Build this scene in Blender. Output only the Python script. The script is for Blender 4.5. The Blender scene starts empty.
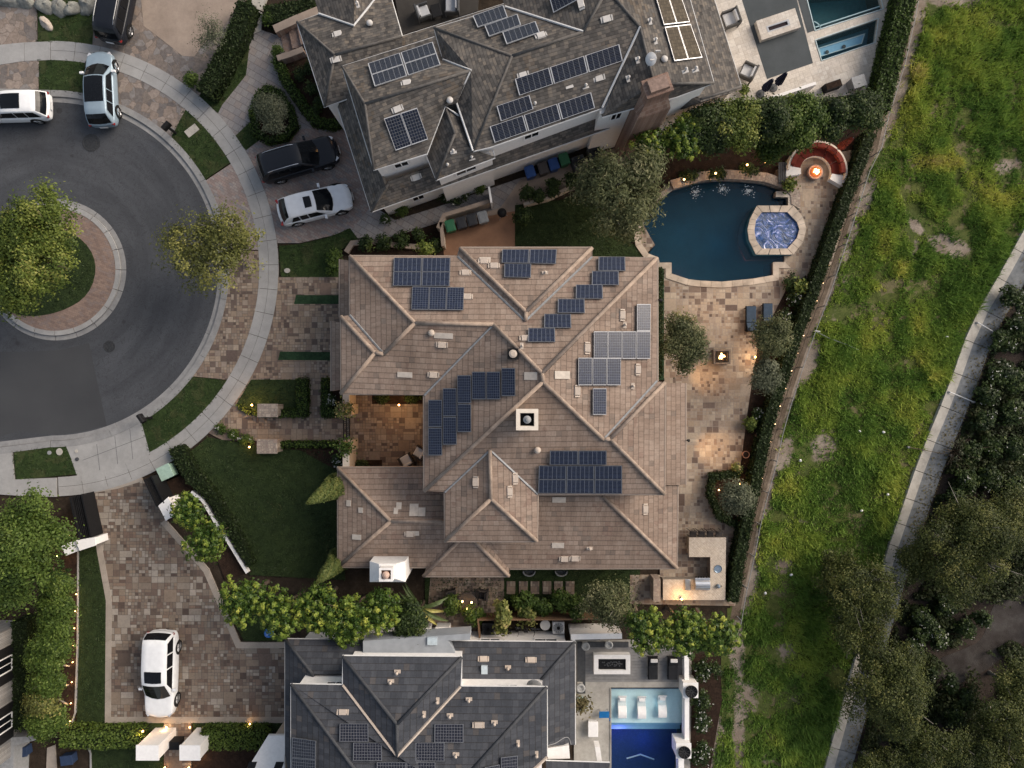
import bpy, bmesh, math, random
import numpy as np
from mathutils import Vector, Matrix
from mathutils.geometry import tessellate_polygon

SC = bpy.context.scene
COL = SC.collection
random.seed(7)
S = 16.0      # pixels per metre on the ground
H = 43.0      # camera height
R = math.radians

def P(px, py, h=0.0):
    """real point at height h seen at this place of the aerial picture"""
    k = (H - h) / H / S
    return Vector(((px - 512) * k, (384 - py) * k, h))

# ------------------------------------------------------------------ mesh builder
class MB:
    def __init__(s):
        s.v = []; s.f = []; s.m = []; s.uv = []
    def face(s, pts, m=0, uv=None):
        b = len(s.v)
        s.v += [tuple(p) for p in pts]
        s.f.append(list(range(b, b + len(pts)))); s.m.append(m); s.uv.append(uv)
    def mesh(s, vs, fs, m=0):
        b = len(s.v)
        s.v += [tuple(p) for p in vs]
        for f in fs:
            s.f.append([b + i for i in f]); s.m.append(m); s.uv.append(None)
    def prism(s, pts, z0, z1, m=0, holes=(), mside=None):
        """pts: list of xy; extruded from z0 to z1; z1 may be a list of heights"""
        loops = [list(pts)] + [list(h) for h in holes]
        flat = [p for l in loops for p in l]
        top = [(p[0], p[1], z1) for p in flat]
        if holes:
            fs = []
            for t in tessellate_polygon([[Vector((p[0], p[1], 0)) for p in l] for l in loops]):
                a, b, c = [Vector(flat[i][:2]) for i in t]
                fs.append(list(t) if (b - a).cross(c - a) > 0 else list(t)[::-1])
        else:
            fs = [list(range(len(pts)))]
            if area(pts) < 0: fs[0].reverse()
        s.mesh(top, fs, m)
        ms = m if mside is None else mside
        for li, l in enumerate(loops):
            ar = sum(l[i][0] * l[(i + 1) % len(l)][1] - l[(i + 1) % len(l)][0] * l[i][1] for i in range(len(l)))
            ccw = ar > 0
            if li: ccw = not ccw
            n = len(l)
            vs = [(p[0], p[1], z1) for p in l] + [(p[0], p[1], z0) for p in l]
            fs = []
            for i in range(n):
                j = (i + 1) % n
                q = [i, n + i, n + j, j]
                fs.append(q if ccw else q[::-1])
            s.mesh(vs, fs, ms)
    def box(s, c, d, rz=0.0, m=0, tx=0.0, top=1.0):
        """centre, full dims; top scales the upper face"""
        hx, hy, hz = d[0] / 2, d[1] / 2, d[2] / 2
        M = Matrix.Translation(c) @ Matrix.Rotation(rz, 4, 'Z') @ Matrix.Rotation(tx, 4, 'X')
        vs = []
        for z, k in ((-hz, 1), (hz, top)):
            for x, y in ((-hx, -hy), (hx, -hy), (hx, hy), (-hx, hy)):
                vs.append(M @ Vector((x * k, y * k, z)))
        s.mesh(vs, [(3, 2, 1, 0), (4, 5, 6, 7), (0, 1, 5, 4), (1, 2, 6, 5), (2, 3, 7, 6), (3, 0, 4, 7)], m)
    def tube(s, pts, r, n=6, m=0, cap=True):
        pts = [Vector(p) for p in pts]
        rs = r if isinstance(r, (list, tuple)) else [r] * len(pts)
        rings = []
        for i, p in enumerate(pts):
            d = (pts[min(i + 1, len(pts) - 1)] - pts[max(i - 1, 0)])
            d = d.normalized() if d.length > 1e-9 else Vector((0, 0, 1))
            a = d.cross(Vector((0, 0, 1)))
            if a.length < .05: a = d.cross(Vector((1, 0, 0)))
            a.normalize(); b = d.cross(a)
            rings.append([p + (a * math.cos(2 * math.pi * k / n) + b * math.sin(2 * math.pi * k / n)) * rs[i] for k in range(n)])
        vs = [q for ring in rings for q in ring]
        fs = []
        for i in range(len(pts) - 1):
            for k in range(n):
                fs.append((i * n + k, i * n + (k + 1) % n, (i + 1) * n + (k + 1) % n, (i + 1) * n + k))
        if cap:
            fs.append(tuple(range(n))[::-1]); fs.append(tuple(range((len(pts) - 1) * n, len(pts) * n)))
        s.mesh(vs, fs, m)
    def lathe(s, prof, c=(0, 0, 0), n=16, m=0, axis='Z', caps=True):
        vs = []
        for (r, z) in prof:
            for k in range(n):
                a = 2 * math.pi * k / n
                if axis == 'Z': vs.append((c[0] + r * math.cos(a), c[1] + r * math.sin(a), c[2] + z))
                else: vs.append((c[0] + r * math.cos(a), c[1] + z, c[2] + r * math.sin(a)))
        fs = []
        for i in range(len(prof) - 1):
            for k in range(n):
                q = (i * n + k, i * n + (k + 1) % n, (i + 1) * n + (k + 1) % n, (i + 1) * n + k)
                fs.append(q if axis == 'Z' else q[::-1])
        if caps:
            a = tuple(range(n)); b = tuple(range((len(prof) - 1) * n, len(prof) * n))
            fs.append(a[::-1] if axis == 'Z' else a); fs.append(b if axis == 'Z' else b[::-1])
        s.mesh(vs, fs, m)
    def blob(s, c, r, seed=0, m=0, amp=.18, n=10, k=7):
        rnd = random.Random(seed)
        ph = [rnd.uniform(0, 6.28) for _ in range(6)]
        vs = []
        for i in range(k + 1):
            t = math.pi * i / k
            for j in range(n):
                a = 2 * math.pi * j / n
                q = 1 + amp * (math.sin(2 * a + ph[0] + 2 * t) + math.sin(3 * t + ph[1]) * math.cos(a + ph[2])) + rnd.uniform(-.5, .5) * amp * (0 < i < k)
                vs.append((c[0] + r[0] * q * math.sin(t) * math.cos(a), c[1] + r[1] * q * math.sin(t) * math.sin(a), c[2] + r[2] * q * math.cos(t)))
        fs = []
        for i in range(k):
            for j in range(n):
                fs.append((i * n + j, (i + 1) * n + j, (i + 1) * n + (j + 1) % n, i * n + (j + 1) % n))
        s.mesh(vs, fs, m)
    def build(s, name, mats, parent=None, origin=None, smooth=False, weld=False, bevel=0, subsurf=0, solid=0):
        if not isinstance(mats, (list, tuple)): mats = [mats]
        o0 = Vector(origin) if origin is not None else None
        vv = s.v if o0 is None else [tuple(Vector(p) - o0) for p in s.v]
        me = bpy.data.meshes.new(name)
        me.from_pydata(vv, [], s.f)
        for m in mats: me.materials.append(m)
        me.polygons.foreach_set('material_index', s.m)
        if any(u is not None for u in s.uv):
            ul = me.uv_layers.new(name='UVMap')
            for p, u in zip(me.polygons, s.uv):
                for li, k in zip(p.loop_indices, range(len(p.vertices))):
                    ul.data[li].uv = u[k] if u is not None else (0, 0)
        if weld:
            bm = bmesh.new(); bm.from_mesh(me)
            bmesh.ops.remove_doubles(bm, verts=bm.verts, dist=.004)
            bm.to_mesh(me); bm.free()
        if smooth:
            me.polygons.foreach_set('use_smooth', [True] * len(me.polygons))
        me.update()
        o = bpy.data.objects.new(name, me); COL.objects.link(o)
        if parent is not None: o.parent = parent
        if o0 is not None and parent is None: o.location = o0
        if bevel:
            b = o.modifiers.new('bevel', 'BEVEL'); b.width = bevel; b.segments = 2; b.limit_method = 'ANGLE'; b.angle_limit = R(40)
        if subsurf:
            b = o.modifiers.new('sub', 'SUBSURF'); b.levels = subsurf; b.render_levels = subsurf
        if solid:
            b = o.modifiers.new('solid', 'SOLIDIFY'); b.thickness = solid; b.offset = -1
        return o

def tag(o, label, cat, group=None):
    o['label'] = label; o['category'] = cat
    if group: o['group'] = group
    return o
def struct(o):
    o['kind'] = 'structure'; return o
def thing(name, label, cat, loc=(0, 0, 0), rz=0.0, group=None):
    o = bpy.data.objects.new(name, None); COL.objects.link(o)
    o.empty_display_size = .2
    o.location = loc; o.rotation_euler = (0, 0, rz)
    return tag(o, label, cat, group)
def dup(root, loc, rz=None, label=None, scale=None):
    r = root.copy(); COL.objects.link(r); r.location = loc
    if rz is not None: r.rotation_euler = (0, 0, rz)
    if scale is not None: r.scale = scale
    if label: r['label'] = label
    for ch in list(root.children):
        c = ch.copy(); COL.objects.link(c); c.parent = r
        for g in list(ch.children):
            d = g.copy(); COL.objects.link(d); d.parent = c
    return r

# ------------------------------------------------------------------ polygons in picture coordinates
def xy(pts, h=0.0):
    return [tuple(P(p[0], p[1], h)[:2]) for p in pts]
def offset(pts, d, closed=True):
    """offset polygon/polyline (picture coords) to its left by d (mitred)"""
    n = len(pts); out = []
    for i in range(n):
        a = Vector(pts[(i - 1) % n]) if (closed or i > 0) else None
        b = Vector(pts[i]); c = Vector(pts[(i + 1) % n]) if (closed or i < n - 1) else None
        ds = []
        if a is not None: ds.append((b - a).normalized())
        if c is not None: ds.append((c - b).normalized())
        ns = [Vector((-q.y, q.x)) for q in ds]
        m = sum(ns, Vector((0, 0)))
        if m.length < .2: m = ns[0]
        m.normalize()
        k = d / max(.45, m.dot(ns[0]))
        out.append(tuple(b + m * k))
    return out
def area(pts):
    return sum(pts[i][0] * pts[(i + 1) % len(pts)][1] - pts[(i + 1) % len(pts)][0] * pts[i][1] for i in range(len(pts))) / 2
def grow(pts, d):
    return offset(pts, -d if area(pts) > 0 else d)
def strip(pts, w):
    return offset(pts, w / 2, False) + offset(pts, -w / 2, False)[::-1]
def smooth_poly(pts, it=2, closed=True):
    for _ in range(it):
        out = []; n = len(pts)
        rng = range(n) if closed else range(n - 1)
        if not closed: out.append(pts[0])
        for i in rng:
            a, b = pts[i], pts[(i + 1) % n]
            out.append((a[0] * .75 + b[0] * .25, a[1] * .75 + b[1] * .25))
            out.append((a[0] * .25 + b[0] * .75, a[1] * .25 + b[1] * .75))
        if not closed: out.append(pts[-1])
        pts = out
    return pts
LAWNS = []
def slab(name, pts, z, mat, holes=(), z0=-.25, h=None, kind='structure'):
    if 'lawn' in name: LAWNS.append((pts, z))
    mb = MB(); mb.prism(xy(pts, h if h is not None else z), z0, z, 0, [xy(q, h if h is not None else z) for q in holes])
    o = mb.build(name, mat)
    if kind: o['kind'] = kind
    return o

# ------------------------------------------------------------------ node materials
class NT:
    def __init__(s, name):
        s.mat = bpy.data.materials.new(name); s.mat.use_nodes = True
        s.t = s.mat.node_tree; s.t.nodes.clear()
        s.out = s.t.nodes.new('ShaderNodeOutputMaterial')
    def link(s, a, b): s.t.links.new(a, b)
    def setin(s, node, i, v):
        if v is None: return
        if isinstance(v, bpy.types.NodeSocket): s.link(v, node.inputs[i])
        else:
            sock = node.inputs[i]
            if sock.type == 'RGBA' and len(v) == 3: v = (*v, 1)
            sock.default_value = v
    def math(s, op, a, b=None, c=None, clamp=False):
        n = s.t.nodes.new('ShaderNodeMath'); n.operation = op; n.use_clamp = clamp
        s.setin(n, 0, a); s.setin(n, 1, b); s.setin(n, 2, c); return n.outputs[0]
    def sep(s, v):
        n = s.t.nodes.new('ShaderNodeSeparateXYZ'); s.link(v, n.inputs[0]); return n.outputs
    def comb(s, x, y, z=0.0):
        n = s.t.nodes.new('ShaderNodeCombineXYZ'); s.setin(n, 0, x); s.setin(n, 1, y); s.setin(n, 2, z); return n.outputs[0]
    def white(s, v):
        n = s.t.nodes.new('ShaderNodeTexWhiteNoise'); n.noise_dimensions = '3D'; s.link(v, n.inputs['Vector']); return n.outputs
    def noise(s, v, scale, detail=4, rough=.55, dist=0.0):
        n = s.t.nodes.new('ShaderNodeTexNoise')
        if v is not None: s.link(v, n.inputs['Vector'])
        n.inputs['Scale'].default_value = scale; n.inputs['Detail'].default_value = detail
        n.inputs['Roughness'].default_value = rough; n.inputs['Distortion'].default_value = dist
        return n.outputs[0]
    def voro(s, v, scale, feature='F1', rnd=1.0):
        n = s.t.nodes.new('ShaderNodeTexVoronoi'); n.feature = feature
        s.link(v, n.inputs['Vector']); n.inputs['Scale'].default_value = scale; n.inputs['Randomness'].default_value = rnd
        return n.outputs
    def ramp(s, f, stops, const=False):
        n = s.t.nodes.new('ShaderNodeValToRGB'); r = n.color_ramp
        r.interpolation = 'CONSTANT' if const else 'LINEAR'
        while len(r.elements) < len(stops): r.elements.new(.5)
        for e, (p, c) in zip(r.elements, stops):
            e.position = p; e.color = (*c, 1) if len(c) == 3 else c
        s.link(f, n.inputs[0]); return n.outputs[0]
    def mix(s, f, a, b, mode='MIX'):
        n = s.t.nodes.new('ShaderNodeMix'); n.data_type = 'RGBA'; n.blend_type = mode
        s.setin(n, 0, f); s.setin(n, 6, a); s.setin(n, 7, b); return n.outputs[2]
    def pos(s):
        return s.t.nodes.new('ShaderNodeNewGeometry').outputs['Position']
    def objc(s):
        return s.t.nodes.new('ShaderNodeTexCoord').outputs['Object']
    def uv(s):
        return s.t.nodes.new('ShaderNodeTexCoord').outputs['UV']
    def attr(s, name):
        n = s.t.nodes.new('ShaderNodeAttribute'); n.attribute_name = name; return n.outputs
    def bump(s, hgt, strength=.5, dist=.05):
        n = s.t.nodes.new('ShaderNodeBump'); n.inputs['Strength'].default_value = strength; n.inputs['Distance'].default_value = dist
        s.link(hgt, n.inputs['Height']); return n.outputs[0]
    def principled(s, col, rough=.8, spec=.3, metal=0.0, normal=None, coat=0.0, emit=None, estr=0.0):
        n = s.t.nodes.new('ShaderNodeBsdfPrincipled')
        s.setin(n, n.inputs.find('Base Color'), col); s.setin(n, n.inputs.find('Roughness'), rough)
        n.inputs['Specular IOR Level'].default_value = spec * .8; n.inputs['Metallic'].default_value = metal
        n.inputs['Coat Weight'].default_value = coat; n.inputs['Coat Roughness'].default_value = .05
        if normal is not None: s.link(normal, n.inputs['Normal'])
        if emit is not None:
            n.inputs['Emission Color'].default_value = (*emit, 1); n.inputs['Emission Strength'].default_value = estr
        return n.outputs[0]
    def done(s, sh):
        s.link(sh, s.out.inputs[0]); return s.mat

MATS = {}
def plain(name, col, rough=.6, spec=.4, metal=0.0, coat=0.0, var=.12, scale=6.0, bump=0.0):
    """surface with slight noise variation of tone and roughness"""
    if name in MATS: return MATS[name]
    t = NT(name); c = t.objc()
    n = t.noise(c, scale, 5)
    lo = tuple(x * (1 - var) for x in col); hi = tuple(min(1, x * (1 + var)) for x in col)
    colr = t.ramp(n, [(.3, lo), (.7, hi)])
    nm = t.bump(t.noise(c, scale * 6, 3), bump, .02) if bump else None
    MATS[name] = t.done(t.principled(colr, rough, spec, metal, nm, coat)); return MATS[name]
def emis(name, col, strength):
    if name in MATS: return MATS[name]
    t = NT(name); MATS[name] = t.done(t.principled((*col,), .5, .2, emit=col, estr=strength)); return MATS[name]

def ashlar(name, cols, size=.62, mortar=(.06, .052, .045), rough=.75, grid=.011, rot=0.0):
    t = NT(name); p = t.pos()
    if rot:
        m = t.t.nodes.new('ShaderNodeMapping'); m.inputs['Rotation'].default_value = (0, 0, rot); t.link(p, m.inputs[0]); p = m.outputs[0]
    x, y, z = t.sep(p)
    row = t.math('FLOOR', t.math('DIVIDE', y, size))
    sh = t.math('MULTIPLY', t.white(t.comb(row, 3.7, 1.3))[0], size * 3)
    x = t.math('ADD', x, sh)
    cx = t.math('FLOOR', t.math('DIVIDE', x, size))
    w = t.sep(t.white(t.comb(cx, row, 0.5))[1])
    sx = t.math('MULTIPLY_ADD', t.math('LESS_THAN', w[0], .30), size / 2, size / 2)
    sy = t.math('MULTIPLY_ADD', t.math('LESS_THAN', w[0], .22), size / 2, size / 2)
    ix = t.math('FLOOR', t.math('DIVIDE', x, sx)); iy = t.math('FLOOR', t.math('DIVIDE', y, sy))
    w2 = t.sep(t.white(t.comb(ix, iy, t.math('ADD', sx, t.math('MULTIPLY', sy, 2.0))))[1])
    sx = t.math('MULTIPLY', sx, t.math('MULTIPLY_ADD', t.math('LESS_THAN', w2[0], .42), .5, .5))
    sy = t.math('MULTIPLY', sy, t.math('MULTIPLY_ADD', t.math('LESS_THAN', t.math('FRACT', t.math('ADD', w2[0], t.math('MULTIPLY', w2[1], .22))), .42), .5, .5))
    ix = t.math('FLOOR', t.math('DIVIDE', x, sx)); iy = t.math('FLOOR', t.math('DIVIDE', y, sy))
    w3 = t.sep(t.white(t.comb(ix, iy, t.math('ADD', sx, t.math('MULTIPLY', sy, 3.0))))[1])
    fx = t.math('MULTIPLY', t.math('FRACT', t.math('DIVIDE', x, sx)), sx)
    fy = t.math('MULTIPLY', t.math('FRACT', t.math('DIVIDE', y, sy)), sy)
    d = t.math('MINIMUM', t.math('MINIMUM', fx, t.math('SUBTRACT', sx, fx)), t.math('MINIMUM', fy, t.math('SUBTRACT', sy, fy)))
    n = len(cols)
    base = t.ramp(w3[0], [(i / n, c) for i, c in enumerate(cols)], True)
    nz = t.noise(p, 7, 6, .65)
    base = t.mix(.55, base, t.ramp(nz, [(.25, (.35, .33, .31)), (.5, (.75, .73, .71)), (.75, (1.0, .98, .95))]), 'MULTIPLY')
    base = t.mix(t.math('MULTIPLY', w3[1], .2), base, cols[0])
    big = t.noise(p, .5, 3)
    base = t.mix(.5, base, t.ramp(big, [(.35, (.72, .72, .74)), (.65, (1.08, 1.05, 1.0))]), 'MULTIPLY')
    edge = t.math('LESS_THAN', d, grid)
    colr = t.mix(edge, base, mortar)
    hgt = t.math('ADD', t.math('MULTIPLY', t.math('MINIMUM', d, .03), 20.0), t.math('ADD', nz, w3[2]))
    return t.done(t.principled(colr, t.math('MULTIPLY_ADD', w3[2], .3, rough - .2), .35, normal=t.bump(hgt, .35, .02)))

def tiles(name, stops, w=.32, h=.36, edge=.03, bump=.6, stain=(.55, .52, .5), patch=None, amt=.5, lum=1.0, line=.35):
    """roof covering laid in courses parallel to the eave (uses the facet's UV in metres)"""
    t = NT(name); uv = t.uv(); u, v, _ = t.sep(uv)
    row = t.math('FLOOR', t.math('DIVIDE', v, h))
    off = t.math('MULTIPLY', t.white(t.comb(row, 9.1, 2.2))[0], w)
    uu = t.math('DIVIDE', t.math('ADD', u, off), w)
    ix = t.math('FLOOR', uu)
    r = t.sep(t.white(t.comb(ix, row, .3))[1])
    base = t.ramp(r[0], stops)
    fv = t.math('FRACT', t.math('DIVIDE', v, h)); fu = t.math('FRACT', uu)
    pos = t.pos()
    if patch:
        pr = t.math('MULTIPLY', t.noise(pos, .55, 2), 1.0)
        m = t.math('MULTIPLY', t.math('GREATER_THAN', pr, .62), t.math('GREATER_THAN', r[1], .6))
        base = t.mix(t.math('MULTIPLY', m, .6), base, patch)
    st = t.noise(pos, .45, 6, .6)
    base = t.mix(amt, base, t.ramp(st, [(.3, stain), (.62, (1, 1, 1))]), 'MULTIPLY')
    sk_ = t.noise(t.comb(t.math('MULTIPLY', u, 2.2), t.math('MULTIPLY', v, .22), t.math('MULTIPLY', row, .0)), 1.0, 5, .65)
    base = t.mix(amt * .8, base, t.ramp(sk_, [(.34, (.66, .645, .63)), (.52, (1, 1, 1)), (.68, (1.12, 1.11, 1.10))]), 'MULTIPLY')
    base = t.mix(t.math('MULTIPLY', t.math('GREATER_THAN', r[1], .955), .45), base, (.10, .085, .075))
    fine = t.noise(pos, 9, 5, .7)
    base = t.mix(.6, base, t.ramp(fine, [(.2, (.6, .6, .6)), (.8, (1.25, 1.25, 1.25))]), 'MULTIPLY')
    lowedge = t.math('LESS_THAN', fv, edge / h * 1.6)  # shadow of each course painted as a dark line along its lower edge
    side = t.math('LESS_THAN', fu, edge / w * .55)
    e = t.math('MAXIMUM', t.math('MULTIPLY', lowedge, line), t.math('MULTIPLY', side, line * .6))
    colr = t.mix(e, base, (.018, .016, .015))
    hg = t.math('ADD', t.math('SUBTRACT', 1.0, fv), t.math('ADD', t.math('MULTIPLY', r[2], .35), t.math('MULTIPLY', fine, .3)))
    hg = t.math('SUBTRACT', hg, t.math('MULTIPLY', side, .5))
    return t.done(t.principled(colr, .85, .25, normal=t.bump(hg, bump, .03)))

def solar(name, nx, ny, cell=(.006, .009, .022), linec=(.105, .12, .15), rough=.22, spec=.5):
    t = NT(name); u, v, _ = t.sep(t.uv())
    fu = t.math('FRACT', t.math('MULTIPLY', u, nx)); fv = t.math('FRACT', t.math('MULTIPLY', v, ny))
    def ed(f, w): return t.math('MAXIMUM', t.math('LESS_THAN', f, w), t.math('GREATER_THAN', f, 1 - w))
    e = t.math('MAXIMUM', ed(fu, .045), ed(fv, .045))
    cr = t.white(t.comb(t.math('FLOOR', t.math('MULTIPLY', u, nx)), t.math('FLOOR', t.math('MULTIPLY', v, ny)), 1.0))[0]
    c = t.mix(cr, cell, tuple(x * 1.7 for x in cell))
    c = t.mix(e, c, linec)
    return t.done(t.principled(c, rough, spec))

def leafmat(name, stops, trans=.3, rough=.55):
    t = NT(name); a = t.attr('tint')[2]
    col = t.ramp(a, stops)
    pr = t.principled(col, rough, .25)
    tr = t.t.nodes.new('ShaderNodeBsdfTranslucent'); t.link(col, tr.inputs[0])
    mx = t.t.nodes.new('ShaderNodeMixShader'); mx.inputs[0].default_value = trans
    t.link(pr, mx.inputs[1]); t.link(tr.outputs[0], mx.inputs[2])
    return t.done(mx.outputs[0])

# ------------------------------------------------------------------ foliage
def leaf_object(name, C, Nn, size, tint, mats, parent=None, origin=(0, 0, 0), aspect=1.7, core=None, rng=None, leafslot=0):
    rng = rng or np.random.default_rng(1)
    n = len(C)
    Nn = Nn / np.maximum(np.linalg.norm(Nn, axis=1, keepdims=True), 1e-6)
    rv = rng.normal(size=(n, 3))
    T = np.cross(Nn, rv); T /= np.maximum(np.linalg.norm(T, axis=1, keepdims=True), 1e-6)
    B = np.cross(Nn, T)
    s = size[:, None]
    q = np.stack([C - T * s * aspect / 2, C - B * s / 2 + T * s * .1, C + T * s * aspect / 2, C + B * s / 2 + T * s * .1], 1)
    V = q.reshape(-1, 3)
    cv = np.array(core.v, float).reshape(-1, 3) if core is not None and core.v else np.zeros((0, 3))
    V = np.vstack([cv, V]) - np.array(origin, float)[None, :]
    loops = [i for f in core.f for i in f] if core is not None else []
    cl = [len(f) for f in core.f] if core is not None else []
    nc = len(cv)
    allloops = np.concatenate([np.array(loops, np.int32), np.arange(n * 4, dtype=np.int32) + nc])
    tot = np.concatenate([np.array(cl, np.int32), np.full(n, 4, np.int32)])
    start = np.concatenate([[0], np.cumsum(tot)[:-1]]).astype(np.int32)
    me = bpy.data.meshes.new(name)
    me.vertices.add(len(V)); me.loops.add(len(allloops)); me.polygons.add(len(tot))
    me.vertices.foreach_set('co', V.astype(np.float32).ravel())
    me.loops.foreach_set('vertex_index', allloops)
    me.polygons.foreach_set('loop_start', start)
    for m in mats: me.materials.append(m)
    mi = np.concatenate([np.array(core.m if core is not None else [], np.int32), np.zeros(n, np.int32) + leafslot]).astype(np.int32)
    me.update(calc_edges=True)
    me.polygons.foreach_set('material_index', mi)
    at = me.attributes.new('tint', 'FLOAT', 'FACE')
    at.data.foreach_set('value', np.concatenate([np.full(len(cl), .2), np.clip(tint, 0, 1)]).astype(np.float32))
    me.validate()
    o = bpy.data.objects.new(name, me); COL.objects.link(o)
    if parent is not None: o.parent = parent
    else: o.location = origin
    return o

def crown_points(r, rng, lobes=10, clumps=160, leaves=40, clump_r=.32, spread=.8, lobe_k=.5, up=.6, tintvar=.22, zmin=-.35):
    rx, ry, rz = r
    d = rng.normal(size=(lobes, 3)); d /= np.linalg.norm(d, axis=1, keepdims=True)
    lc = d * (rng.uniform(.25, 1, (lobes, 1)) ** .6) * (1 - lobe_k) * 1.05
    lc[:, 2] *= .7
    lr = lobe_k * rng.uniform(.7, 1.15, lobes)
    li = rng.integers(0, lobes, clumps)
    cd = rng.normal(size=(clumps, 3)); cd /= np.linalg.norm(cd, axis=1, keepdims=True)
    cd[:, 2] = np.where(cd[:, 2] < zmin, -cd[:, 2], cd[:, 2])
    cp = lc[li] + cd * lr[li][:, None] * rng.uniform(.62, 1.08, (clumps, 1))
    cp = cp * np.array([rx, ry, rz])
    ctint = rng.normal(.5, tintvar, clumps)
    csz = rng.uniform(.65, 1.25, clumps)
    k = np.repeat(np.arange(clumps), leaves)
    g = rng.normal(size=(len(k), 3)) * clump_r * csz[k][:, None] * np.array([1, 1, .65]) * spread
    C = cp[k] + g
    N = cd[k] * .5 + np.array([0, 0, up]) + rng.normal(size=(len(k), 3)) * .45 + g / max(clump_r, .01) * .35
    tint = ctint[k] + rng.normal(0, .1, len(k))
    return C, N, tint, lc * np.array([rx, ry, rz])
# ================================================================== MATERIALS
M = {}
STONE = [(.25, .195, .15), (.20, .15, .118), (.29, .235, .185), (.225, .185, .155), (.085, .062, .054), (.27, .21, .16), (.33, .275, .22), (.215, .16, .122), (.11, .082, .072), (.26, .215, .18), (.24, .185, .14), (.155, .11, .09)]
M['ashlar'] = ashlar('flagstone', STONE, .70, (.10, .082, .068))
M['ashlar_patio'] = ashlar('patio_flagstone', [(.33, .26, .195), (.285, .22, .162), (.37, .305, .235), (.31, .255, .205), (.11, .076, .062), (.34, .272, .205), (.42, .355, .28), (.315, .24, .178), (.165, .12, .098), (.36, .30, .24), (.295, .23, .178), (.225, .158, .118)], .76, (.24, .20, .165))
M['ashlar_drive'] = ashlar('driveway_flagstone', [(.22, .178, .142), (.185, .14, .11), (.32, .285, .245), (.205, .168, .138), (.09, .066, .056), (.25, .195, .15), (.36, .325, .285), (.19, .152, .124), (.13, .092, .076), (.23, .205, .178), (.21, .15, .115), (.165, .118, .096), (.255, .22, .185)], .80, (.085, .07, .06))
M['travertine'] = ashlar('travertine', [(.56, .51, .45), (.60, .55, .49), (.52, .47, .41), (.63, .59, .53), (.57, .52, .46)], .95, (.34, .30, .26), rough=.65, grid=.008, rot=R(-19.5))
M['counter'] = ashlar('counter_stone', [(.50, .43, .35), (.54, .47, .39), (.47, .40, .33)], .45, (.33, .28, .23), rough=.5, grid=.007, rot=R(45))

def t_asphalt():
    t = NT('asphalt'); p = t.pos()
    n1 = t.noise(p, .25, 4); n2 = t.noise(p, 28, 3, .7); n3 = t.noise(p, 1.7, 6, .6, 1.5)
    c = t.ramp(n1, [(.3, (.043, .046, .052)), (.7, (.060, .064, .072))])
    c = t.mix(.7, c, t.ramp(n2, [(.25, (.62, .62, .62)), (.75, (1.4, 1.4, 1.4))]), 'MULTIPLY')
    x, y, _ = t.sep(p); dx = t.math('SUBTRACT', x, -28.75); dy = t.math('SUBTRACT', y, 7.19)
    rad = t.math('SQRT', t.math('ADD', t.math('MULTIPLY', dx, dx), t.math('MULTIPLY', dy, dy)))
    ringn = t.noise(t.comb(t.math('MULTIPLY', rad, 1.3), t.math('MULTIPLY', t.math('ARCTAN2', dy, dx), 1.6), 0.0), 1.0, 5, .6)   # worn wheel tracks run round the circle
    c = t.mix(.8, c, t.ramp(ringn, [(.3, (.74, .74, .75)), (.5, (1, 1, 1)), (.7, (1.28, 1.27, 1.25))]), 'MULTIPLY')
    oil = t.math('MULTIPLY', t.math('LESS_THAN', t.math('ADD', t.voro(p, .55)[0], t.math('MULTIPLY', n2, .12)), .17), .5)
    c = t.mix(oil, c, (.018, .018, .019))
    v = t.math('ABSOLUTE', t.math('SUBTRACT', n3, .5))
    c = t.mix(t.math('MULTIPLY', t.math('LESS_THAN', v, .012), .45), c, (.02, .02, .022))
    return t.done(t.principled(c, .82, .35, normal=t.bump(n2, .4, .015)))
M['asphalt'] = t_asphalt()
def t_asphalt2():
    t = NT('asphalt_newer'); p = t.pos()
    n1 = t.noise(p, .3, 5); n2 = t.noise(p, 30, 3, .7)
    c = t.ramp(n1, [(.3, (.040, .042, .046)), (.7, (.052, .054, .058))])
    c = t.mix(.7, c, t.ramp(n2, [(.25, (.65, .65, .65)), (.75, (1.35, 1.35, 1.35))]), 'MULTIPLY')
    return t.done(t.principled(c, .85, .3, normal=t.bump(n2, .4, .015)))
M['asphalt2'] = t_asphalt2()
def t_concrete(name, lo, hi, stain=.75):
    t = NT(name); p = t.pos()
    n1 = t.noise(p, .8, 6, .6); n2 = t.noise(p, 22, 3, .6); n3 = t.noise(p, 3.5, 5, .65)
    c = t.ramp(n1, [(.3, lo), (.7, hi)])
    c = t.mix(.5, c, t.ramp(n3, [(.3, (stain, stain, stain * 1.01)), (.6, (1, 1, 1))]), 'MULTIPLY')
    c = t.mix(.35, c, t.ramp(n2, [(.2, (.7, .7, .7)), (.8, (1.2, 1.2, 1.2))]), 'MULTIPLY')
    return t.done(t.principled(c, .85, .3, normal=t.bump(n2, .25, .01)))
M['concrete'] = t_concrete('concrete', (.255, .252, .247), (.32, .316, .31))
M['kerb'] = t_concrete('kerb_concrete', (.20, .20, .202), (.27, .268, .265), .6)
M['tanconcrete'] = t_concrete('tan_concrete', (.24, .19, .155), (.31, .25, .205))
M['border'] = t_concrete('border_stone', (.27, .235, .20), (.36, .315, .27), .7)
M['channel'] = t_concrete('channel_concrete', (.13, .138, .143), (.22, .228, .233), .45)
M['palecon'] = t_concrete('pale_concrete', (.30, .28, .25), (.42, .40, .36), .6)
M['terracotta'] = t_concrete('terracotta_paving', (.20, .11, .068), (.26, .145, .09), .8)
M['greydeck'] = t_concrete('grey_deck', (.052, .06, .064), (.068, .077, .082), .85)
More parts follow.
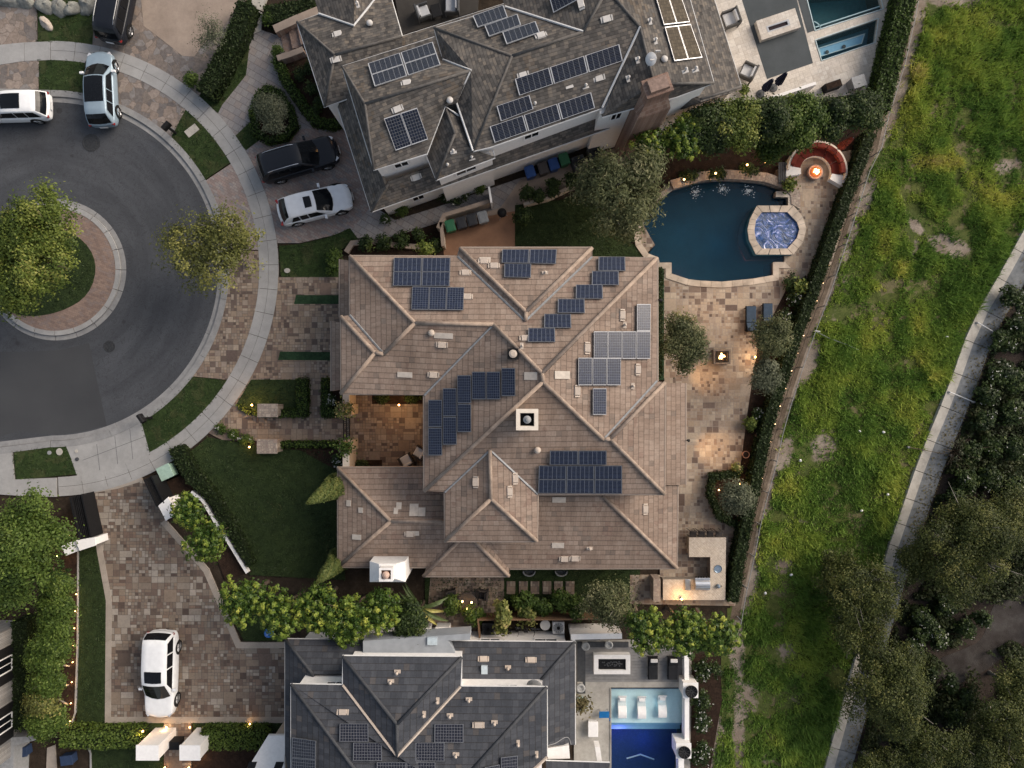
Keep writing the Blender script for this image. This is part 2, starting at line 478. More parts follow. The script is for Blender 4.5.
def t_soil(name, a, b, c3, sc=2.0):
    t = NT(name); p = t.pos()
    n = t.noise(p, sc, 8, .65); n2 = t.noise(p, 25, 4, .7)
    c = t.ramp(n, [(.3, a), (.5, b), (.7, c3)])
    c = t.mix(.7, c, t.ramp(n2, [(.25, (.5, .5, .5)), (.75, (1.4, 1.4, 1.4))]), 'MULTIPLY')
    return t.done(t.principled(c, .95, .1, normal=t.bump(t.math('ADD', n, n2), .8, .05)))
M['soil'] = t_soil('soil', (.022, .017, .013), (.035, .026, .019), (.05, .038, .028))
M['mulch'] = t_soil('mulch', (.018, .012, .009), (.03, .019, .014), (.045, .028, .02), 4)
M['land'] = t_soil('land', (.05, .06, .03), (.07, .07, .04), (.09, .075, .05), .3)
M['slope'] = t_soil('slope_earth', (.025, .02, .016), (.045, .035, .03), (.068, .054, .047), .6)
M['dryearth'] = t_soil('dry_earth', (.085, .065, .045), (.13, .10, .075), (.19, .15, .115), 1.2)
M['dirt'] = t_soil('pale_dirt', (.20, .165, .135), (.27, .23, .19), (.34, .295, .25), 1.2)
M['greydirt'] = t_soil('grey_gravel', (.032, .027, .025), (.052, .046, .043), (.08, .074, .07), .9)
def t_lawn(name, a, b, dry=(.10, .085, .045), dryamt=.0):
    t = NT(name); p = t.pos()
    n = t.noise(p, .6, 5, .6); n2 = t.noise(p, 30, 4, .75); n3 = t.noise(p, 3, 6, .65)
    c = t.ramp(n, [(.3, a), (.7, b)])
    c = t.mix(.85, c, t.ramp(n3, [(.3, (.55, .55, .55)), (.7, (1.4, 1.35, 1.25))]), 'MULTIPLY')
    c = t.mix(.8, c, t.ramp(n2, [(.25, (.45, .45, .45)), (.75, (1.5, 1.5, 1.4))]), 'MULTIPLY')
    if dryamt: c = t.mix(t.math('MULTIPLY', t.math('GREATER_THAN', t.noise(p, .9, 4, .6), .55), dryamt), c, dry)
    return t.done(t.principled(c, .9, .15, normal=t.bump(t.math('ADD', n2, n3), .9, .06)))
M['lawn'] = t_lawn('lawn', (.020, .034, .014), (.030, .047, .018))
M['lawn2'] = t_lawn('lawn_lush', (.022, .040, .014), (.035, .056, .02), dryamt=.2)
M['turf'] = t_lawn('meadow_turf', (.055, .075, .02), (.10, .115, .035), dry=(.20, .155, .10), dryamt=.5)
M['artificial'] = t_lawn('turf_strip', (.020, .045, .024), (.026, .055, .030))
def t_pavers(name, cols, w, h, rot, mort=(.09, .08, .075)):
    t = NT(name); p = t.pos()
    m = t.t.nodes.new('ShaderNodeMapping'); m.inputs['Rotation'].default_value = (0, 0, rot); t.link(p, m.inputs[0])
    x, y, _ = t.sep(m.outputs[0])
    row = t.math('FLOOR', t.math('DIVIDE', y, h))
    xx = t.math('ADD', t.math('DIVIDE', x, w), t.math('MULTIPLY', t.math('MODULO', row, 2.0), .5))
    r = t.sep(t.white(t.comb(t.math('FLOOR', xx), row, .4))[1])
    c = t.ramp(r[0], [(i / len(cols), k) for i, k in enumerate(cols)], True)
    fx = t.math('FRACT', xx); fy = t.math('FRACT', t.math('DIVIDE', y, h))
    e = t.math('MAXIMUM', t.math('LESS_THAN', fx, .05), t.math('LESS_THAN', fy, .09))
    n = t.noise(p, .5, 5); n2 = t.noise(p, 14, 4)
    c = t.mix(.6, c, t.ramp(n, [(.3, (.7, .7, .72)), (.7, (1.1, 1.08, 1.05))]), 'MULTIPLY')
    c = t.mix(.5, c, t.ramp(n2, [(.3, (.7, .7, .7)), (.7, (1.15, 1.15, 1.15))]), 'MULTIPLY')
    c = t.mix(t.math('MULTIPLY', e, .65), c, mort)
    return t.done(t.principled(c, .85, .3, normal=t.bump(t.math('ADD', t.math('SUBTRACT', 1.0, e), n2), .4, .015)))
M['brickpave'] = t_pavers('brick_pavers', [(.25, .205, .19), (.22, .175, .162), (.27, .235, .22), (.21, .195, .195), (.26, .20, .18)], .30, .15, R(32))
M['greypave'] = t_pavers('grey_pavers', [(.235, .225, .225), (.215, .205, .21), (.255, .24, .235), (.24, .215, .205)], .42, .42, R(30))
M['islandbrick'] = t_pavers('island_brick', [(.21, .15, .125), (.18, .13, .11), (.235, .17, .14), (.20, .155, .14)], .26, .13, R(20))
def t_crazy():
    t = NT('crazy_flagstone'); p = t.pos()
    n = t.noise(p, 3, 3)
    pv = t.t.nodes.new('ShaderNodeVectorMath'); pv.operation = 'ADD'
    t.link(p, pv.inputs[0]); t.link(t.comb(t.math('MULTIPLY', n, .4), t.math('MULTIPLY', t.noise(p, 2.3, 3), .5), 0.0), pv.inputs[1])
    a = t.voro(pv.outputs[0], 2.1); d = t.voro(pv.outputs[0], 2.1, 'DISTANCE_TO_EDGE')[0]
    r = t.sep(a['Color'])
    c = t.ramp(r[0], [(0, (.17, .145, .13)), (.2, (.215, .175, .15)), (.4, (.145, .13, .125)), (.6, (.25, .21, .185)), (.75, (.19, .178, .175)), (.9, (.125, .112, .108))], True)
    n2 = t.noise(p, 6, 6, .7)
    c = t.mix(.8, c, t.ramp(n2, [(.3, (.6, .58, .56)), (.7, (1.2, 1.18, 1.15))]), 'MULTIPLY')
    e = t.math('LESS_THAN', d, .035)
    c = t.mix(t.math('MULTIPLY', e, .7), c, (.13, .105, .09))
    return t.done(t.principled(c, .75, .35, normal=t.bump(t.math('ADD', t.math('MULTIPLY', t.math('MINIMUM', d, .06), 12.0), n2), .5, .02)))
M['crazy'] = t_crazy()
M['stucco'] = plain('white_stucco', (.70, .68, .66), .85, .2, var=.06, bump=.2)
M['tanstucco'] = plain('tan_stucco', (.42, .35, .28), .9, .2, var=.08, bump=.2)
M['cream'] = plain('cream_stucco', (.62, .55, .47), .85, .2, var=.08, bump=.2)
M['whitetrim'] = plain('white_trim', (.72, .71, .70), .6, .3, var=.05)
M['gutterwhite'] = plain('gutter_white', (.55, .55, .55), .45, .4, var=.1)
M['guttertan'] = plain('gutter_tan', (.26, .21, .175), .5, .4, var=.1)
M['gutterdark'] = plain('gutter_dark', (.30, .30, .31), .5, .4, var=.1)
M['valley'] = plain('valley_metal', (.26, .265, .27), .55, .4, .3, var=.2)
M['brickwall'] = t_pavers('chimney_brick', [(.215, .135, .105), (.25, .165, .13), (.18, .115, .09), (.27, .19, .15)], .25, .09, R(-19.5), (.30, .25, .21))
M['stonewall'] = ashlar('pillar_stone', [(.36, .29, .24), (.30, .23, .19), (.42, .35, .29), (.27, .21, .18), (.39, .32, .26)], .3, (.2, .17, .14))
M['black'] = plain('black_metal', (.009, .009, .010), .6, .2, var=.2)
M['blackfabric'] = plain('black_fabric', (.016, .017, .02), .9, .2, var=.25, bump=.3)
M['darkgrey'] = plain('dark_grey', (.05, .052, .056), .6, .3, var=.2)
M['grey'] = plain('mid_grey', (.22, .225, .23), .55, .35, var=.15)
M['steel'] = plain('steel', (.50, .51, .53), .3, .5, .85, var=.1)
M['wood'] = plain('wood', (.16, .095, .055), .7, .3, var=.3, scale=12)
M['bark'] = plain('bark', (.11, .085, .065), .95, .1, var=.35, scale=9, bump=.6)
M['barkgrey'] = plain('bark_grey', (.20, .18, .155), .95, .1, var=.3, scale=9, bump=.6)
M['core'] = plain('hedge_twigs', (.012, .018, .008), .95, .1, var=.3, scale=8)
M['glass'] = plain('dark_glass', (.006, .007, .009), .08, .3, var=.1)
M['terracottapot'] = plain('terracotta_pot', (.33, .17, .11), .8, .2, var=.15)
M['rubber'] = plain('rubber', (.012, .012, .012), .85, .2, var=.2)
M['ventpale'] = plain('vent_paint', (.42, .355, .30), .7, .3, var=.1)
M['ventwhite'] = plain('vent_white', (.46, .44, .42), .7, .3, var=.1)
M['bulb'] = emis('lamp_bulb', (1.0, .50, .16), 9.0)
M['stringbulb'] = emis('string_bulb', (1.0, .60, .30), 3.0)
M['flame'] = emis('flame', (1.0, .55, .20), 4.5)
M['candle'] = emis('candle_flame', (1.0, .55, .2), 14.0)
def t_water(name, tint, fac=.55):
    t = NT(name); p = t.pos()
    n = t.noise(p, 3.0, 3, .5)
    pr = t.principled(tint, .06, .5, normal=t.bump(n, .3, .05))
    tr = t.t.nodes.new('ShaderNodeBsdfTransparent'); tr.inputs[0].default_value = (.9, .965, .98, 1)
    mx = t.t.nodes.new('ShaderNodeMixShader'); mx.inputs[0].default_value = fac
    t.link(tr.outputs[0], mx.inputs[1]); t.link(pr, mx.inputs[2]); return t.done(mx.outputs[0])
M['water_dark'] = t_water('pool_water', (.004, .030, .058), .5)
M['water_clear'] = t_water('clear_water', (.03, .10, .13), .10)
def t_spa():
    t = NT('spa_water'); p = t.pos()
    n = t.noise(p, .8, 10, .72, 4.0)
    f = n
    c = t.ramp(f, [(.44, (.005, .03, .09)), (.52, (.012, .06, .19)), (.57, (.05, .10, .32)), (.62, (.40, .44, .64)), (.68, (.78, .80, .85))])
    return t.done(t.principled(c, .15, .5, normal=t.bump(f, .8, .08)))
M['spa'] = t_spa()
M['plaster_dark'] = plain('pool_plaster_dark', (.010, .066, .094), .6, .3, var=.25, scale=.6)
M['plaster_blue'] = plain('pool_plaster_blue', (.012, .03, .13), .6, .3, var=.15)
M['plaster_aqua'] = plain('pool_plaster_aqua', (.60, .74, .77), .6, .3, var=.05)
M['plaster_step'] = plain('pool_plaster_step', (.22, .42, .58), .6, .3, var=.05)
M['plaster_teal'] = plain('pool_plaster_teal', (.015, .085, .10), .6, .3, var=.15)
M['plaster_spa'] = plain('spa_plaster', (.07, .19, .25), .6, .3, var=.1)
M['tileline'] = plain('pool_tile_line', (.42, .52, .54), .4, .4, var=.05)

# ================================================================== POOL OUTLINES (needed as holes)
POOL = [(672, 191), (700, 183), (721, 181), (742, 182), (762, 184), (780, 190), (788, 198), (788, 206), (772, 215), (766, 234), (772, 252), (784, 256), (784, 262.5), (772, 262.5), (772, 275.5), (752, 279), (721, 282), (700, 281), (688, 279.6), (671, 274), (671, 263), (659, 263), (658, 258), (648, 254), (641, 244), (639, 232), (648, 214), (661, 199)]
POOL_B = [(611, 688), (683, 688), (683, 740), (679, 800), (611, 800)]
POOL_T = [(804.5, -8), (814.5, 31), (882, 9.5), (876, -14)]
SPA_T = [(815, 41), (877, 20), (874, 43), (821, 61)]

# ================================================================== GROUND
mb = MB()
mb.prism([(-700, -700), (700, -700), (700, 700), (-700, 700)], -2.5, 0.0, 0, [xy(POOL), xy(POOL_B), xy(POOL_T), xy(SPA_T)])
struct(mb.build('ground', M['land']))
CX, CY = 52.0, 269.0
def ang(p): return math.atan2(p[1] - CY, p[0] - CX)
def arcpts(a0, a1, r, step=2.5):
    n = max(2, int(abs(a1 - a0) * r / step / 2))
    return [(CX + r * math.cos(a0 + (a1 - a0) * i / n), CY + r * math.sin(a0 + (a1 - a0) * i / n)) for i in range(n + 1)]
AT, AB = R(-90), R(90)
# lots: brown earth over the built-up side
slab('soil', [(-300, -300), (905, -300), (905, 20), (868, 150), (735, 600), (720, 1000), (-300, 1000)], .02, M['soil'],
     [arcpts(AT, AB, 172) + [(0, 446), (-300, 478), (-300, 88)], grow(POOL, 3), grow(POOL_B, 1), grow(POOL_T, 1), grow(SPA_T, 1)])
slab('road', arcpts(AT, AB, 168) + [(0, 442.5), (-300, 474), (-300, 92)], .03, M['asphalt'])
slab('road_patch', [(89, 343)] + [(107, 427)] + arcpts(ang((107, 426)), ang((0, 438)) - .0, 165)[1:-3] + [(-10, 440), (-300, 470), (-300, 345), (20, 352), (60, 350)], .034, M['asphalt2'])

def segring(name, r0, r1, a0, a1, z, mat, seg=24, gap=.35, mid=False, z0=-.1, extra=()):
    """ring of cast concrete panels with open joints"""
    mb = MB(); n = max(1, int(abs(a1 - a0) * (r0 + r1) / 2 / seg))
    rr = [(r0, r1)] if not mid else [(r0, (r0 + r1) / 2 - gap / 3), ((r0 + r1) / 2 + gap / 3, r1)]
    for (q0, q1) in rr:
        for i in range(n):
            b0 = a0 + (a1 - a0) * i / n; b1 = a0 + (a1 - a0) * (i + 1) / n
            g = gap / ((q0 + q1) / 2) * (1 if b1 > b0 else -1)
            pts = arcpts(b0 + g / 2, b1 - g / 2, q0) + arcpts(b1 - g / 2, b0 + g / 2, q1)
            mb.prism(xy(pts), z0, z)
    for q in extra: mb.prism(xy(q), z0, z)
    return struct(mb.build(name, mat))
segring('gutter', 166.5, 171.5, AT, AB, .045, M['kerb'], 60, extra=[[(52, 435.5), (52, 440.5), (0, 447), (-300, 479), (-300, 474), (0, 441.7)], [(52, 102), (52, 97), (-300, 87), (-300, 92)]])
segring('kerb', 171.7, 178, AT, AB, .15, M['kerb'], 60, extra=[[(51.6, 440.7), (51.6, 447), (0, 454), (-300, 486), (-300, 479.3), (0, 447.3)], [(51.6, 97), (51.6, 91), (-300, 81), (-300, 87)]])
segring('sidewalk', 208, 227, AT, R(88), .14, M['concrete'], 24, .4, True, extra=[[(51.6, 61), (51.6, 42.5), (26, 43.5), (26, 62)], [(25.6, 62), (25.6, 43.5), (0, 46), (0, 66)], [(-.4, 66), (-.4, 46), (-300, 60), (-300, 80)], [(58, 477.5), (58, 496.5), (30, 496), (30, 478.5)], [(29.6, 478.5), (29.6, 496), (0, 494), (0, 480)], [(-.4, 480), (-.4, 494), (-300, 520), (-300, 506)]])
slab('sidewalk_bed', arcpts(AT, R(88), 209) + arcpts(R(88), AT, 226), .125, M['soil'])
def sector(pA, pB, r0=176, r1=209): 
    a, b = ang(pA), ang(pB)
    return arcpts(a, b, r0) + arcpts(b, a, r1)
def sector2(pA0, pA1, pB0, pB1, r0=176, r1=209):
    return arcpts(ang(pA0), ang(pB0), r0) + arcpts(ang(pB1), ang(pA1), r1)
slab('parkway_flagstone', [(-300, 50), (-300, 86), (38, 92), (40, 60)], .12, M['crazy'])
slab('parkway_lawn', [(39, 60), (39, 93)] + arcpts(ang((57, 95)), ang((86, 95)), 176) + arcpts(ang((88, 64)), ang((57, 62)), 209), .13, M['lawn2'])
slab('parkway_flagstone', sector2((87, 95), (89, 66), (176, 145), (188, 115)), .12, M['crazy'])
slab('parkway_lawn', sector2((173, 136), (184, 111), (206, 179), (231, 162)), .13, M['lawn2'])
slab('driveway_apron', sector2((207, 180), (232, 163), (227, 250), (258, 250)), .12, M['brickpave'])
slab('parkway_flagstone', sector2((227, 251), (258, 251), (194, 378), (226, 378)), .12, M['ashlar'])
slab('parkway_lawn', sector2((194, 379), (226, 379), (141, 421), (148, 450)), .13, M['lawn2'])
def conc_apron():
    mb = MB()
    for a, b in ((84, 100), (100.4, 118), (118.4, 132), (132.4, 147)):
        q0 = arcpts(ang((a - 10, 440)), ang((b - 10, 430)), 177.5); 
        lo = lambda x: 445 - max(0, x - 90) * .36
        mb.prism(xy([(a - 6, 446.5 - (a - 84) * .40), (b - 6, 446.5 - (b - 84) * .40), (b, 474.8 - (b - 84) * .38), (a, 474.8 - (a - 84) * .38)]), -.1, .132)
    mb.prism(xy([(67, 445), (77.6, 446.5), (83.6, 475), (79, 474)]), -.1, .132)
    mb.prism(xy([(-300, 482), (-300, 506), (16, 481), (13.4, 451)]), -.1, .132)
    struct(mb.build('driveway_apron', M['concrete']))
conc_apron()
mb = MB()
for l in ([(98, 444), (101, 470)], [(116, 436), (119, 464)], [(131, 429), (134, 459)], [(84, 460), (147, 436)]): mb.prism(xy(strip(l, .35)), .13, .1335)
struct(mb.build('expansion_joint', M['asphalt']))
slab('driveway_apron', sector2((146, 424), (148, 452), (66, 444), (78, 474), 176, 214), .1285, M['concrete'])
slab('parkway_lawn', [(13.8, 450.5), (67, 444.5), (79, 474), (16, 480)], .128, M['lawn2'])
# island of the turning circle
IX, IY = 56, 270
def circ(cx, cy, r, n=72, a0=0.0): return [(cx + r * math.cos(2 * math.pi * i / n + a0), cy + r * math.sin(2 * math.pi * i / n + a0)) for i in range(n)]
def ringmesh(name, r0, r1, z, mat, segs=20, gap=.3):
    mb = MB()
    for i in range(segs):
        b0, b1 = 2 * math.pi * i / segs, 2 * math.pi * (i + 1) / segs
        g = gap / r0
        a = [(IX + r0 * math.cos(b0 + g + (b1 - b0 - 2 * g) * k / 5), IY + r0 * math.sin(b0 + g + (b1 - b0 - 2 * g) * k / 5)) for k in range(6)]
        b = [(IX + r1 * math.cos(b0 + g + (b1 - b0 - 2 * g) * k / 5), IY + r1 * math.sin(b0 + g + (b1 - b0 - 2 * g) * k / 5)) for k in range(6)]
        mb.prism(xy(a + b[::-1]), -.05, z)
    return struct(mb.build(name, mat))
ringmesh('gutter', 66, 70.5, .05, M['kerb'])
ringmesh('kerb', 61, 65.7, .17, M['concrete'])
slab('island_paving', circ(IX, IY, 62), .15, M['islandbrick'])
slab('island_lawn', smooth_poly([(0, 215), (40, 222), (80, 235), (98, 262), (90, 295), (60, 313), (20, 318), (-10, 300), (-8, 240)], 2), .16, M['lawn'])
# --- north-west corner
slab('front_flagstone', [(-300, -200), (36, -200), (37, 47), (-300, 66)], .11, M['crazy'])
slab('front_lawn', [(36, -200), (99, -200), (96, 6), (92, 45), (60, 43), (38, 44)], .12, M['lawn2'])
slab('driveway', [(99, -200), (252, -200), (248, -5), (225, 45), (205, 85)] + arcpts(ang((200, 100)), ang((90, 46)), 220), .105, M['crazy'])
slab('driveway_centre', smooth_poly([(138, -200), (246, -200), (240, 0), (222, 30), (206, 40), (190, 62), (160, 38), (138, 22)], 1), .115, M['tanconcrete'])
slab('side_lawn', [(247, 0), (262, 0), (250, 40), (246, 75), (222, 105)] + [(218, 113), (198, 98), (205, 85), (225, 45)], .12, M['lawn2'])
# --- driveway of the shingled house
slab('brick_driveway', [(252, 34), (262, 30), (276, 35), (292, 22), (330, 30), (330, 90), (345, 100), (372, 205), (395, 220), (437, 207), (520, 178), (560, 170), (570, 185), (500, 210), (437, 226), (400, 240), (357, 238), (350, 228)] + arcpts(ang((285, 228)), ang((214, 112)), 222) + [(235, 85), (246, 62)], .105, M['greypave'])
slab('brick_parking', [(250, 145), (270, 135), (310, 128), (348, 105), (372, 205), (352, 229), (330, 236), (300, 243), (278, 243)] + arcpts(ang((280, 240)), ang((252, 160)), 222), .110, M['brickpave'])
slab('lawn', [(279, 246), (300, 244), (330, 237), (350, 228), (359, 240), (340, 250), (338, 277), (281, 277)], .115, M['lawn2'])
slab('lawn', [(234, 137), (250, 122), (262, 138), (246, 150)], .13, M['lawn2'])
slab('planting_bed', [(256, 92), (275, 88), (292, 105), (296, 125), (285, 138), (268, 142), (252, 132), (250, 110)], .12, M['mulch'])
slab('planting_bed', [(276, 62), (306, 48), (330, 100), (340, 122), (318, 124), (300, 102)], .12, M['mulch'])
# --- frontage of the tiled house
slab('front_paving', arcpts(ang((280, 277)), ang((212, 437)), 226) + [(222, 440), (260, 441), (345, 441), (352, 390), (352, 277)], .11, M['ashlar'])
slab('turf_strip', [(296, 295), (340, 295), (340, 304), (294, 304)], .118, M['artificial'])
slab('turf_strip', [(280, 351.5), (331, 352), (331, 360.5), (278, 360)], .118, M['artificial'])
slab('front_lawn', [(251, 379.5), (306, 379.5), (307, 416.5), (262, 416), (236, 405)], .125, M['lawn'])
slab('planting_bed', [(321, 378), (350, 378), (346, 417), (321, 417)], .125, M['mulch'])
slab('planting_bed', [(262, 441), (348, 441), (346, 474), (336, 470), (300, 450), (262, 448)], .125, M['mulch'])
slab('front_lawn', arcpts(ang((207, 437)), ang((178, 453)), 229) + [(192, 470), (212, 500), (230, 545), (250, 575), (345, 580), (340, 470), (322, 448), (258, 446), (236, 442)], .115, M['lawn'])
slab('planting_bed', [(176, 455), (192, 468), (232, 540), (252, 572), (225, 580), (196, 505), (165, 500), (152, 476)], .12, M['mulch'])
slab('courtyard_paving', [(344, 392), (430, 392), (430, 472), (344, 472)], .115, M['ashlar'])
slab('planting_bed', [(372, 392), (430, 392), (430, 404), (372, 404)], .13, M['mulch'])
slab('planting_bed', [(351, 460), (382, 460), (382, 472), (351, 472)], .13, M['mulch'])
# --- left flagstone motor court
slab('motor_court', [(88, 494), (143, 480), (165, 520), (207, 570), (238, 643), (290, 650), (290, 722), (107, 722), (109, 600), (98, 545)], .11, M['ashlar_drive'])
def band(name, pts, w, z, mat, seg=18):
    mb = MB()
    a = offset(pts, w / 2, False); b = offset(pts, -w / 2, False)
    for i in range(len(pts) - 1):
        L = (Vector(pts[i + 1]) - Vector(pts[i])).length; n = max(1, int(L / seg))
        for k in range(n):
            f = lambda q, t: (q[i][0] + (q[i + 1][0] - q[i][0]) * t, q[i][1] + (q[i + 1][1] - q[i][1]) * t)
            t0, t1 = k / n + .1 / L * (k > 0), (k + 1) / n - .1 / L * (k < n - 1)
            mb.prism(xy([f(a, t0), f(a, t1), f(b, t1), f(b, t0)]), -.05, z)
    return struct(mb.build(name, mat))
band('court_border', [(89, 494), (100, 545), (110, 600), (109, 719), (290, 719)], 6, .125, M['border'])
band('court_border', [(88, 491.5), (118, 486), (143, 478.5)], 5, .1255, M['border'])
band('court_border', [(164, 521), (207, 570), (239, 644.5), (290, 644.5)], 6, .126, M['border'])
slab('side_lawn', [(79, 543), (97, 546), (106.5, 600), (105.5, 722), (77, 722), (79, 640)], .115, M['lawn'])
slab('planting_bed', [(60, 560), (79, 545), (78.5, 640), (76, 715), (70, 728), (54, 728)], .115, M['mulch'])
band('lawn_edging', [(79.5, 545), (79, 640), (76.5, 712), (73, 722), (66, 728)], 1.5, .16, M['concrete'], 60)
slab('lawn', [(242, 600), (262, 600), (284, 632), (284, 641), (244, 641), (236, 625)], .115, M['lawn'])
slab('lawn', [(90, 722.5), (163, 722.5), (163, 800), (93, 800)], .112, M['lawn'])
slab('lawn', [(193, 722.5), (290, 722.5), (290, 732), (193, 732)], .112, M['lawn'])
band('lawn_edging', [(89, 745), (92, 752), (92.5, 800)], 1.5, .16, M['concrete'], 60)
slab('garden_path', [(164, 722), (191, 722), (191, 830), (164, 830)], .114, M['ashlar_drive'])
slab('gravel_path', [(47, 748), (55, 745), (58, 800), (45, 800)], .1, M['border'])
slab('planting_bed', [(193, 748), (258, 745), (250, 800), (193, 800)], .11, M['mulch'])
# --- yards north of the tiled house
slab('service_yard', [(441, 216), (500, 203), (518, 208), (517, 262), (441, 262)], .10, M['terracotta'])
slab('side_path', [(437, 226), (500, 208), (520, 180), (560, 165), (640, 140), (640, 165), (560, 195), (520, 210)], .108, M['tanconcrete'])
slab('lawn', [(515, 205), (560, 200), (600, 190), (640, 235), (630, 243), (641, 247), (642, 256), (657, 258), (657, 262), (515, 262)], .115, M['lawn'])
slab('planting_bed', [(395, 236), (441, 222), (444, 256), (360, 256), (345, 252), (362, 242)], .115, M['mulch'])
# --- side yard south
slab('side_lawn', [(425, 568), (640, 568), (640, 606), (425, 606)], .10, M['lawn'])
slab('porch_paving', [(432, 560), (504, 560), (504, 600), (480, 640), (425, 640)], .112, M['ashlar'])
slab('side_path', [(300, 625), (600, 606), (600, 640), (300, 648)], .09, M['soil'])
# --- patio east of the tiled house
slab('patio', [(655, 245), (643, 257), (660, 268), (664, 300), (664, 376), (668, 420), (660, 480), (660, 575), (630, 575), (630, 604), (735, 606), (752, 520), (765, 450), (775, 395), (800, 330), (832, 262), (866, 155), (850, 150), (800, 160), (775, 168), (720, 172), (668, 182), (638, 215)], .12, M['ashlar_patio'], [grow(POOL, .4)], z0=-.1)
slab('turf_strip', [(656.5, 264), (664, 264), (664, 380), (656.5, 380)], .128, M['artificial'])
slab('planting_bed', [(786, 290), (806, 275), (808, 300), (790, 340), (778, 380), (770, 420), (760, 465), (738, 520), (733, 525), (712, 505), (708, 490), (709, 474), (740, 470), (748, 410), (758, 345)], .135, M['mulch'])
slab('planting_bed', [(655, 180), (672, 188), (700, 180), (740, 178), (770, 184), (776, 170), (800, 160), (850, 150), (862, 128), (820, 118), (700, 140), (640, 150)], .13, M['mulch'])
# --- terrace top right
slab('terrace', [(690, -200), (925, -200), (893, 0), (868, 92), (745, 110), (720, 105)], .12, M['travertine'], [grow(POOL_T, .5), grow(SPA_T, .5)], z0=-.1)
slab('sunken_lounge', [(742, 0), (767, 79), (813, 63), (797, 0), (793, -15), (737, -15)], .126, M['greydeck'])
# --- lower terrace bottom right
slab('terrace', [(574, 640), (692, 640), (700, 800), (574, 800)], .10, M['palecon'], [grow(POOL_B, .5)], z0=-.1)
def deckboards():
    mb = MB()
    for i in range(12):
        y0 = 646 + i * 2.95
        mb.prism(xy([(585, y0), (684, y0), (684, y0 + 2.75), (585, y0 + 2.75)]), 0, .13 + .001 * (i % 2))
    struct(mb.build('timber_deck', plain('grey_boards', (.20, .195, .19), .75, .3, var=.15, scale=3)))
deckboards()
slab('pool_edge', [(585, 682), (684, 682), (684, 687.5), (585, 687.5)], .14, M['palecon'])
slab('planting_bed', [(692, 655), (720, 655), (722, 700), (705, 800), (690, 800)], .12, M['mulch'])
slab('fence_track', [(735, 600), (722, 655), (722, 700), (704, 800), (718, 800), (727, 720), (729, 680), (744, 600)], .045, M['tanconcrete'])

# ================================================================== HILLSIDE
FENCE = [(912, -30), (904, 20), (893, 70), (876, 125), (870, 152), (858, 176), (839, 236), (820, 294), (804, 336), (793, 368), (781, 405), (773, 434), (766, 466), (758, 495), (751, 524), (745, 555), (738, 586), (732, 620)]
CH_L = [(1150, 10), (1100, 90), (1007, 262), (971, 323), (948, 389), (920, 456), (901, 512), (886, 555), (848, 685), (825, 768), (800, 860)]
CH_L = smooth_poly(CH_L, 1, False)
meadow_poly = FENCE + [(726, 700), (704, 800)] + [(690, 880)] + CH_L[::-1] + [(1140, 0), (1180, -120), (920, -120)]
slab('meadow_base', meadow_poly, .03, M['turf'])
slab('verge', [(x - 2, y) for x, y in FENCE[2:]] + [(x + 7, y) for x, y in FENCE[2:][::-1]], .05, M['dryearth'])
slab('verge', [(x, y) for x, y in FENCE[:3]] + [(x + 9, y) for x, y in FENCE[:3][::-1]], .052, M['dryearth'])
# worn ground showing through the meadow: x, y, half sizes, turn, strength
BARE = [(948, 246, 24, 11, 15, 1.1), (916, 227, 14, 6, 45, 1), (824, 447, 17, 22, 20, .8), (783, 455, 9, 22, 17, 1.2), (809, 360, 9, 24, 17, 1.25), (784, 565, 13, 10, 0, .8), (745, 700, 17, 26, 10, .75), (786, 650, 14, 17, 0, .65), (955, -2, 34, 12, 0, 1), (866, 195, 10, 32, 20, .9), (1006, 166, 22, 9, -10, .8),
 (898, 70, 7, 50, 14, 1.1), (886, 112, 6, 30, 20, .9), (850, 240, 6, 40, 17, .8), (843, 285, 14, 20, 0, .5), (766, 500, 7, 40, 14, .8), (750, 585, 9, 40, 12, .9), (930, 85, 16, 10, 0, .4), (800, 520, 16, 10, 30, .45), (835, 315, 10, 22, 0, .4), (985, 60, 14, 8, 0, .4), (930, 130, 12, 9, 0, .4), (858, 545, 14, 9, 0, .35), (800, 700, 20, 14, 0, .4), (770, 760, 22, 14, 0, .45), (914, 250, 5, 18, 20, .6), (736, 640, 9, 34, 8, .8), (838, 640, 8, 20, 0, .4)]
def bare_at(px, py):
    d = np.zeros(np.shape(px))
    for x, y, rx, ry, an, k in BARE:
        c, s_ = math.cos(R(an)), math.sin(R(an)); u = (px - x) * c + (py - y) * s_; v = -(px - x) * s_ + (py - y) * c
        d = np.maximum(d, k * np.exp(-((u / rx) ** 2 + (v / ry) ** 2) * 1.1))
    fx = np.interp(py, [p[1] for p in FENCE], [p[0] for p in FENCE]); up = np.clip((160 - py) / 40, 0, 1)
    return np.maximum(d, (.75 + .3 * np.sin(py * .07) + .5 * up) * np.exp(-((px - fx - 6) / (7 + 6 * up)) ** 2) * (px > fx))
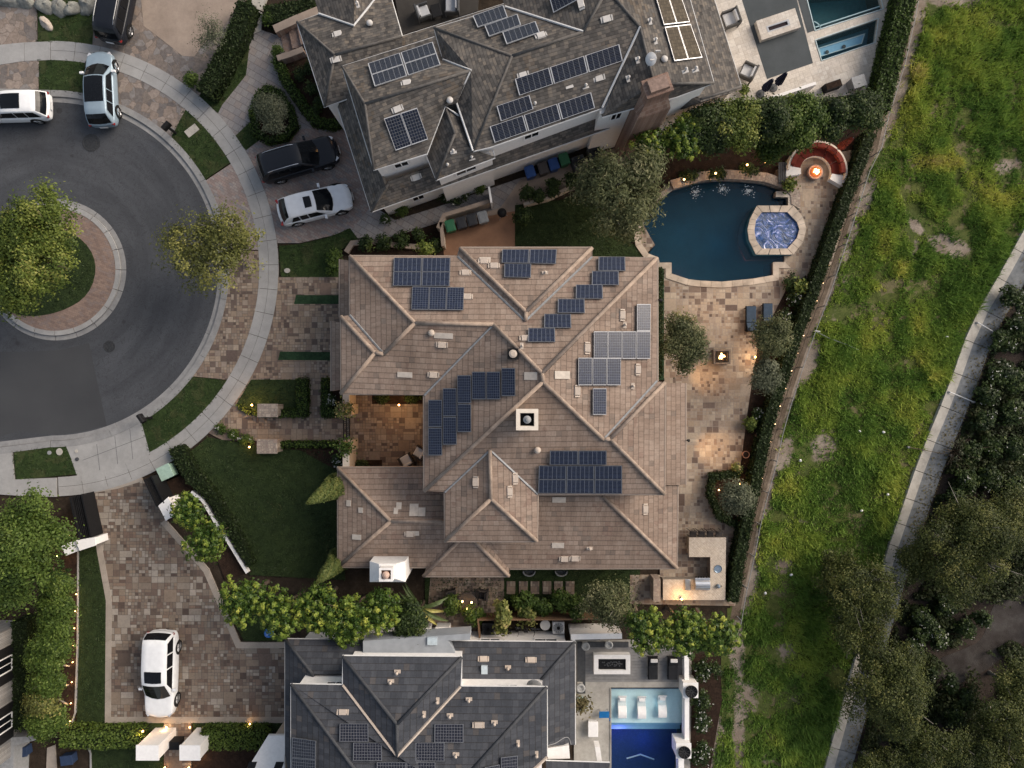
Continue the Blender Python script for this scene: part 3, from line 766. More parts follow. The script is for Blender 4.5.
def worn():
    gx, gy = np.meshgrid(np.arange(715, 1040, 3.0), np.arange(-40, 800, 3.0)); d = bare_at(gx, gy); k = 1 / S
    V = np.stack([(gx - 512) * k, (384 - gy) * k, np.full(gx.shape, .047)], -1).reshape(-1, 3); n = gx.shape[1]
    idx = np.arange(len(V)).reshape(gx.shape); q = np.stack([idx[:-1, :-1], idx[1:, :-1], idx[1:, 1:], idx[:-1, 1:]], -1).reshape(-1, 4)
    q = q[(d.reshape(-1)[q].max(1) > .08)]
    me = bpy.data.meshes.new('bare_earth'); me.from_pydata(V.tolist(), [], q.tolist()); me.attributes.new('worn', 'FLOAT', 'POINT').data.foreach_set('value', d.reshape(-1).astype(np.float32))
    t = NT('worn_meadow'); p = t.pos(); n1 = t.noise(p, 2.2, 7, .68); n2 = t.noise(p, 26, 4, .7)
    f = t.math('ADD', t.attr('worn')[2], t.math('MULTIPLY', t.math('SUBTRACT', n1, .5), 1.1)); f = t.math('MULTIPLY', t.math('SUBTRACT', f, .36), 5.0, clamp=True)
    c = t.ramp(t.noise(p, .9, 5), [(.3, (.17, .13, .10)), (.7, (.30, .255, .21))]); c = t.mix(.6, c, t.ramp(n2, [(.25, (.6, .6, .6)), (.75, (1.3, 1.3, 1.3))]), 'MULTIPLY')
    c = t.mix(f, t.ramp(n1, [(.3, (.05, .07, .02)), (.7, (.10, .115, .035))]), c)
    me.materials.append(t.done(t.principled(c, .95, .1, normal=t.bump(t.math('ADD', n1, n2), .8, .05)))); o = bpy.data.objects.new('bare_earth', me); COL.objects.link(o); struct(o)
worn()
CH_M = offset(CH_L, 9, False); CH_R = offset(CH_L, 26, False)
if CH_M[3][0] < CH_L[3][0]: CH_M = offset(CH_L, -9, False); CH_R = offset(CH_L, -26, False)
def channel():
    mb = MB()
    def lerp(a, b, t): return (a[0] + (b[0] - a[0]) * t, a[1] + (b[1] - a[1]) * t)
    mb2 = MB()
    for i in range(len(CH_L) - 1):
        L = (Vector(CH_L[i + 1]) - Vector(CH_L[i])).length; n = max(1, round(L / 30))
        for k in range(n):
            t0, t1 = k / n + .3 / L, (k + 1) / n - .3 / L
            A, B, Cc = [(lerp(q[i], q[i + 1], t0), lerp(q[i], q[i + 1], t1)) for q in (CH_L, CH_M, CH_R)]
            a0, a1, b0, b1, c0, c1 = P(*A[0], .2), P(*A[1], .2), P(*B[0], .045), P(*B[1], .045), P(*Cc[0], .09), P(*Cc[1], .09)
            mb.face([a0, a1, b1, b0][::-1] if (a1 - a0).cross(b1 - a1).z < 0 else [a0, a1, b1, b0])
            mb2.face([b0, b1, c1, c0][::-1] if (b1 - b0).cross(c1 - b1).z < 0 else [b0, b1, c1, c0])
    struct(mb.build('channel_bank', M['palecon'], solid=.2)); struct(mb2.build('channel_floor', M['channel'], solid=.15))
channel()
slab('hillside', CH_R + [(800, 1000), (1500, 1000), (1500, 90)], .03, M['slope'])
slab('gravel_track', smooth_poly([(1030, 578), (1005, 590), (990, 610), (984, 640), (962, 650), (930, 662), (945, 690), (985, 672), (1004, 655), (1030, 640)], 2), .04, M['greydirt'])
# ================================================================== HOUSES
def W3(p): return P(*p)
class Facet:
    def __init__(s, pts):
        s.pts = [W3(p) for p in pts]
        n = Vector((0, 0, 0)); k = len(s.pts)
        for i in range(k): n += s.pts[i].cross(s.pts[(i + 1) % k])
        n.normalize()
        if n.z < 0: n = -n; s.pts.reverse()
        s.n = n; s.c = sum(s.pts, Vector()) / k
        u = Vector((0, 0, 1)).cross(n)
        s.u = u.normalized() if u.length > 1e-4 else Vector((1, 0, 0))
        s.v = n.cross(s.u).normalized()
    def hit(s, px, py):
        """where the picture ray meets the slope"""
        g = P(px, py, 0); o = Vector((0, 0, H)); d = g - o
        t = (s.c - o).dot(s.n) / d.dot(s.n)
        return o + d * t
    def add(s, mb, m=0):
        lo = min((p.dot(s.v) for p in s.pts))
        mb.face(s.pts, m, [(p.dot(s.u), p.dot(s.v) - lo) for p in s.pts])

def runs(name, polylines, r, mat, parent, origin, lift=0.0, n=6, smooth=False):
    for l in polylines:
        mb = MB(); mb.tube([W3(p) + Vector((0, 0, lift)) for p in l], r, n); mb.build(name, mat, parent, origin, smooth=smooth)
def make_roof(name, facets, mat, parent, origin, solid=.16):
    mb = MB()
    for f in facets.values(): f.add(mb)
    return mb.build(name, mat, parent, origin, weld=False, solid=solid)
def panel(fac, quad, parent, origin, nx, ny, mats, lift=.13, thick=.045):
    """one photovoltaic panel lying on a slope; quad in picture coordinates"""
    c = [fac.hit(*q) + fac.n * lift for q in quad]
    ctr = sum(c, Vector()) / 4
    ins = [p + (ctr - p).normalized() * .045 + fac.n * .006 for p in c]
    mb = MB(); uv = [(0, 0), (1, 0), (1, 1), (0, 1)]
    if (c[1] - c[0]).cross(c[2] - c[1]).dot(fac.n) < 0: ins = ins[::-1]; uv = uv[::-1]
    mb.face(ins, 0, uv)
    g = mb.build('solar_panel', mats[0], parent, origin)
    fb = MB()
    top = [p + fac.n * .003 for p in c]; bot = [p - fac.n * thick for p in c]
    fb.mesh(top + bot, [(0, 1, 2, 3), (7, 6, 5, 4), (0, 4, 5, 1), (1, 5, 6, 2), (2, 6, 7, 3), (3, 7, 4, 0)])
    for i in range(4):  # raised rim
        a, b = top[i], top[(i + 1) % 4]
        ia, ib = [p + (ctr - p).normalized() * .05 for p in (a, b)]
        up = fac.n * .012
        fb.face([a + up, b + up, ib + up, ia + up]); fb.face([a, b, b + up, a + up]); fb.face([ib, ia, ia + up, ib + up])
    # mounting feet
    for p in c: 
        q = p + (ctr - p) * .25
        fb.tube([q - fac.n * thick, q - fac.n * (lift + .02)], .03, 4)
    # shares the panel's object as origin so that it is its child
    f = fb.build('panel_frame', mats[1], g, origin)
    return g
def grid_panels(fac, A, B, C, D, nx, ny, parent, origin, cx, cy, mats, gap=.02):
    """A,B,C,D corners; nx along A-B, ny along A-D"""
    def bl(u, v):
        a = Vector(A) * (1 - u) + Vector(B) * u; d = Vector(D) * (1 - u) + Vector(C) * u
        return tuple(a * (1 - v) + d * v)
    for i in range(nx):
        for j in range(ny):
            g = gap / nx; h = gap / ny
            panel(fac, [bl(i / nx + g / 2, j / ny + h / 2), bl((i + 1) / nx - g / 2, j / ny + h / 2), bl((i + 1) / nx - g / 2, (j + 1) / ny - h / 2), bl(i / nx + g / 2, (j + 1) / ny - h / 2)], parent, origin, cx, cy, mats)
def vent_cap(fac, px, py, parent, origin, mat, kind=0):
    """small things standing on a slope: 0 pipe with hood, 1 low hooded vent, 2 mushroom vent"""
    c = fac.hit(px, py); mb = MB()
    rz = math.atan2(fac.u.y, fac.u.x)
    if kind == 0:
        mb.tube([c - Vector((0, 0, .1)), c + Vector((0, 0, .3))], .05, 8)
        mb.box(c + fac.n * .03, (.34, .18, .04), rz, 0)
        mb.lathe([(.06, .27), (.085, .3), (.02, .36)], c, 8)
    elif kind == 1:
        M4 = Matrix((fac.u, fac.v, fac.n)).transposed().to_4x4(); M4.translation = c
        M4 = M4 @ Matrix.Scale(.68, 4); vs = [M4 @ Vector(q) for q in ((-.34, -.22, 0), (.34, -.22, 0), (.34, .24, 0), (-.34, .24, 0), (-.3, -.2, .2), (.3, -.2, .2), (.27, .2, .09), (-.27, .2, .09))]
        mb.mesh(vs, [(4, 5, 6, 7), (0, 1, 5, 4), (1, 2, 6, 5), (2, 3, 7, 6), (3, 0, 4, 7)])
        for sx in (-.41, .41):
            vs = [M4 @ Vector((sx + a * .05, b * .2, z)) for z in (.0, .1) for a, b in ((-1, -1), (1, -1), (1, 1), (-1, 1))]
            mb.mesh(vs, [(4, 5, 6, 7), (0, 1, 5, 4), (1, 2, 6, 5), (2, 3, 7, 6), (3, 0, 4, 7)])
    else:
        mb.lathe([(.14, 0), (.14, .08), (.18, .10), (.17, .16), (.08, .21), (.0, .22)], c, 14)
    return mb.build('roof_vent', mat, parent, origin, smooth=(kind == 2))

def inset_box(mb, x0, x1, y0, y1, h, top=None, rot=None, m=0):
    pts = [P(x0, y0, h), P(x1, y0, h), P(x1, y1, h), P(x0, y1, h)]
    mb.prism([p[:2] for p in pts], 0, top if top is not None else h - .12, m)
def wall_poly(mb, pts, h, top=None, z0=0.0, m=0):
    mb.prism([P(p[0], p[1], h)[:2] for p in pts], z0, top if top is not None else h - .12, m)
def window_on(p0, p1, z0, z1, parent, origin, n=2, frame=None, inset=.0):
    """sash window flush on a wall between two ground points (p0->p1 runs with the outside on its right)"""
    p0, p1 = Vector((*p0[:2], 0)), Vector((*p1[:2], 0)); d = (p1 - p0); L = d.length; d.normalize()
    nrm = Vector((d.y, -d.x, 0)); up = Vector((0, 0, 1))
    def quad(mb, a, b, c, e, off, th, m=0):
        q = [p0 + d * a + up * c + nrm * off, p0 + d * b + up * c + nrm * off, p0 + d * b + up * e + nrm * off, p0 + d * a + up * e + nrm * off]
        r = [v - nrm * th for v in q]
        mb.mesh(q + r, [(0, 1, 2, 3), (0, 4, 5, 1), (1, 5, 6, 2), (2, 6, 7, 3), (3, 7, 4, 0)], m)
    mb = MB(); quad(mb, 0, L, z0, z1, .012, .06)
    w = mb.build('window', M['glass'], parent, origin)
    fb = MB(); t = .07
    for a, b, c, e in ((0, L, z0, z0 + t), (0, L, z1 - t, z1), (0, t, z0 + t, z1 - t), (L - t, L, z0 + t, z1 - t)): quad(fb, a, b, c, e, .045, .06)
    for k in range(1, n): quad(fb, L * k / n - t / 3, L * k / n + t / 3, z0 + t, z1 - t, .04, .05)
    fb.build('window_frame', frame or M['whitetrim'], w, origin)
    return w

# ------------------------------------------------------------------ 1. tiled house in the middle
M['tile'] = tiles('concrete_roof_tile', [(0, (.240, .178, .142)), (.4, (.256, .192, .153)), (.75, (.267, .202, .162)), (1, (.288, .224, .182))], .28, .32, .026, .8, (.70, .68, .67), patch=(.20, .135, .108), amt=.75, line=.45)
M['tileridge'] = plain('ridge_tile', (.285, .222, .178), .85, .2, var=.25, scale=3, bump=.3)
M['solarblue'] = solar('solar_cells', 6, 10); M['solarframe'] = plain('panel_frame_metal', (.17, .175, .19), .4, .5, .6, var=.1)
M['tilepale'] = plain('replaced_tile', (.44, .39, .34), .85, .2, var=.12, scale=5)
O1 = P(512, 400, 0)
h1 = thing('tiled_house', 'big house with brown tiled hip roofs and a courtyard, in the centre of the picture', 'house', O1)
e, lw = 5.8, 3.0
D1, D2 = (542, 373, 8.35), (543, 382, 8.35)
E_, F_ = (493.5, 324.5, 7.28), (415, 323, 7.25)
G_, GP = (384, 354, 6.55), (375, 353, 6.58)
V1 = (424.5, 395, e); HH = (424.5, 491, e)
I1, I2 = (603.5, 439.5, 6.97), (610, 439, 6.97); K_ = (664.5, 494, e)
T_, U_ = (490, 450, 6.76), (491, 499, 6.78)
C1, C2 = (526, 312, 7.2), (525.5, 321, 7.2)
UP = {
 'north': Facet([(350, 256, e), (458, 256.5, e), C2, (592, 257, e), (657, 258, e), D1, E_, F_]),
 'nwing': Facet([(460, 248, e), (592, 248, e), C1]),
 'nwing_w': Facet([(460, 248, e), C1, C2, (458, 256.5, e)]),
 'nwing_e': Facet([(592, 248, e), (592, 257, e), C2, C1]),
 'west': Facet([(350, 256, e), F_, G_, (350, 315, e)]),
 'gar_n': Facet([(341, 316.5, e), GP, G_, (350, 315, e)]),
 'gar_w': Facet([(341, 316.5, e), (341, 393.5, e), GP]),
 'wing_s': Facet([(341, 393.5, e), V1, E_, F_, G_, GP]),
 'cen_w': Facet([E_, D1, D2, HH, V1]),
 'cen_s': Facet([D2, I1, I2, K_, (537.5, 494, e), T_, (445, 492, e), HH]),
 'dor_w': Facet([T_, (445, 492, e), (445, 541, e), U_]),
 'dor_e': Facet([T_, U_, (537, 541, e), (537.5, 494, e)]),
 'dor_s': Facet([U_, (445, 541, e), (537, 541, e)]),
 'east': Facet([D1, (657, 258, e), (657, 381, e), I1, D2]),
 'ewing_n': Facet([I1, (657, 381, e), (665, 382.5, e), I2]),
 'ewing_e': Facet([I2, (665, 382.5, e), K_]),
}
LOW = {
 'shed_w': Facet([(331.5, 321, lw), (331.5, 391, lw), (349, 388, 3.75), (349, 324, 3.75)]),
 'shed_nw': Facet([(340, 259, lw), (340, 317, lw), (358, 315, 3.75), (358, 262, 3.75)]),
 'sw_n': Facet([(338, 468, lw), (391, 521, 4.25), (452, 521, 4.25), (452, 492, 3.6), (432, 468, lw)]),
 'sw_w': Facet([(338, 468, lw), (338, 567, lw), (391, 521, 4.25)]),
 'sw_s': Facet([(338, 567, lw), (430, 567, lw), (452, 545, 3.6), (452, 521, 4.25), (391, 521, 4.25)]),
 'porch_s': Facet([(423.5, 576, lw), (509, 576, lw), (467, 533, 4.05)]),
 'porch_w': Facet([(423.5, 576, lw), (467, 533, 4.05), (467, 516, 4.05), (430, 556, lw)]),
 'porch_e': Facet([(509, 576, lw), (509, 568.5, lw), (490, 541, 3.66), (467, 516, 4.05), (467, 533, 4.05)]),
 'se_s': Facet([ (677, 568, lw), (603, 496, 4.75), (536, 496, 4.75), (470, 541, 3.62), (500, 568.5, lw)]),
 'se_e': Facet([(677, 568, lw), (677.5, 485.5, lw), (652, 485.5, 3.6), (604, 486, 4.75), (603, 496, 4.75)]),
 'shed_e': Facet([(685.5, 383, lw), (685.5, 485, lw), (650, 485, 3.85), (650, 383, 3.85)]),
}
r1 = make_roof('roof', UP, M['tile'], h1, O1)
def pieces(F, groups, mat, parent, origin):
    return [make_roof('lower_roof', {k: F[k] for k in g.split()}, mat, parent, origin) for g in groups]
r1b = pieces(LOW, ['sw_n sw_w sw_s', 'shed_w', 'shed_nw', 'porch_s porch_w porch_e', 'se_s se_e shed_e'], M['tile'], h1, O1)[0]
runs('ridge_cap', [[(460, 248, e), C1], [(592, 248, e), C1], [C1, C2], [(350, 256, e), F_], [F_, E_], [F_, G_], [G_, GP], [GP, (341, 316.5, e)], [GP, (341, 393.5, e)], [E_, D1], [D1, D2], [D1, (657, 258, e)], [D2, HH], [D2, I1], [I1, I2], [I2, K_], [I2, (665, 382.5, e)], [T_, U_], [U_, (445, 541, e)], [U_, (537, 541, e)]], .11, M['tileridge'], r1, O1, .03, 7, True)
runs('ridge_cap', [[(338, 468, lw), (391, 521, 4.25)], [(338, 567, lw), (391, 521, 4.25)], [(391, 521, 4.25), (452, 521, 4.25)], [(423.5, 576, lw), (467, 533, 4.05)], [(509, 576, lw), (467, 533, 4.05)], [(677, 568, lw), (603, 496, 4.75)]], .11, M['tileridge'], r1b, O1, .03, 7, True)
runs('valley_flashing', ((C2, (458, 256.5, e)), (C2, (592, 257, e)), (G_, (350, 315, e)), (E_, V1), (T_, (445, 492, e)), (T_, (537.5, 494, e)), (I1, (657, 381, e))), .07, M['valley'], r1, O1, 0, 5)
runs('gutter', [[(350, 256, e), (458, 256.5, e)], [(458, 256.5, e), (459.6, 247.6, e), (592.5, 247.6, e), (592.5, 257.4, e), (657.6, 257.6, e), (657.6, 381, e)], [(665.4, 382.5, e), (665, 494.5, e), (538, 494.5, e)], [(537.5, 494, e), (537.5, 541.6, e), (444.6, 541.6, e), (444.6, 492, e)], [(424, 491.5, e), (424, 395, e)], [(424.5, 394, e), (340.6, 394, e), (340.6, 316.5, e)], [(349.6, 315, e), (349.6, 256, e)],
           [(331, 321, lw), (331, 391, lw)], [(339.5, 259, lw), (339.5, 317, lw)], [(432, 467.5, lw), (337.5, 467.5, lw), (337.5, 567.6, lw), (430, 567.6, lw)], [(423, 576.6, lw), (509.6, 576.6, lw), (509.6, 569, lw), (677.6, 568.6, lw), (678, 485, lw)], [(686, 485, lw), (686, 383, lw)]], .075, M['guttertan'], h1, O1, -.1)
mb = MB()
inset_box(mb, 357, 500, 263, 387, e); inset_box(mb, 432, 650, 264, 487, e, 5.66); inset_box(mb, 467, 585, 255, 300, e, 5.64)
inset_box(mb, 452, 530, 470, 534, e, 5.62); inset_box(mb, 600, 658, 390, 488, e, 5.60); inset_box(mb, 348, 400, 324, 386, e, 5.58)
inset_box(mb, 345, 455, 475, 560, lw); inset_box(mb, 500, 670, 480, 561, lw, 2.86); inset_box(mb, 630, 678, 390, 478, lw, 2.84)
inset_box(mb, 338, 370, 328, 384, lw, 2.82); inset_box(mb, 347, 375, 266, 311, lw, 2.80)
mb.build('wall', M['tanstucco'], h1, O1)
# porch posts
for x in (430, 503):
    mb = MB(); c = P(x, 571, lw); mb.box((c.x, c.y, 1.42), (.35, .35, 2.84)); mb.box((c.x, c.y, .15), (.5, .5, .3))
    mb.build('porch_post', M['cream'], h1, O1, bevel=.02)
# garage doors on the street side and a few openings
for ya, yb in ((330, 354), (358, 382)):
    a, b = P(338, ya, lw), P(338, yb, lw)
    mb = MB(); mb.box(((a.x + b.x) / 2 - .03, (a.y + b.y) / 2, 1.15), (.08, abs(a.y - b.y), 2.3))
    for k in range(1, 5): mb.box((a.x - .08, (a.y + b.y) / 2, k * .46), (.03, abs(a.y - b.y), .03))
    mb.build('garage_door', M['wood'], h1, O1)
for (p, q, z0, z1) in ((P(650, 300, e), P(650, 285, e), 3.7, 5.0), (P(650, 350, e), P(650, 330, e), 3.7, 5.0), (P(650, 350, e), P(650, 310, e), .2, 2.5), (P(678, 455, lw), P(678, 410, lw), .2, 2.3), (P(658, 455, e), P(658, 425, e), 4.1, 5.1), (P(670, 545, lw), P(670, 515, lw), .9, 2.2), (P(480, 534, e), P(505, 534, e), 4.3, 5.2), (P(540, 561, lw), P(570, 561, lw), .9, 2.2), (P(600, 561, lw), P(630, 561, lw), .9, 2.2), (P(432, 440, e), P(432, 415, e), 3.6, 5.0)):
    window_on(p, q, z0, z1, h1, O1)
# solar panels
SM = (M['solarblue'], M['solarframe'])
fN, fNW, fE, fS, fW = UP['north'], UP['nwing'], UP['east'], UP['cen_s'], UP['cen_w']
grid_panels(fN, (394, 259), (451, 259), (450, 287.5), (393, 287), 2, 2, h1, O1, 10, 6, SM)
grid_panels(fN, (412.5, 287.6), (464.5, 288.5), (463.5, 311.5), (411.5, 311), 3, 1, h1, O1, 6, 10, SM)
grid_panels(fNW, (502, 250.5), (557, 250.5), (556, 265.2), (501.5, 264), 2, 1, h1, O1, 10, 6, SM)
grid_panels(fNW, (504, 264.8), (531.5, 265), (531, 279), (504, 278.5), 1, 1, h1, O1, 10, 6, SM)
for (x, y) in ((598, 258), (591.5, 272.2), (575.5, 285.8), (557.5, 300), (544, 315), (528, 329)):
    grid_panels(fN, (x, y), (x + 27, y), (x + 27.4, y + 14.2), (x - .3, y + 14), 1, 1, h1, O1, 10, 6, SM)
def vp(x, y, w=14, hh=27): grid_panels(fE, (x, y), (x + w - .2, y), (x + w - .4, y + hh), (x, y + hh), 1, 1, h1, O1, 6, 10, SM)
vp(635.5, 304, 14, 27.5)
for i in range(4): vp(592.5 + i * 14.2, 331.2, 14.2, 28)
for i in range(3): vp(577 + i * 14.3, 357.5, 14.3, 28)
vp(591.5, 388, 14, 27)
def wp(x, y, hh=28): grid_panels(fW, (x, y), (x + 13.6, y), (x + 13.8, y + hh), (x, y + hh), 1, 1, h1, O1, 6, 10, SM)
wp(429.5, 399.5, 27.5); wp(429.5, 427.4, 28); wp(444, 388, 28.4); wp(444, 416.7, 28); wp(458.5, 375, 28.4); wp(458.5, 403.7, 28.4); wp(473, 371.5, 28); wp(487.5, 371.5, 28); wp(502.5, 367.8, 28.5)
grid_panels(fS, (549.5, 449.5), (606.5, 449.5), (606.5, 463.8), (549.2, 463.6), 2, 1, h1, O1, 10, 6, SM)
grid_panels(fS, (538.5, 464.4), (622, 464.4), (622, 492.5), (537.8, 492), 3, 2, h1, O1, 10, 6, SM)
for (f, x, y, k) in ((fN, 465.5, 273, 1), (fN, 467, 297, 1), (fN, 525.5, 338.5, 1), (UP['wing_s'], 431.5, 333, 2), (UP['wing_s'], 442, 344.5, 1), (UP['wing_s'], 433.5, 374.5, 1), (fE, 622, 315, 1), (fE, 624.5, 325, 0), (fE, 587, 348, 1), (fE, 637.5, 369.5, 1), (fE, 632.5, 386, 0), (fE, 577, 391, 1), (UP['cen_w'], 522, 346, 0), (fS, 537.5, 450, 2), (UP['dor_e'], 515, 478.5, 1), (UP['dor_e'], 509.5, 491.5, 1), (UP['dor_w'], 476, 482, 1), (LOW['se_s'], 564.5, 558.5, 1), (LOW['se_s'], 575, 558, 1), (LOW['se_s'], 589.5, 548, 0), (LOW['se_e'], 645, 509, 1), (UP['nwing'], 484, 261.5, 1), (UP['nwing'], 494, 266, 1), (UP['nwing'], 545, 273, 0), (LOW['sw_s'], 410, 533.5, 1)):
    vent_cap(f, x, y, r1, O1, M['ventpale'], k)
# replaced, paler tiles
def pale(fac, px, py, w, hgt):
    c = fac.hit(px, py) + fac.n * .02; u, v = fac.u * w / 2, fac.v * hgt / 2
    mb = MB(); mb.mesh([c - u - v, c + u - v, c + u + v, c - u + v, c - u - v + fac.n * .03, c + u - v + fac.n * .03, c + u + v + fac.n * .03, c - u + v + fac.n * .03], [(4, 5, 6, 7), (0, 1, 5, 4), (1, 2, 6, 5), (2, 3, 7, 6), (3, 0, 4, 7)])
    mb.build('replaced_tile', M['tilepale'], r1, O1)
for q in ((fE, 562, 375, .4, .85), (fS, 540, 396, .8, .4), (LOW['sw_n'], 414, 510, .5, .7), (LOW['sw_n'], 422, 512, .4, .5), (LOW['sw_n'], 399, 506, .3, .4), (LOW['sw_n'], 396, 511, .25, .35), (LOW['sw_w'], 349, 503, .35, .3), (LOW['sw_w'], 361, 510, .3, .3), (LOW['sw_w'], 357, 537, .3, .6), (LOW['sw_s'], 413, 533, .7, .3), (UP['wing_s'], 443.5, 335.5, 1.0, .3), (UP['wing_s'], 405, 374.5, .8, .3), (LOW['se_s'], 559, 499.5, .75, .35), (LOW['se_s'], 558, 545, .7, .35), (UP['cen_w'], 531, 376, .4, .7), (UP['nwing'], 485, 260, .6, .3)):
    pale(*q)
# attic fan base on the west slope, roof kerb
f = UP['cen_w']; c = f.hit(513, 354)
mb = MB(); mb.box(c + Vector((0, 0, .12)), (.55, .55, .25)); mb.build('skylight_kerb', M['black'], r1, O1)
mb = MB(); mb.lathe([(.2, .0), (.21, .06), (.12, .1)], c + Vector((0, 0, .25)), 14); mb.build('attic_fan', M['ventpale'], r1, O1)
# square chimney on the south slope
def hollow_box(mb, x0, x1, y0, y1, z0, z1, t, m=0):
    mb.prism([(x0, y0), (x1, y0), (x1, y1), (x0, y1)], z0, z1, m, [[(x0 + t, y0 + t), (x1 - t, y0 + t), (x1 - t, y1 - t), (x0 + t, y1 - t)]])
a, b = P(517.5, 429, 9.0), P(537, 410.5, 9.0)
mb = MB(); hollow_box(mb, a.x, b.x, a.y, b.y, 6.6, 8.75, .14); hollow_box(mb, a.x - .07, b.x + .07, a.y - .07, b.y + .07, 8.62, 8.9, .2)
ch = mb.build('chimney', M['cream'], h1, O1)
mb = MB(); mb.box(((a.x + b.x) / 2, (a.y + b.y) / 2, 8.45), (b.x - a.x - .3, b.y - a.y - .3, .06)); mb.build('chimney_top', M['black'], ch, O1)
mb = MB(); mb.lathe([(.13, 8.45), (.13, 8.8), (.2, 8.82), (.2, 8.9), (.05, 8.98)], ((a.x + b.x) / 2, (a.y + b.y) / 2, 0), 14); mb.lathe([(.06, 8.97), (.06, 9.03)], ((a.x + b.x) / 2, (a.y + b.y) / 2, 0), 10); mb.build('flue_cap', M['grey'], ch, O1)
# stepped white chimney on the south-west corner
a, b = P(369, 583, 4.6), P(405, 562, 4.6)
mb = MB(); mb.prism([(a.x, a.y), (b.x, a.y), (b.x, b.y), (a.x, b.y)], 0, 4.4)
c0, c1 = P(379, 581.5, 5.4), P(393, 568, 5.4)
mb.mesh([(a.x, a.y, 4.4), (b.x, a.y, 4.4), (b.x, b.y, 4.4), (a.x, b.y, 4.4), (c0.x - .1, c0.y - .02, 4.9), (c1.x + .1, c0.y - .02, 4.9), (c1.x + .1, c1.y + .1, 4.9), (c0.x - .1, c1.y + .1, 4.9)], [(0, 1, 5, 4), (1, 2, 6, 5), (2, 3, 7, 6), (3, 0, 4, 7), (4, 5, 6, 7)])
hollow_box(mb, c0.x, c1.x, c0.y, c1.y, 4.5, 5.4, .12)
ch = mb.build('chimney', M['stucco'], h1, O1, bevel=.03)
mb = MB(); mb.box(((c0.x + c1.x) / 2, (c0.y + c1.y) / 2, 5.25), (c1.x - c0.x - .26, c1.y - c0.y - .26, .05)); mb.build('chimney_top', plain('rusty_metal', (.10, .05, .035), .7, .3, var=.3), ch, O1)
mb = MB(); mb.lathe([(.16, 5.25), (.2, 5.42), (.2, 5.5), (.06, 5.58)], ((c0.x + c1.x) / 2, (c0.y + c1.y) / 2, 0), 14); mb.build('flue_cap', plain('clay_cap', (.48, .34, .27), .7, .3), ch, O1)

# ------------------------------------------------------------------ 2. shingled house at the top
M['shingle'] = tiles('slate_shingle', [(0, (.064, .059, .056)), (.3, (.092, .085, .079)), (.6, (.120, .110, .100)), (.85, (.148, .130, .113)), (1, (.172, .148, .124))], .22, .17, .018, .45, (.7, .7, .7), patch=(.135, .105, .078), amt=.6, line=.5)
M['shingleridge'] = plain('shingle_ridge', (.095, .09, .086), .9, .2, var=.25, scale=4)
M['solarblack'] = solar('solar_cells_dark', 6, 10, (.006, .008, .016), (.13, .135, .145)); M['solarframe2'] = plain('panel_frame_bright', (.52, .52, .53), .4, .5, .4, var=.08)
O2 = P(520, 120, 0)
h2 = thing('shingled_house', 'house with grey shingled hip roofs, white walls and a brick chimney, along the top edge', 'house', O2)
u, sk = 6.5, 3.8
r1p, r2p = (365, 104, 7.7), (471, 70.5, 7.72)
b3a, b3b = (512, 56, 7.95), (583, 32, 7.95)
b4, b5 = (640, 27, 7.9), (654, 84, 7.85)
c1, c2, c3, c4 = (342, 66, u), (434.6, 36.8, u), (374, 170, u), (427, 153.5, u)
g1, g2, g3 = (297, 22, 4.3), (324.5, 107, 4.3), (352, 97, 4.3)
UP2 = {
 'w_n': Facet([c1, c2, (443, 60, u), r2p, r1p]),
 'w_w': Facet([c1, r1p, c3]),
 'w_s': Facet([c3, r1p, r2p, (457, 103, 6.9), (445, 106.5, 6.9), c4]),
 'm_w': Facet([(434, 28, u), b3a, (473, 151, u), (456.5, 102.5, 6.75), r2p, (443, 60, u)]),
 'm_n': Facet([(434, 28, u), (505, 7, u), b3b, b3a]),
 'm_s': Facet([b3a, b3b, (603, -3, 8.3), (613, -4, 8.3), b4, (602, 108, u), (490, 147, u), (473, 151, u)]),
 'x_w': Facet([(505, 7, u), (486, -50, u), (580, -80, 8.3), (603, -3, 8.3), b3b]),
 'e_w': Facet([b4, b5, (602, 117, u)]),
 'e_s': Facet([b5, (648, 104, u), (602, 117, u)]),
 'e_se': Facet([b5, (714, 83, u), (676, 97, u), (648, 104, u)]),
 'e_e': Facet([b4, (613, -4, 8.3), (598, -55, 8.3), (673, -60, u), (714, 83, u), b5]),
 'd_w': Facet([(445, 106.5, 6.75), (455, 134, 6.7), (436, 180, 5.6), (426.5, 155, 5.6)]),
 'd_s': Facet([(455, 134, 6.7), (473, 151, 6.3), (495, 157.5, 5.6), (436, 180, 5.6)]),
 'd_e': Facet([(445, 106.5, 6.75), (459, 116, 6.4), (473, 151, 6.3), (455, 134, 6.7)]),
}
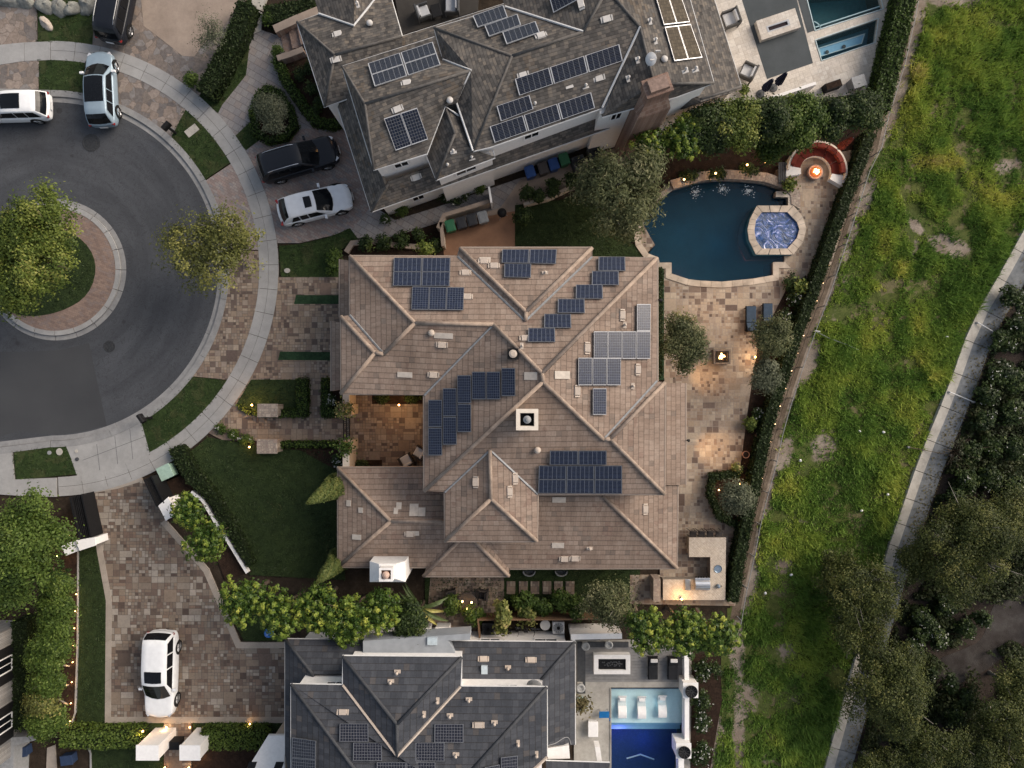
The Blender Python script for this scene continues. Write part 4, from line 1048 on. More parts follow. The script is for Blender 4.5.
LOW2 = {
 'skirt_w': Facet([(337.7, 106.7, sk), (371, 212, sk), (386, 188, 4.7), (350, 78, 4.7)]),
 'skirt_s': Facet([(371, 212, sk), (496, 168, sk), (480, 150, 4.7), (388, 182, 4.7)]),
 'skirt_m': Facet([(494, 168.6, sk), (610, 128, sk), (600, 117.5, 4.6), (490, 153.5, 4.6)]),
 'skirt_e': Facet([(741.5, 86.5, 3.7), (702, -40, 3.7), (664, -40, 4.7), (694, 95, 4.7), (701, 99, 4.7)]),
 'skirt_se': Facet([(741.5, 86.5, 3.7), (701, 99, 4.7), (690, 95, 4.7), (680, 107, 3.7)]),
 'gar_n': Facet([g1, (335, 55, 5.3), (402, 36, 5.3), (391, -2, 4.3), (375, 0, 4.5), (354, 26, 5.0), (319, 14, 4.3)]),
 'gar_v': Facet([(319, 14, 4.35), (354, 26, 5.02), (354, -60, 5.6), (300, -50, 4.35)]),
 'gar_v2': Facet([(354, 26, 5.02), (375, 0, 4.4), (365, -60, 4.4), (354, -60, 5.6)]),
 'gar_w': Facet([g1, g2, (335, 55, 5.3)]),
 'gar_s': Facet([g2, g3, (402, 82, 4.5), (402, 36, 5.3), (335, 55, 5.3)]),
 'walk': Facet([(393, 39, 3.6), (506, 3, 3.6), (514, 30, 4.2), (400, 66, 4.2)]),
}
r2 = make_roof('roof', UP2, M['shingle'], h2, O2)
r2b = pieces(LOW2, ['skirt_w skirt_s', 'skirt_m', 'skirt_e skirt_se', 'gar_n gar_v gar_v2 gar_w gar_s', 'walk'], M['shingle'], h2, O2)[0]
runs('ridge_cap', [[c1, r1p], [r1p, r2p], [r1p, c3], [(434, 28, u), b3a], [b3a, b3b], [b3a, (473, 151, u)], [b4, b5], [b4, (613, -4, 8.3)], [b3b, (603, -3, 8.3)], [b5, (714, 83, u)], [(455, 134, 6.7), (436, 180, 5.6)], [(445, 106.5, 6.75), (455, 134, 6.7)]], .075, M['shingleridge'], r2, O2, .01, 5, True)
runs('ridge_cap', [[(335, 55, 5.3), (402, 36, 5.3)], [g1, (335, 55, 5.3)], [g2, (335, 55, 5.3)], [(741.5, 86.5, 3.7), (701, 99, 4.7)], [(371, 212, sk), (388, 184, 4.7)]], .075, M['shingleridge'], r2b, O2, .01, 5, True)
runs('valley_flashing', ([(505, 7, u), b3b], [(602, 108, u), b4], [(443, 60, u), r2p, (456.5, 102.5, 6.75), (473, 151, u)], [(426.5, 155, 5.9), (445, 106.5, 6.78), (459, 116, 6.5)], [(319, 14, 4.35), (354, 26, 5.02), (375, 0, 4.4)]), .06, M['gutterwhite'], r2, O2, .05, 5)
runs('gutter', [[c2, c1, c3, c4], [(443, 60, u), (434, 28, u), (505, 7, u)], [(473, 151, u), (490, 147, u), (602, 108, u)], [(602, 117, u), (648, 104, u), (676, 97, u), (714, 83, u), (673, -60, u)], [(426.5, 155, 5.6), (436, 180, 5.6), (495, 157.5, 5.6), (493, 150, 5.7)],
           [(337.7, 106.7, sk), (371, 212, sk), (496, 168, sk)], [(494, 168.6, sk), (610, 128, sk)], [(702, -40, 3.7), (741.5, 86.5, 3.7), (680, 107, 3.7)], [(319, 14, 4.3), g1, g2, g3], [(375, 0, 4.35), (391, -2, 4.3), (402, 36, 4.3)], [(393, 39, 3.6), (506, 3, 3.6)]], .05, M['gutterwhite'], h2, O2, -.05)
mb = MB()
wall_poly(mb, [(346, 68), (433, 41), (444, 100), (425, 150), (375.5, 166)], u, 6.35)
wall_poly(mb, [(437, 31), (506, 11), (600, -20), (660, -40), (686, 0), (709, 81), (676, 94.5), (600, 113), (600, 105), (491, 144), (475, 148)], u, 6.36)
wall_poly(mb, [(429.5, 154), (472, 130), (492, 155), (438, 176)], 5.6, 5.45)
wall_poly(mb, [(348, 112), (377, 199), (494, 157.5), (606, 119), (590, 90), (400, 90)], sk, 3.55)
wall_poly(mb, [(300, 24), (326, 103), (349, 95), (398, 80), (398, 38), (388, 2), (375, 4), (354, 26), (319, 18)], 4.3, 4.05)
wall_poly(mb, [(682, 20), (706, -20), (736, 84), (681, 103)], 3.7, 3.4)
w2 = mb.build('wall', M['stucco'], h2, O2)
# windows on the south side
def on_wall(pa, pb, h, t0, t1, z0, z1, off=.0):
    a, b = P(*pa, h), P(*pb, h)
    return window_on(a.lerp(b, t0), a.lerp(b, t1), z0, z1, h2, O2, 2)
on_wall((600, 113), (676, 94.5), u, .17, .33, 5.0, 5.95)
on_wall((600, 113), (676, 94.5), u, .84, .98, 4.7, 5.9)
on_wall((377, 199), (494, 157.5), sk, .25, .36, 1.0, 2.4); on_wall((377, 199), (494, 157.5), sk, .6, .7, 1.0, 2.4)
on_wall((494, 157.5), (606, 119), sk, .15, .26, 1.2, 2.4); on_wall((494, 157.5), (606, 119), sk, .6, .72, 1.2, 2.4)
on_wall((375.5, 166), (427, 150.5), u, .3, .6, 5.25, 6.0); on_wall((491, 144), (600, 105), u, .3, .45, 5.3, 6.0)
on_wall((438, 176), (492, 155), 5.6, .3, .7, 4.4, 5.2)
for (t0, t1) in ((.12, .44), (.54, .9)):
    a, b = P(348, 112, sk), P(377, 199, sk); p, q = a.lerp(b, t0), a.lerp(b, t1)
    d = (q - p).normalized(); nn = Vector((-abs(d.y), -d.x * (1 if d.y < 0 else -1), 0)) 
    c = (p + q) / 2; mb = MB(); mb.box((c.x, c.y, 1.2), ((q - p).length, .16, 2.4), math.atan2(d.y, d.x)); mb.build('garage_door', M['whitetrim'], h2, O2)
# porch beams
SM2 = (M['solarblack'], M['solarframe2']); SM2B = (solar('solar_cells_bronze', 6, 10, (.060, .049, .035), (.035, .031, .027), .6, .08), M['solarframe2'])
f = UP2['w_n']; grid_panels(f, (368, 65.6), (433.5, 43.7), (441.5, 66.7), (374.8, 88.5), 2, 2, h2, O2, 10, 6, SM2, .03)
f = UP2['w_s']; grid_panels(f, (383.5, 118), (417, 107), (428.3, 139.5), (395.6, 151), 2, 1, h2, O2, 6, 10, SM2, .03)
f = UP2['m_n']
for q in (((472.7, 18), (504, 7), (508.5, 19.5), (477.7, 29.5)), ((484.6, 28), (518, 16), (521.7, 27), (489, 38.7)), ((502.3, 34.5), (536, 23.3), (540.3, 34.4), (506.5, 46.3))): grid_panels(f, *q, 1, 1, h2, O2, 10, 6, SM2)
grid_panels(UP2['x_w'], (549, -4), (573, -11), (578, 1), (554, 14), 1, 1, h2, O2, 6, 6, SM2)
f = UP2['m_s']
grid_panels(f, (514, 79), (619, 44), (622.7, 61), (518.5, 96), 3, 1, h2, O2, 10, 6, SM2, .03)
grid_panels(f, (496, 106), (529.4, 94.8), (533.5, 109), (500.4, 121.5), 1, 1, h2, O2, 10, 6, SM2)
grid_panels(f, (489, 126.5), (591, 92), (595, 108), (494, 143), 3, 1, h2, O2, 10, 6, SM2, .03)
f = UP2['e_e']
grid_panels(f, (663, 28), (689, 25), (701, 59.4), (673, 63), 2, 1, h2, O2, 6, 10, SM2B, .03)
grid_panels(f, (652.6, -7), (677, -10), (688.6, 24), (662.6, 27), 2, 1, h2, O2, 6, 10, SM2B, .03)
for (f, x, y, k) in ((LOW2['gar_n'], 338, 34.5, 1), (LOW2['gar_s'], 336, 59.5, 1), (LOW2['gar_n'], 370, 24, 2), (LOW2['gar_v'], 358, 5, 0), (UP2['w_n'], 407, 83.5, 1), (UP2['w_s'], 397.5, 109, 1), (UP2['m_w'], 465, 58, 2), (UP2['w_s'], 450, 101, 2), (UP2['d_s'], 453.5, 152, 0), (UP2['d_s'], 472, 158.5, 0), (UP2['d_s'], 448, 166, 0), (UP2['m_n'], 541, 36, 1), (UP2['m_s'], 606.5, 19, 1), (UP2['m_s'], 569, 85.5, 1), (UP2['m_s'], 585.5, 87, 0), (UP2['m_s'], 599, 78, 1), (UP2['m_s'], 535, 105, 0), (UP2['m_s'], 523, 75, 1), (UP2['e_w'], 637.5, 60.5, 0), (UP2['e_w'], 628, 79, 0), (UP2['e_e'], 649.5, 22, 0), (UP2['e_e'], 655, 41.5, 0), (UP2['e_e'], 664, 60, 2), (UP2['e_se'], 685, 71, 0), (UP2['e_se'], 695, 70, 0), (LOW2['skirt_s'], 416, 177, 1), (UP2['x_w'], 581, 4, 1)):
    vent_cap(f, x, y, r2, O2, M['ventwhite'], k)
# brick chimney
cc = P(660, 80, 8.4); rz = R(19.5)
mb = MB(); mb.box((cc.x - .1, cc.y - .35, 3.2), (1.9, 1.2, 6.4), rz); 
cth = Matrix.Rotation(rz, 3, 'Z')
vs = []
for z, hx, hy in ((6.4, .95, .6), (7.4, .64, .42)):
    for sx, sy in ((-1, -1), (1, -1), (1, 1), (-1, 1)): vs.append(Vector((cc.x - .1, cc.y - .35 + (.12 if z > 7 else 0), z)) + cth @ Vector((sx * hx, sy * hy, 0)))
mb.mesh(vs, [(0, 1, 5, 4), (1, 2, 6, 5), (2, 3, 7, 6), (3, 0, 4, 7)])
mb.box((cc.x - .1, cc.y - .23, 7.8), (1.28, .84, .8), rz); mb.box((cc.x - .1, cc.y - .23, 8.25), (1.42, .96, .12), rz)
ch = mb.build('chimney', M['brickwall'], h2, O2)
mb = MB(); mb.box((cc.x - .1, cc.y - .23, 8.42), (1.1, .7, .22), rz, top=.9); mb.build('chimney_cap', plain('copper_cap', (.20, .14, .115), .55, .4, .3, var=.3), ch, O2)
# satellite dish
def dish(fac, px, py, parent, origin, col, r=.42):
    c = fac.hit(px, py); mb = MB(); d = Vector((-.15, -.5, .85)).normalized(); a = d.cross(Vector((1, 0, 0))).normalized(); b = d.cross(a)
    ctr = c + Vector((0, 0, .75)); vs = [ctr - d * .08]; n = 18
    for k in range(n): vs.append(ctr + (a * math.cos(6.2832 * k / n) + b * math.sin(6.2832 * k / n) * .85) * r)
    mb.mesh(vs, [(0, 1 + k, 1 + (k + 1) % n) for k in range(n)])
    o = mb.build('satellite_dish', col, parent, origin, smooth=True, solid=.02)
    mb = MB(); mb.tube([c, c + Vector((0, 0, .5)), ctr - d * .1], .03, 6); mb.tube([ctr - b * r * .6, ctr + d * .45], .015, 5); mb.box(ctr + d * .45, (.1, .07, .07)); mb.tube([ctr - d * .1, ctr - d * .05 + Vector((.3, .3, .15))], .012, 4); mb.box(ctr - d * .05 + Vector((.3, .3, .2)), (.25, .06, .12)); mb.build('dish_mast', M['ventwhite'], o, origin)
dish(UP2['e_w'], 648, 66, h2, O2, M['gutterwhite'], .32)
# wall lamp by the garage
lc = P(338, 109, 2.6); mb = MB(); mb.box((lc.x - .0, lc.y, 2.6), (.16, .16, .3)); wl = mb.build('wall_lamp', M['bulb'], h2, O2)
L = bpy.data.lights.new('wall_lamp_glow', 'POINT'); L.energy = 2.5; L.color = (1, .5, .18); L.shadow_soft_size = .1; L.specular_factor = 0
lo = bpy.data.objects.new('wall_lamp_glow', L); COL.objects.link(lo); lo.location = (lc.x - .3 , lc.y - .3, 2.4)

# ------------------------------------------------------------------ 3. slate house at the bottom
M['slate'] = tiles('dark_slate_tile', [(0, (.040, .044, .053)), (.5, (.051, .055, .065)), (1, (.064, .068, .078))], .30, .34, .022, .6, (.8, .8, .82), amt=.5, line=.6)
M['slateridge'] = plain('slate_ridge', (.045, .048, .054), .8, .3, var=.2, scale=4)
O3 = P(430, 720, 0)
h3 = thing('slate_house', 'house with dark slate grey roofs and white walls, along the bottom edge', 'house', O3)
u3, l3 = 6.3, 3.6
A1, A2 = (372, 792, 7.95), (452, 792, 7.95)
B1, B2 = (397, 724, 7.6), (397, 756, 7.6)
UP3 = {
 'a_n': Facet([(291, 684, u3), (343, 685, u3), B2, (460, 686.5, u3), (547, 687, u3), A2, A1]),
 'a_top': Facet([A1, A2, (452, 900, 7.95), (372, 900, 7.95)]),
 'a_w': Facet([(291, 684, u3), A1, (372, 900, 7.95), (291, 900, u3)]),
 'a_e': Facet([(547, 687, u3), (547, 757, u3), (533, 770, 6.6), (533, 900, 6.6), (452, 900, 7.95), A2]),
 'b_n': Facet([(342.5, 656, u3), (462, 657, u3), B1]),
 'b_w': Facet([(342.5, 656, u3), B1, B2, (343, 685, u3)]),
 'b_e': Facet([(462, 657, u3), (460.5, 686.5, u3), B2, B1]),
}
LOW3 = {
 'nw_n': Facet([(285, 639, l3), (400, 640, l3), (400, 674, 4.7), (313, 674, 4.7)]),
 'nw_w': Facet([(285, 639, l3), (313, 674, 4.7), (313, 900, 4.7), (285, 755, l3)]),
 'ne_n': Facet([(449, 641, l3), (575, 642, l3), (541, 680, 4.7), (449, 680, 4.7)]),
 'ne_e': Facet([(575, 642, l3), (575, 745, l3), (541, 745, 4.7), (541, 680, 4.7)]),
 'se_n': Facet([(546, 761, 4.4), (610, 763, 4.4), (590, 850, 5.5), (546, 850, 5.5)]),
}
r3 = make_roof('roof', UP3, M['slate'], h3, O3); r3b = pieces(LOW3, ['ne_n ne_e', 'nw_n nw_w', 'se_n'], M['slate'], h3, O3)[0]
runs('ridge_cap', [[(342.5, 656, u3), B1], [(462, 657, u3), B1], [B1, B2], [(291, 684, u3), A1], [(547, 687, u3), A2]], .09, M['slateridge'], r3, O3, .02, 6, True)
runs('ridge_cap', [[(285, 639, l3), (313, 674, 4.7)], [(575, 642, l3), (541, 680, 4.7)]], .09, M['slateridge'], r3b, O3, .02, 6, True)
runs('valley_flashing', ([(343, 685, u3), B2], [(460.5, 686.5, u3), B2], [(547, 757, u3), (533, 770, 6.6)]), .075, M['ventpale'], r3, O3, .02, 5)
runs('gutter', [[(291, 900, u3), (291, 684, u3), (342.5, 685, u3)], [(342.5, 685, u3), (342.5, 656, u3), (462, 657, u3), (461, 686.5, u3)], [(461, 686.5, u3), (547, 687, u3), (547, 757, u3)], [(285, 755, l3), (285, 639, l3), (400, 640, l3)], [(449, 641, l3), (575, 642, l3), (575, 745, l3)], [(546, 761, 4.4), (610, 763, 4.4)]], .05, M['gutterwhite'], h3, O3, -.05)
mb = MB()
wall_poly(mb, [(295, 690), (345, 690), (345, 668), (459, 668.5), (459, 692), (543, 692.5), (540, 895), (295, 895)], u3, 6.15)
wall_poly(mb, [(292, 654), (400, 654), (400, 760), (292, 760)], l3, 3.4)
wall_poly(mb, [(452, 653), (568, 653), (568, 742), (452, 760)], l3, 3.4)
wall_poly(mb, [(370, 652), (460, 652), (455, 690), (370, 690)], l3, 3.3)
mb.build('wall', M['stucco'], h3, O3)
for (a, b, h, z0, z1) in (((342, 690), (322, 690), u3, 5.3, 5.75), ((415, 668.3), (392, 668.2), u3, 5.2, 5.9), ((518, 692.3), (500, 692.3), u3, 5.4, 5.9), ((560, 653), (535, 653), l3, 1.4, 2.4), ((500, 653), (478, 653), l3, 1.4, 2.4)):
    window_on(P(*a, h), P(*b, h), z0, z1, h3, O3)
# flat porch roof with skylight
mb = MB(); wall_poly(mb, [(363, 641), (470, 633.5), (470, 640), (448, 640.5), (455, 653), (363, 653)], 4.2, 4.2, 3.0); fr = mb.build('porch_roof', plain('grey_membrane', (.24, .26, .285), .7, .3, var=.12, scale=2), h3, O3)
c = P(432.5, 640.5, 4.2); mb = MB(); mb.box((c.x, c.y, 4.26), (.55, .42, .14)); mb.build('skylight', plain('skylight_glass', (.40, .47, .52), .1, .6), fr, O3)
SM3 = (solar('solar_cells_slate', 10, 6, (.009, .010, .016), (.15, .155, .17)), M['solarframe'])
f = UP3['a_n']
for q in ((340, 723), (353.5, 742)): grid_panels(f, q, (q[0] + 29, q[1]), (q[0] + 29.4, q[1] + 18.5), (q[0] - .4, q[1] + 18.3), 1, 1, h3, O3, 10, 6, SM3)
for q in ((434.5, 723.5), (415.5, 742)): grid_panels(f, q, (q[0] + 29.5, q[1]), (q[0] + 29.5, q[1] + 19), (q[0] - .3, q[1] + 18.7), 1, 1, h3, O3, 10, 6, SM3)
grid_panels(f, (377, 761.5), (436, 761.5), (436, 781), (377, 781), 2, 1, h3, O3, 10, 6, SM3)
grid_panels(UP3['a_w'], (293.5, 736), (317.5, 739.5), (317, 797), (292, 797), 1, 3, h3, O3, 10, 6, SM3)
grid_panels(UP3['a_e'], (500, 756), (517, 754), (517, 775), (500, 776), 1, 1, h3, O3, 6, 6, SM3); grid_panels(UP3['a_e'], (484, 766), (499, 763), (499, 780), (484, 780), 1, 1, h3, O3, 6, 6, SM3)
for (f, x, y, k) in ((UP3['b_n'], 391, 681, 0), (UP3['b_n'], 397.5, 671.5, 0), (UP3['b_e'], 437.5, 700.5, 0), (UP3['b_e'], 424, 714, 0), (UP3['a_n'], 343, 712, 1), (UP3['a_n'], 469, 699, 0), (UP3['a_n'], 450, 715, 0), (UP3['a_n'], 478.5, 725, 1), (UP3['a_n'], 494.5, 722, 0), (UP3['a_n'], 456, 754, 0), (UP3['a_e'], 518, 743, 0), (UP3['a_e'], 536.5, 754, 0), (LOW3['ne_n'], 483.5, 659, 1), (LOW3['ne_n'], 531, 660, 1), (LOW3['ne_n'], 508, 667, 0)):
    vent_cap(f, x, y, r3, O3, M['ventpale'], k)
c = LOW3['ne_n'].hit(484.5, 669); mb = MB(); mb.box(c + Vector((0, 0, .08)), (.35, .45, .16)); mb.build('skylight', plain('skylight_glass', (.40, .47, .52)), r3b, O3)
dish(LOW3['ne_n'], 534, 680, h3, O3, M['grey'], .5)
# white balcony box at the south-east corner and the cable on the roof
mb = MB(); mb.prism(xy([(548, 748), (569, 745.5), (570, 758.5), (548, 759)], 4.1), 3.2, 4.1); mb.build('parapet', M['stucco'], h3, O3); mb = MB(); mb.prism(xy([(595, 747), (600, 747), (602, 761), (597, 761)], 3.8), 3.1, 3.8); mb.build('parapet', M['stucco'], h3, O3)
mb = MB(); pts = [(548, 745), (556, 743), (564, 737), (569, 737), (571, 744)]; mb.tube([LOW3['ne_e'].hit(*p) + Vector((0, 0, .04)) for p in smooth_poly(pts, 2, False)], .02, 5); mb.build('cable', M['grey'], r3b, O3)

# entrance canopy left of the slate house
O4 = P(262, 760, 0); h4 = thing('entrance_canopy', 'white flat entrance canopy with two dark slots beside the slate house', 'canopy', O4)
mb = MB(); mb.prism(xy([(268, 735.5), (284.5, 735.5), (284.5, 800), (228, 800)], 2.9), 2.7, 2.9); mb.build('canopy_roof', M['stucco'], h4, O4)
for xx in (249, 276):
    mb = MB(); mb.prism(xy([(xx, 762), (xx + 8, 762), (xx - 2, 790), (xx - 10, 790)], 2.92), 2.88, 2.925); mb.build('roof_slot', M['black'], h4, O4)
mb = MB(); mb.prism(xy([(270, 742), (283, 742), (283, 800), (236, 800)], 2.9), 0, 2.7); mb.build('wall', M['tanstucco'], h4, O4)

# ------------------------------------------------------------------ 4. stone house cut by the left edge
O5 = P(0, 700, 0); h5 = thing('stone_house', 'grey stone house with black shuttered windows, cut off by the left edge', 'house', O5)
M['greystone'] = ashlar('grey_house_stone', [(.24, .235, .23), (.20, .195, .19), (.28, .275, .27)], .4, (.14, .14, .14))
mb = MB(); mb.prism([(P(27, 0).x, P(0, 620).y), (P(27, 0).x, P(0, 745).y), (P(-200, 0).x, P(0, 745).y), (P(-200, 0).x, P(0, 620).y)], 0, 6.0); mb.build('wall', M['greystone'], h5, O5)
wx = P(27, 0).x
mb = MB()
ya, yb, xm = P(0, 612).y, P(0, 752).y, P(-87, 0).x
mb.face([(wx + .4, ya, 5.9), (xm, (ya + yb) / 2, 8.2), (wx + .4, yb, 5.9)][::-1]); mb.face([(wx + .4, ya, 5.9), (P(-210, 0).x, ya, 5.9), (P(-210, 0).x, (ya + yb) / 2, 8.2), (xm, (ya + yb) / 2, 8.2)]); mb.face([(wx + .4, yb, 5.9), (xm, (ya + yb) / 2, 8.2), (P(-210, 0).x, (ya + yb) / 2, 8.2), (P(-210, 0).x, yb, 5.9)])
mb.build('roof', M['shingleridge'], h5, O5, solid=.15)
for yy in (665, 723):
    k = 41.2 / 43
    y0, y1 = (384 - yy + 8) / S * k, (384 - yy - 8) / S * k
    w = window_on((wx, y1), (wx, y0), 1.3, 2.7, h5, O5, 2)
    for sy, o_ in ((y0 + .32, 0), (y1 - .32, 0)):
        mb = MB(); mb.box((wx + .04, sy, 2.0), (.07, .55, 1.5)); mb.build('shutter', M['black'], h5, O5)
mb = MB(); mb.prism(xy([(-20, 740), (32, 736), (36, 740), (14, 746), (12, 800), (-20, 800)], 1.4), 0, 1.4); mb.build('porch_wall', M['grey'], h5, O5)
# ================================================================== VEHICLES
def paint(name, col, metal=0.0, rough=.35):
    if name in MATS: return MATS[name]
    t = NT(name); n = t.noise(t.objc(), 3, 3)
    c = t.ramp(n, [(.3, tuple(x * .94 for x in col)), (.7, tuple(min(1, x * 1.05) for x in col))])
    MATS[name] = t.done(t.principled(c, rough, .3, metal, coat=.12)); return MATS[name]
M['taillight'] = plain('tail_lamp', (.22, .012, .012), .2, .5, coat=.5)
M['headlight'] = plain('head_lamp', (.45, .47, .5), .12, .6, coat=.5)
M['chrome'] = plain('chrome', (.6, .6, .62), .15, .5, .9, var=.05)
M['plate'] = plain('number_plate', (.6, .6, .6), .5, .3)
M['rim'] = plain('wheel_rim', (.30, .30, .31), .3, .5, .8, var=.1)

def lerp(a, b, t): return a + (b - a) * t
def interp(x, xs, ys):
    for i in range(len(xs) - 1):
        if x <= xs[i + 1]: return lerp(ys[i], ys[i + 1], max(0, (x - xs[i]) / (xs[i + 1] - xs[i])))
    return ys[-1]
def pane(mb, q, off=.008, th=.012, inset=0.0):
    """thin glass sheet standing just proud of a quad (corner order keeps outside on the normal)"""
    q = [Vector(p) for p in q]; n = (q[1] - q[0]).cross(q[3] - q[0]).normalized()
    c = sum(q, Vector()) / 4
    a = [p + (c - p).normalized() * inset + n * off for p in q]; b = [p - n * th for p in a]
    mb.mesh(a + b, [(0, 1, 2, 3), (0, 4, 5, 1), (1, 5, 6, 2), (2, 6, 7, 3), (3, 7, 4, 0)])

def make_car(name, label, cat, px, py, heading, L, Wd, Hh, body, o):
    t = thing(name, label, cat, P(px, py, .12 if o.get('lift', 1) else .035), heading)
    w = Wd / 2; belt = .575 * Hh
    rd = o.get('deck', .60)        # rear deck height share
    wsb, wst = o.get('wsb', .235), o.get('wst', .05)     # windscreen foot, head (share of length from the centre)
    rt, rb = o.get('rt', -.40), o.get('rb', -.485)
    boxy = o.get('boxy', 0)
    st = [(-.492, .72, .50, .36), (-.482, .83, .555, .31), (-.455, .93, .575, .27), (-.40, .985, .585, .24), (-.2, 1, .585, .21), (.08, 1, .58, .21), (wsb, .995, .57, .22), (.33, .975, .545 + boxy * .02, .23), (.40, .95, .515 + boxy * .045, .26), (.44, .90, .48 + boxy * .06, .29), (.468, .81, .43 + boxy * .06, .32), (.482, .68, .36 + boxy * .06, .36)]
    mb = MB(); rings = []
    for xf, wf, zf, z0 in st:
        x = xf * L; hw = w * wf; zd = zf * Hh; d = zd - z0
        half = [(hw * .92, z0), (hw * .995, z0 + d * .2), (hw, z0 + d * .5), (hw * .985, z0 + d * .75), (hw * .955, z0 + d * .93), (hw * .88, zd), (hw * .5, zd + .022), (0, zd + .035)]
        bow = lambda y: .16 * max(0, (abs(xf) - .36) / .14) * (1 if xf > 0 else -.6) * (1 - (y / hw) ** 2)
        rings.append([(x + bow(y), y, z) for y, z in half] + [(x + bow(y), -y, z) for y, z in half[-2::-1]])
    n = len(rings[0]); vs = [p for r in rings for p in r]; fs = []
    for i in range(len(rings) - 1):
        for k in range(n - 1): fs.append((i * n + k, (i + 1) * n + k, (i + 1) * n + k + 1, i * n + k + 1))
        fs.append((i * n + n - 1, (i + 1) * n + n - 1, (i + 1) * n, i * n))
    fs.append(tuple(range(n))); fs.append(tuple(range((len(rings) - 1) * n, len(rings) * n))[::-1])
    fs = [f[::-1] for f in fs]
    mb.mesh(vs, fs)
    mb.build('body', body, t, smooth=True, subsurf=1)
    # cabin
    wb, wt = w * .89, w * o.get('roofw', .74)
    cs = [(rb, wb, belt - .02), (lerp(rb, rt, .55), lerp(wb, wt, .6), lerp(belt, Hh, .62)), (rt, wt, Hh * .955), (rt + .06, wt * 1.02, Hh * .988), (-.14, wt * 1.03, Hh), (wst - .09, wt * 1.02, Hh * .992), (wst, wt, Hh * .955), (lerp(wst, wsb, .5), lerp(wt, wb, .5), lerp(Hh * .955, belt - .02, .5)), (wsb, wb, belt - .02)]
    def base_x(xf): return min(max(xf, rb), wsb) * L
    mb = MB(); vs = []; fs = []
    for xf, hw, z in cs:
        x = xf * L
        for s in (1, -1):
            pass
        bw = max(0, (xf - wst + .06) / (wsb - wst + .06)) * .20 - max(0, (rt + .04 - xf) / (rt + .04 - rb)) * .08
        vs += [(x, wb, belt - .1), (x, lerp(wb, hw, .96), lerp(belt - .02, z, .93)), (x, hw * .93, z), (x + bw * .75, hw * .5, z + .02), (x + bw, 0, z + .028), (x + bw * .75, -hw * .5, z + .02), (x, -hw * .93, z), (x, -lerp(wb, hw, .96), lerp(belt - .02, z, .93)), (x, -wb, belt - .1)]
    n = 9
    for i in range(len(cs) - 1):
        for k in range(n - 1): fs.append((i * n + k, (i + 1) * n + k, (i + 1) * n + k + 1, i * n + k + 1)[::-1])
    mb.mesh(vs, [f[::-1] for f in fs] if False else fs)
    roofmat = body
    mb.build('cabin', roofmat, t, smooth=True)
    # glass
    def top_at(xf):
        xs = [c[0] for c in cs]; return interp(xf, xs, [c[1] for c in cs]), interp(xf, xs, [c[2] for c in cs])
    def slope_pane(name, x0, x1, m, wk=.9, nseg=4):
        mb = MB(); ed = .02 if wk < .8 else .006
        for i in range(nseg):
            a, b = lerp(x0, x1, i / nseg), lerp(x0, x1, (i + 1) / nseg)
            (wa, za), (wb_, zb) = top_at(a), top_at(b)
            bwf = lambda xf: max(0, (xf - wst + .06) / (wsb - wst + .06)) * .20 - max(0, (rt + .04 - xf) / (rt + .04 - rb)) * .08
            for (s0, s1, e0, e1) in ((1, .5, ed, .024), (.5, 0, .024, .034), (0, -.5, .034, .024), (-.5, -1, .024, ed)):
                j = lambda xf, s: xf * L + bwf(xf) * (1 if s == 0 else .75 * (abs(s) < 1))
                q = [(j(a, s0), wa * wk * s0, za + e0), (j(a, s1), wa * wk * s1, za + e1), (j(b, s1), wb_ * wk * s1, zb + e1), (j(b, s0), wb_ * wk * s0, zb + e0)]
                if (Vector(q[1]) - Vector(q[0])).cross(Vector(q[3]) - Vector(q[0])).z < 0: q = [q[1], q[0], q[3], q[2]]
                pane(mb, q, .022)
        return mb.build(name, m, t)
    slope_pane('windscreen', lerp(wst, wsb, .07), lerp(wst, wsb, .95), M['glass'])
    slope_pane('rear_window', lerp(rb, rt, .12), lerp(rb, rt, .92), M['glass'])
    if o.get('blackroof'): slope_pane('glass_roof', lerp(rt, wst, o.get('glass0', .06)), lerp(rt, wst, .99), M['glass'], .86, 6)
    if o.get('sunroof'):
        a, b = o['sunroof']; slope_pane('sunroof', a, b, M['glass'], o.get('sunw', .68), 3)
    for s in (1, -1):
        xs = [rt + .03, rt + (wst - rt) * .33, rt + (wst - rt) * .66, wst + .015]
        for k in range(3):
            a, b = xs[k] + .008, xs[k + 1] - .008
            def side(xf, f):
                hw, z = top_at(xf); return (xf * L, s * (lerp(wb, hw, f * .96) + .002), lerp(belt - .02, z, f * .93))
            a2 = a - (.05 if k == 0 else 0); b2 = b + (.09 if k == 2 else 0)
            lo = lambda xf: (xf * L, s * (wb + .004), belt + .05)
            q = [lo(a2), lo(b2), side(b, .88), side(a, .88)]
            if s > 0: q = [q[1], q[0], q[3], q[2]]
            mb = MB(); pane(mb, q, .014); mb.build('side_window', M['glass'], t)
        # mirror
        mb = MB(); mb.box((wst * L + .13 * L * .75, s * (w + .10), belt + .08), (.14, .24, .16)); mb.tube([(wst * L + .1 * L, s * wb, belt), (wst * L + .1 * L, s * (w + .05), belt + .05)], .03, 5)
        mb.build('wing_mirror', o.get('mirror', body), t, bevel=.03)
        if o.get('rails'):
            mb = MB(); pts = []
            for k in range(7):
                xf = lerp(rt + .04, wst - .03, k / 6); hw, z = top_at(xf); pts.append((xf * L, s * hw * .88, z + (.05 if 0 < k < 6 else .0)))
            mb.tube(pts, .022, 6); mb.build('roof_rail', M['chrome'], t)
        # lamps
        mb = MB(); mb.box((.447 * L, s * w * .66, Hh * (.44 + boxy * .055)), (.26, .30, .09), -s * .6, tx=0); mb.build('headlight', M['headlight'], t, bevel=.02)
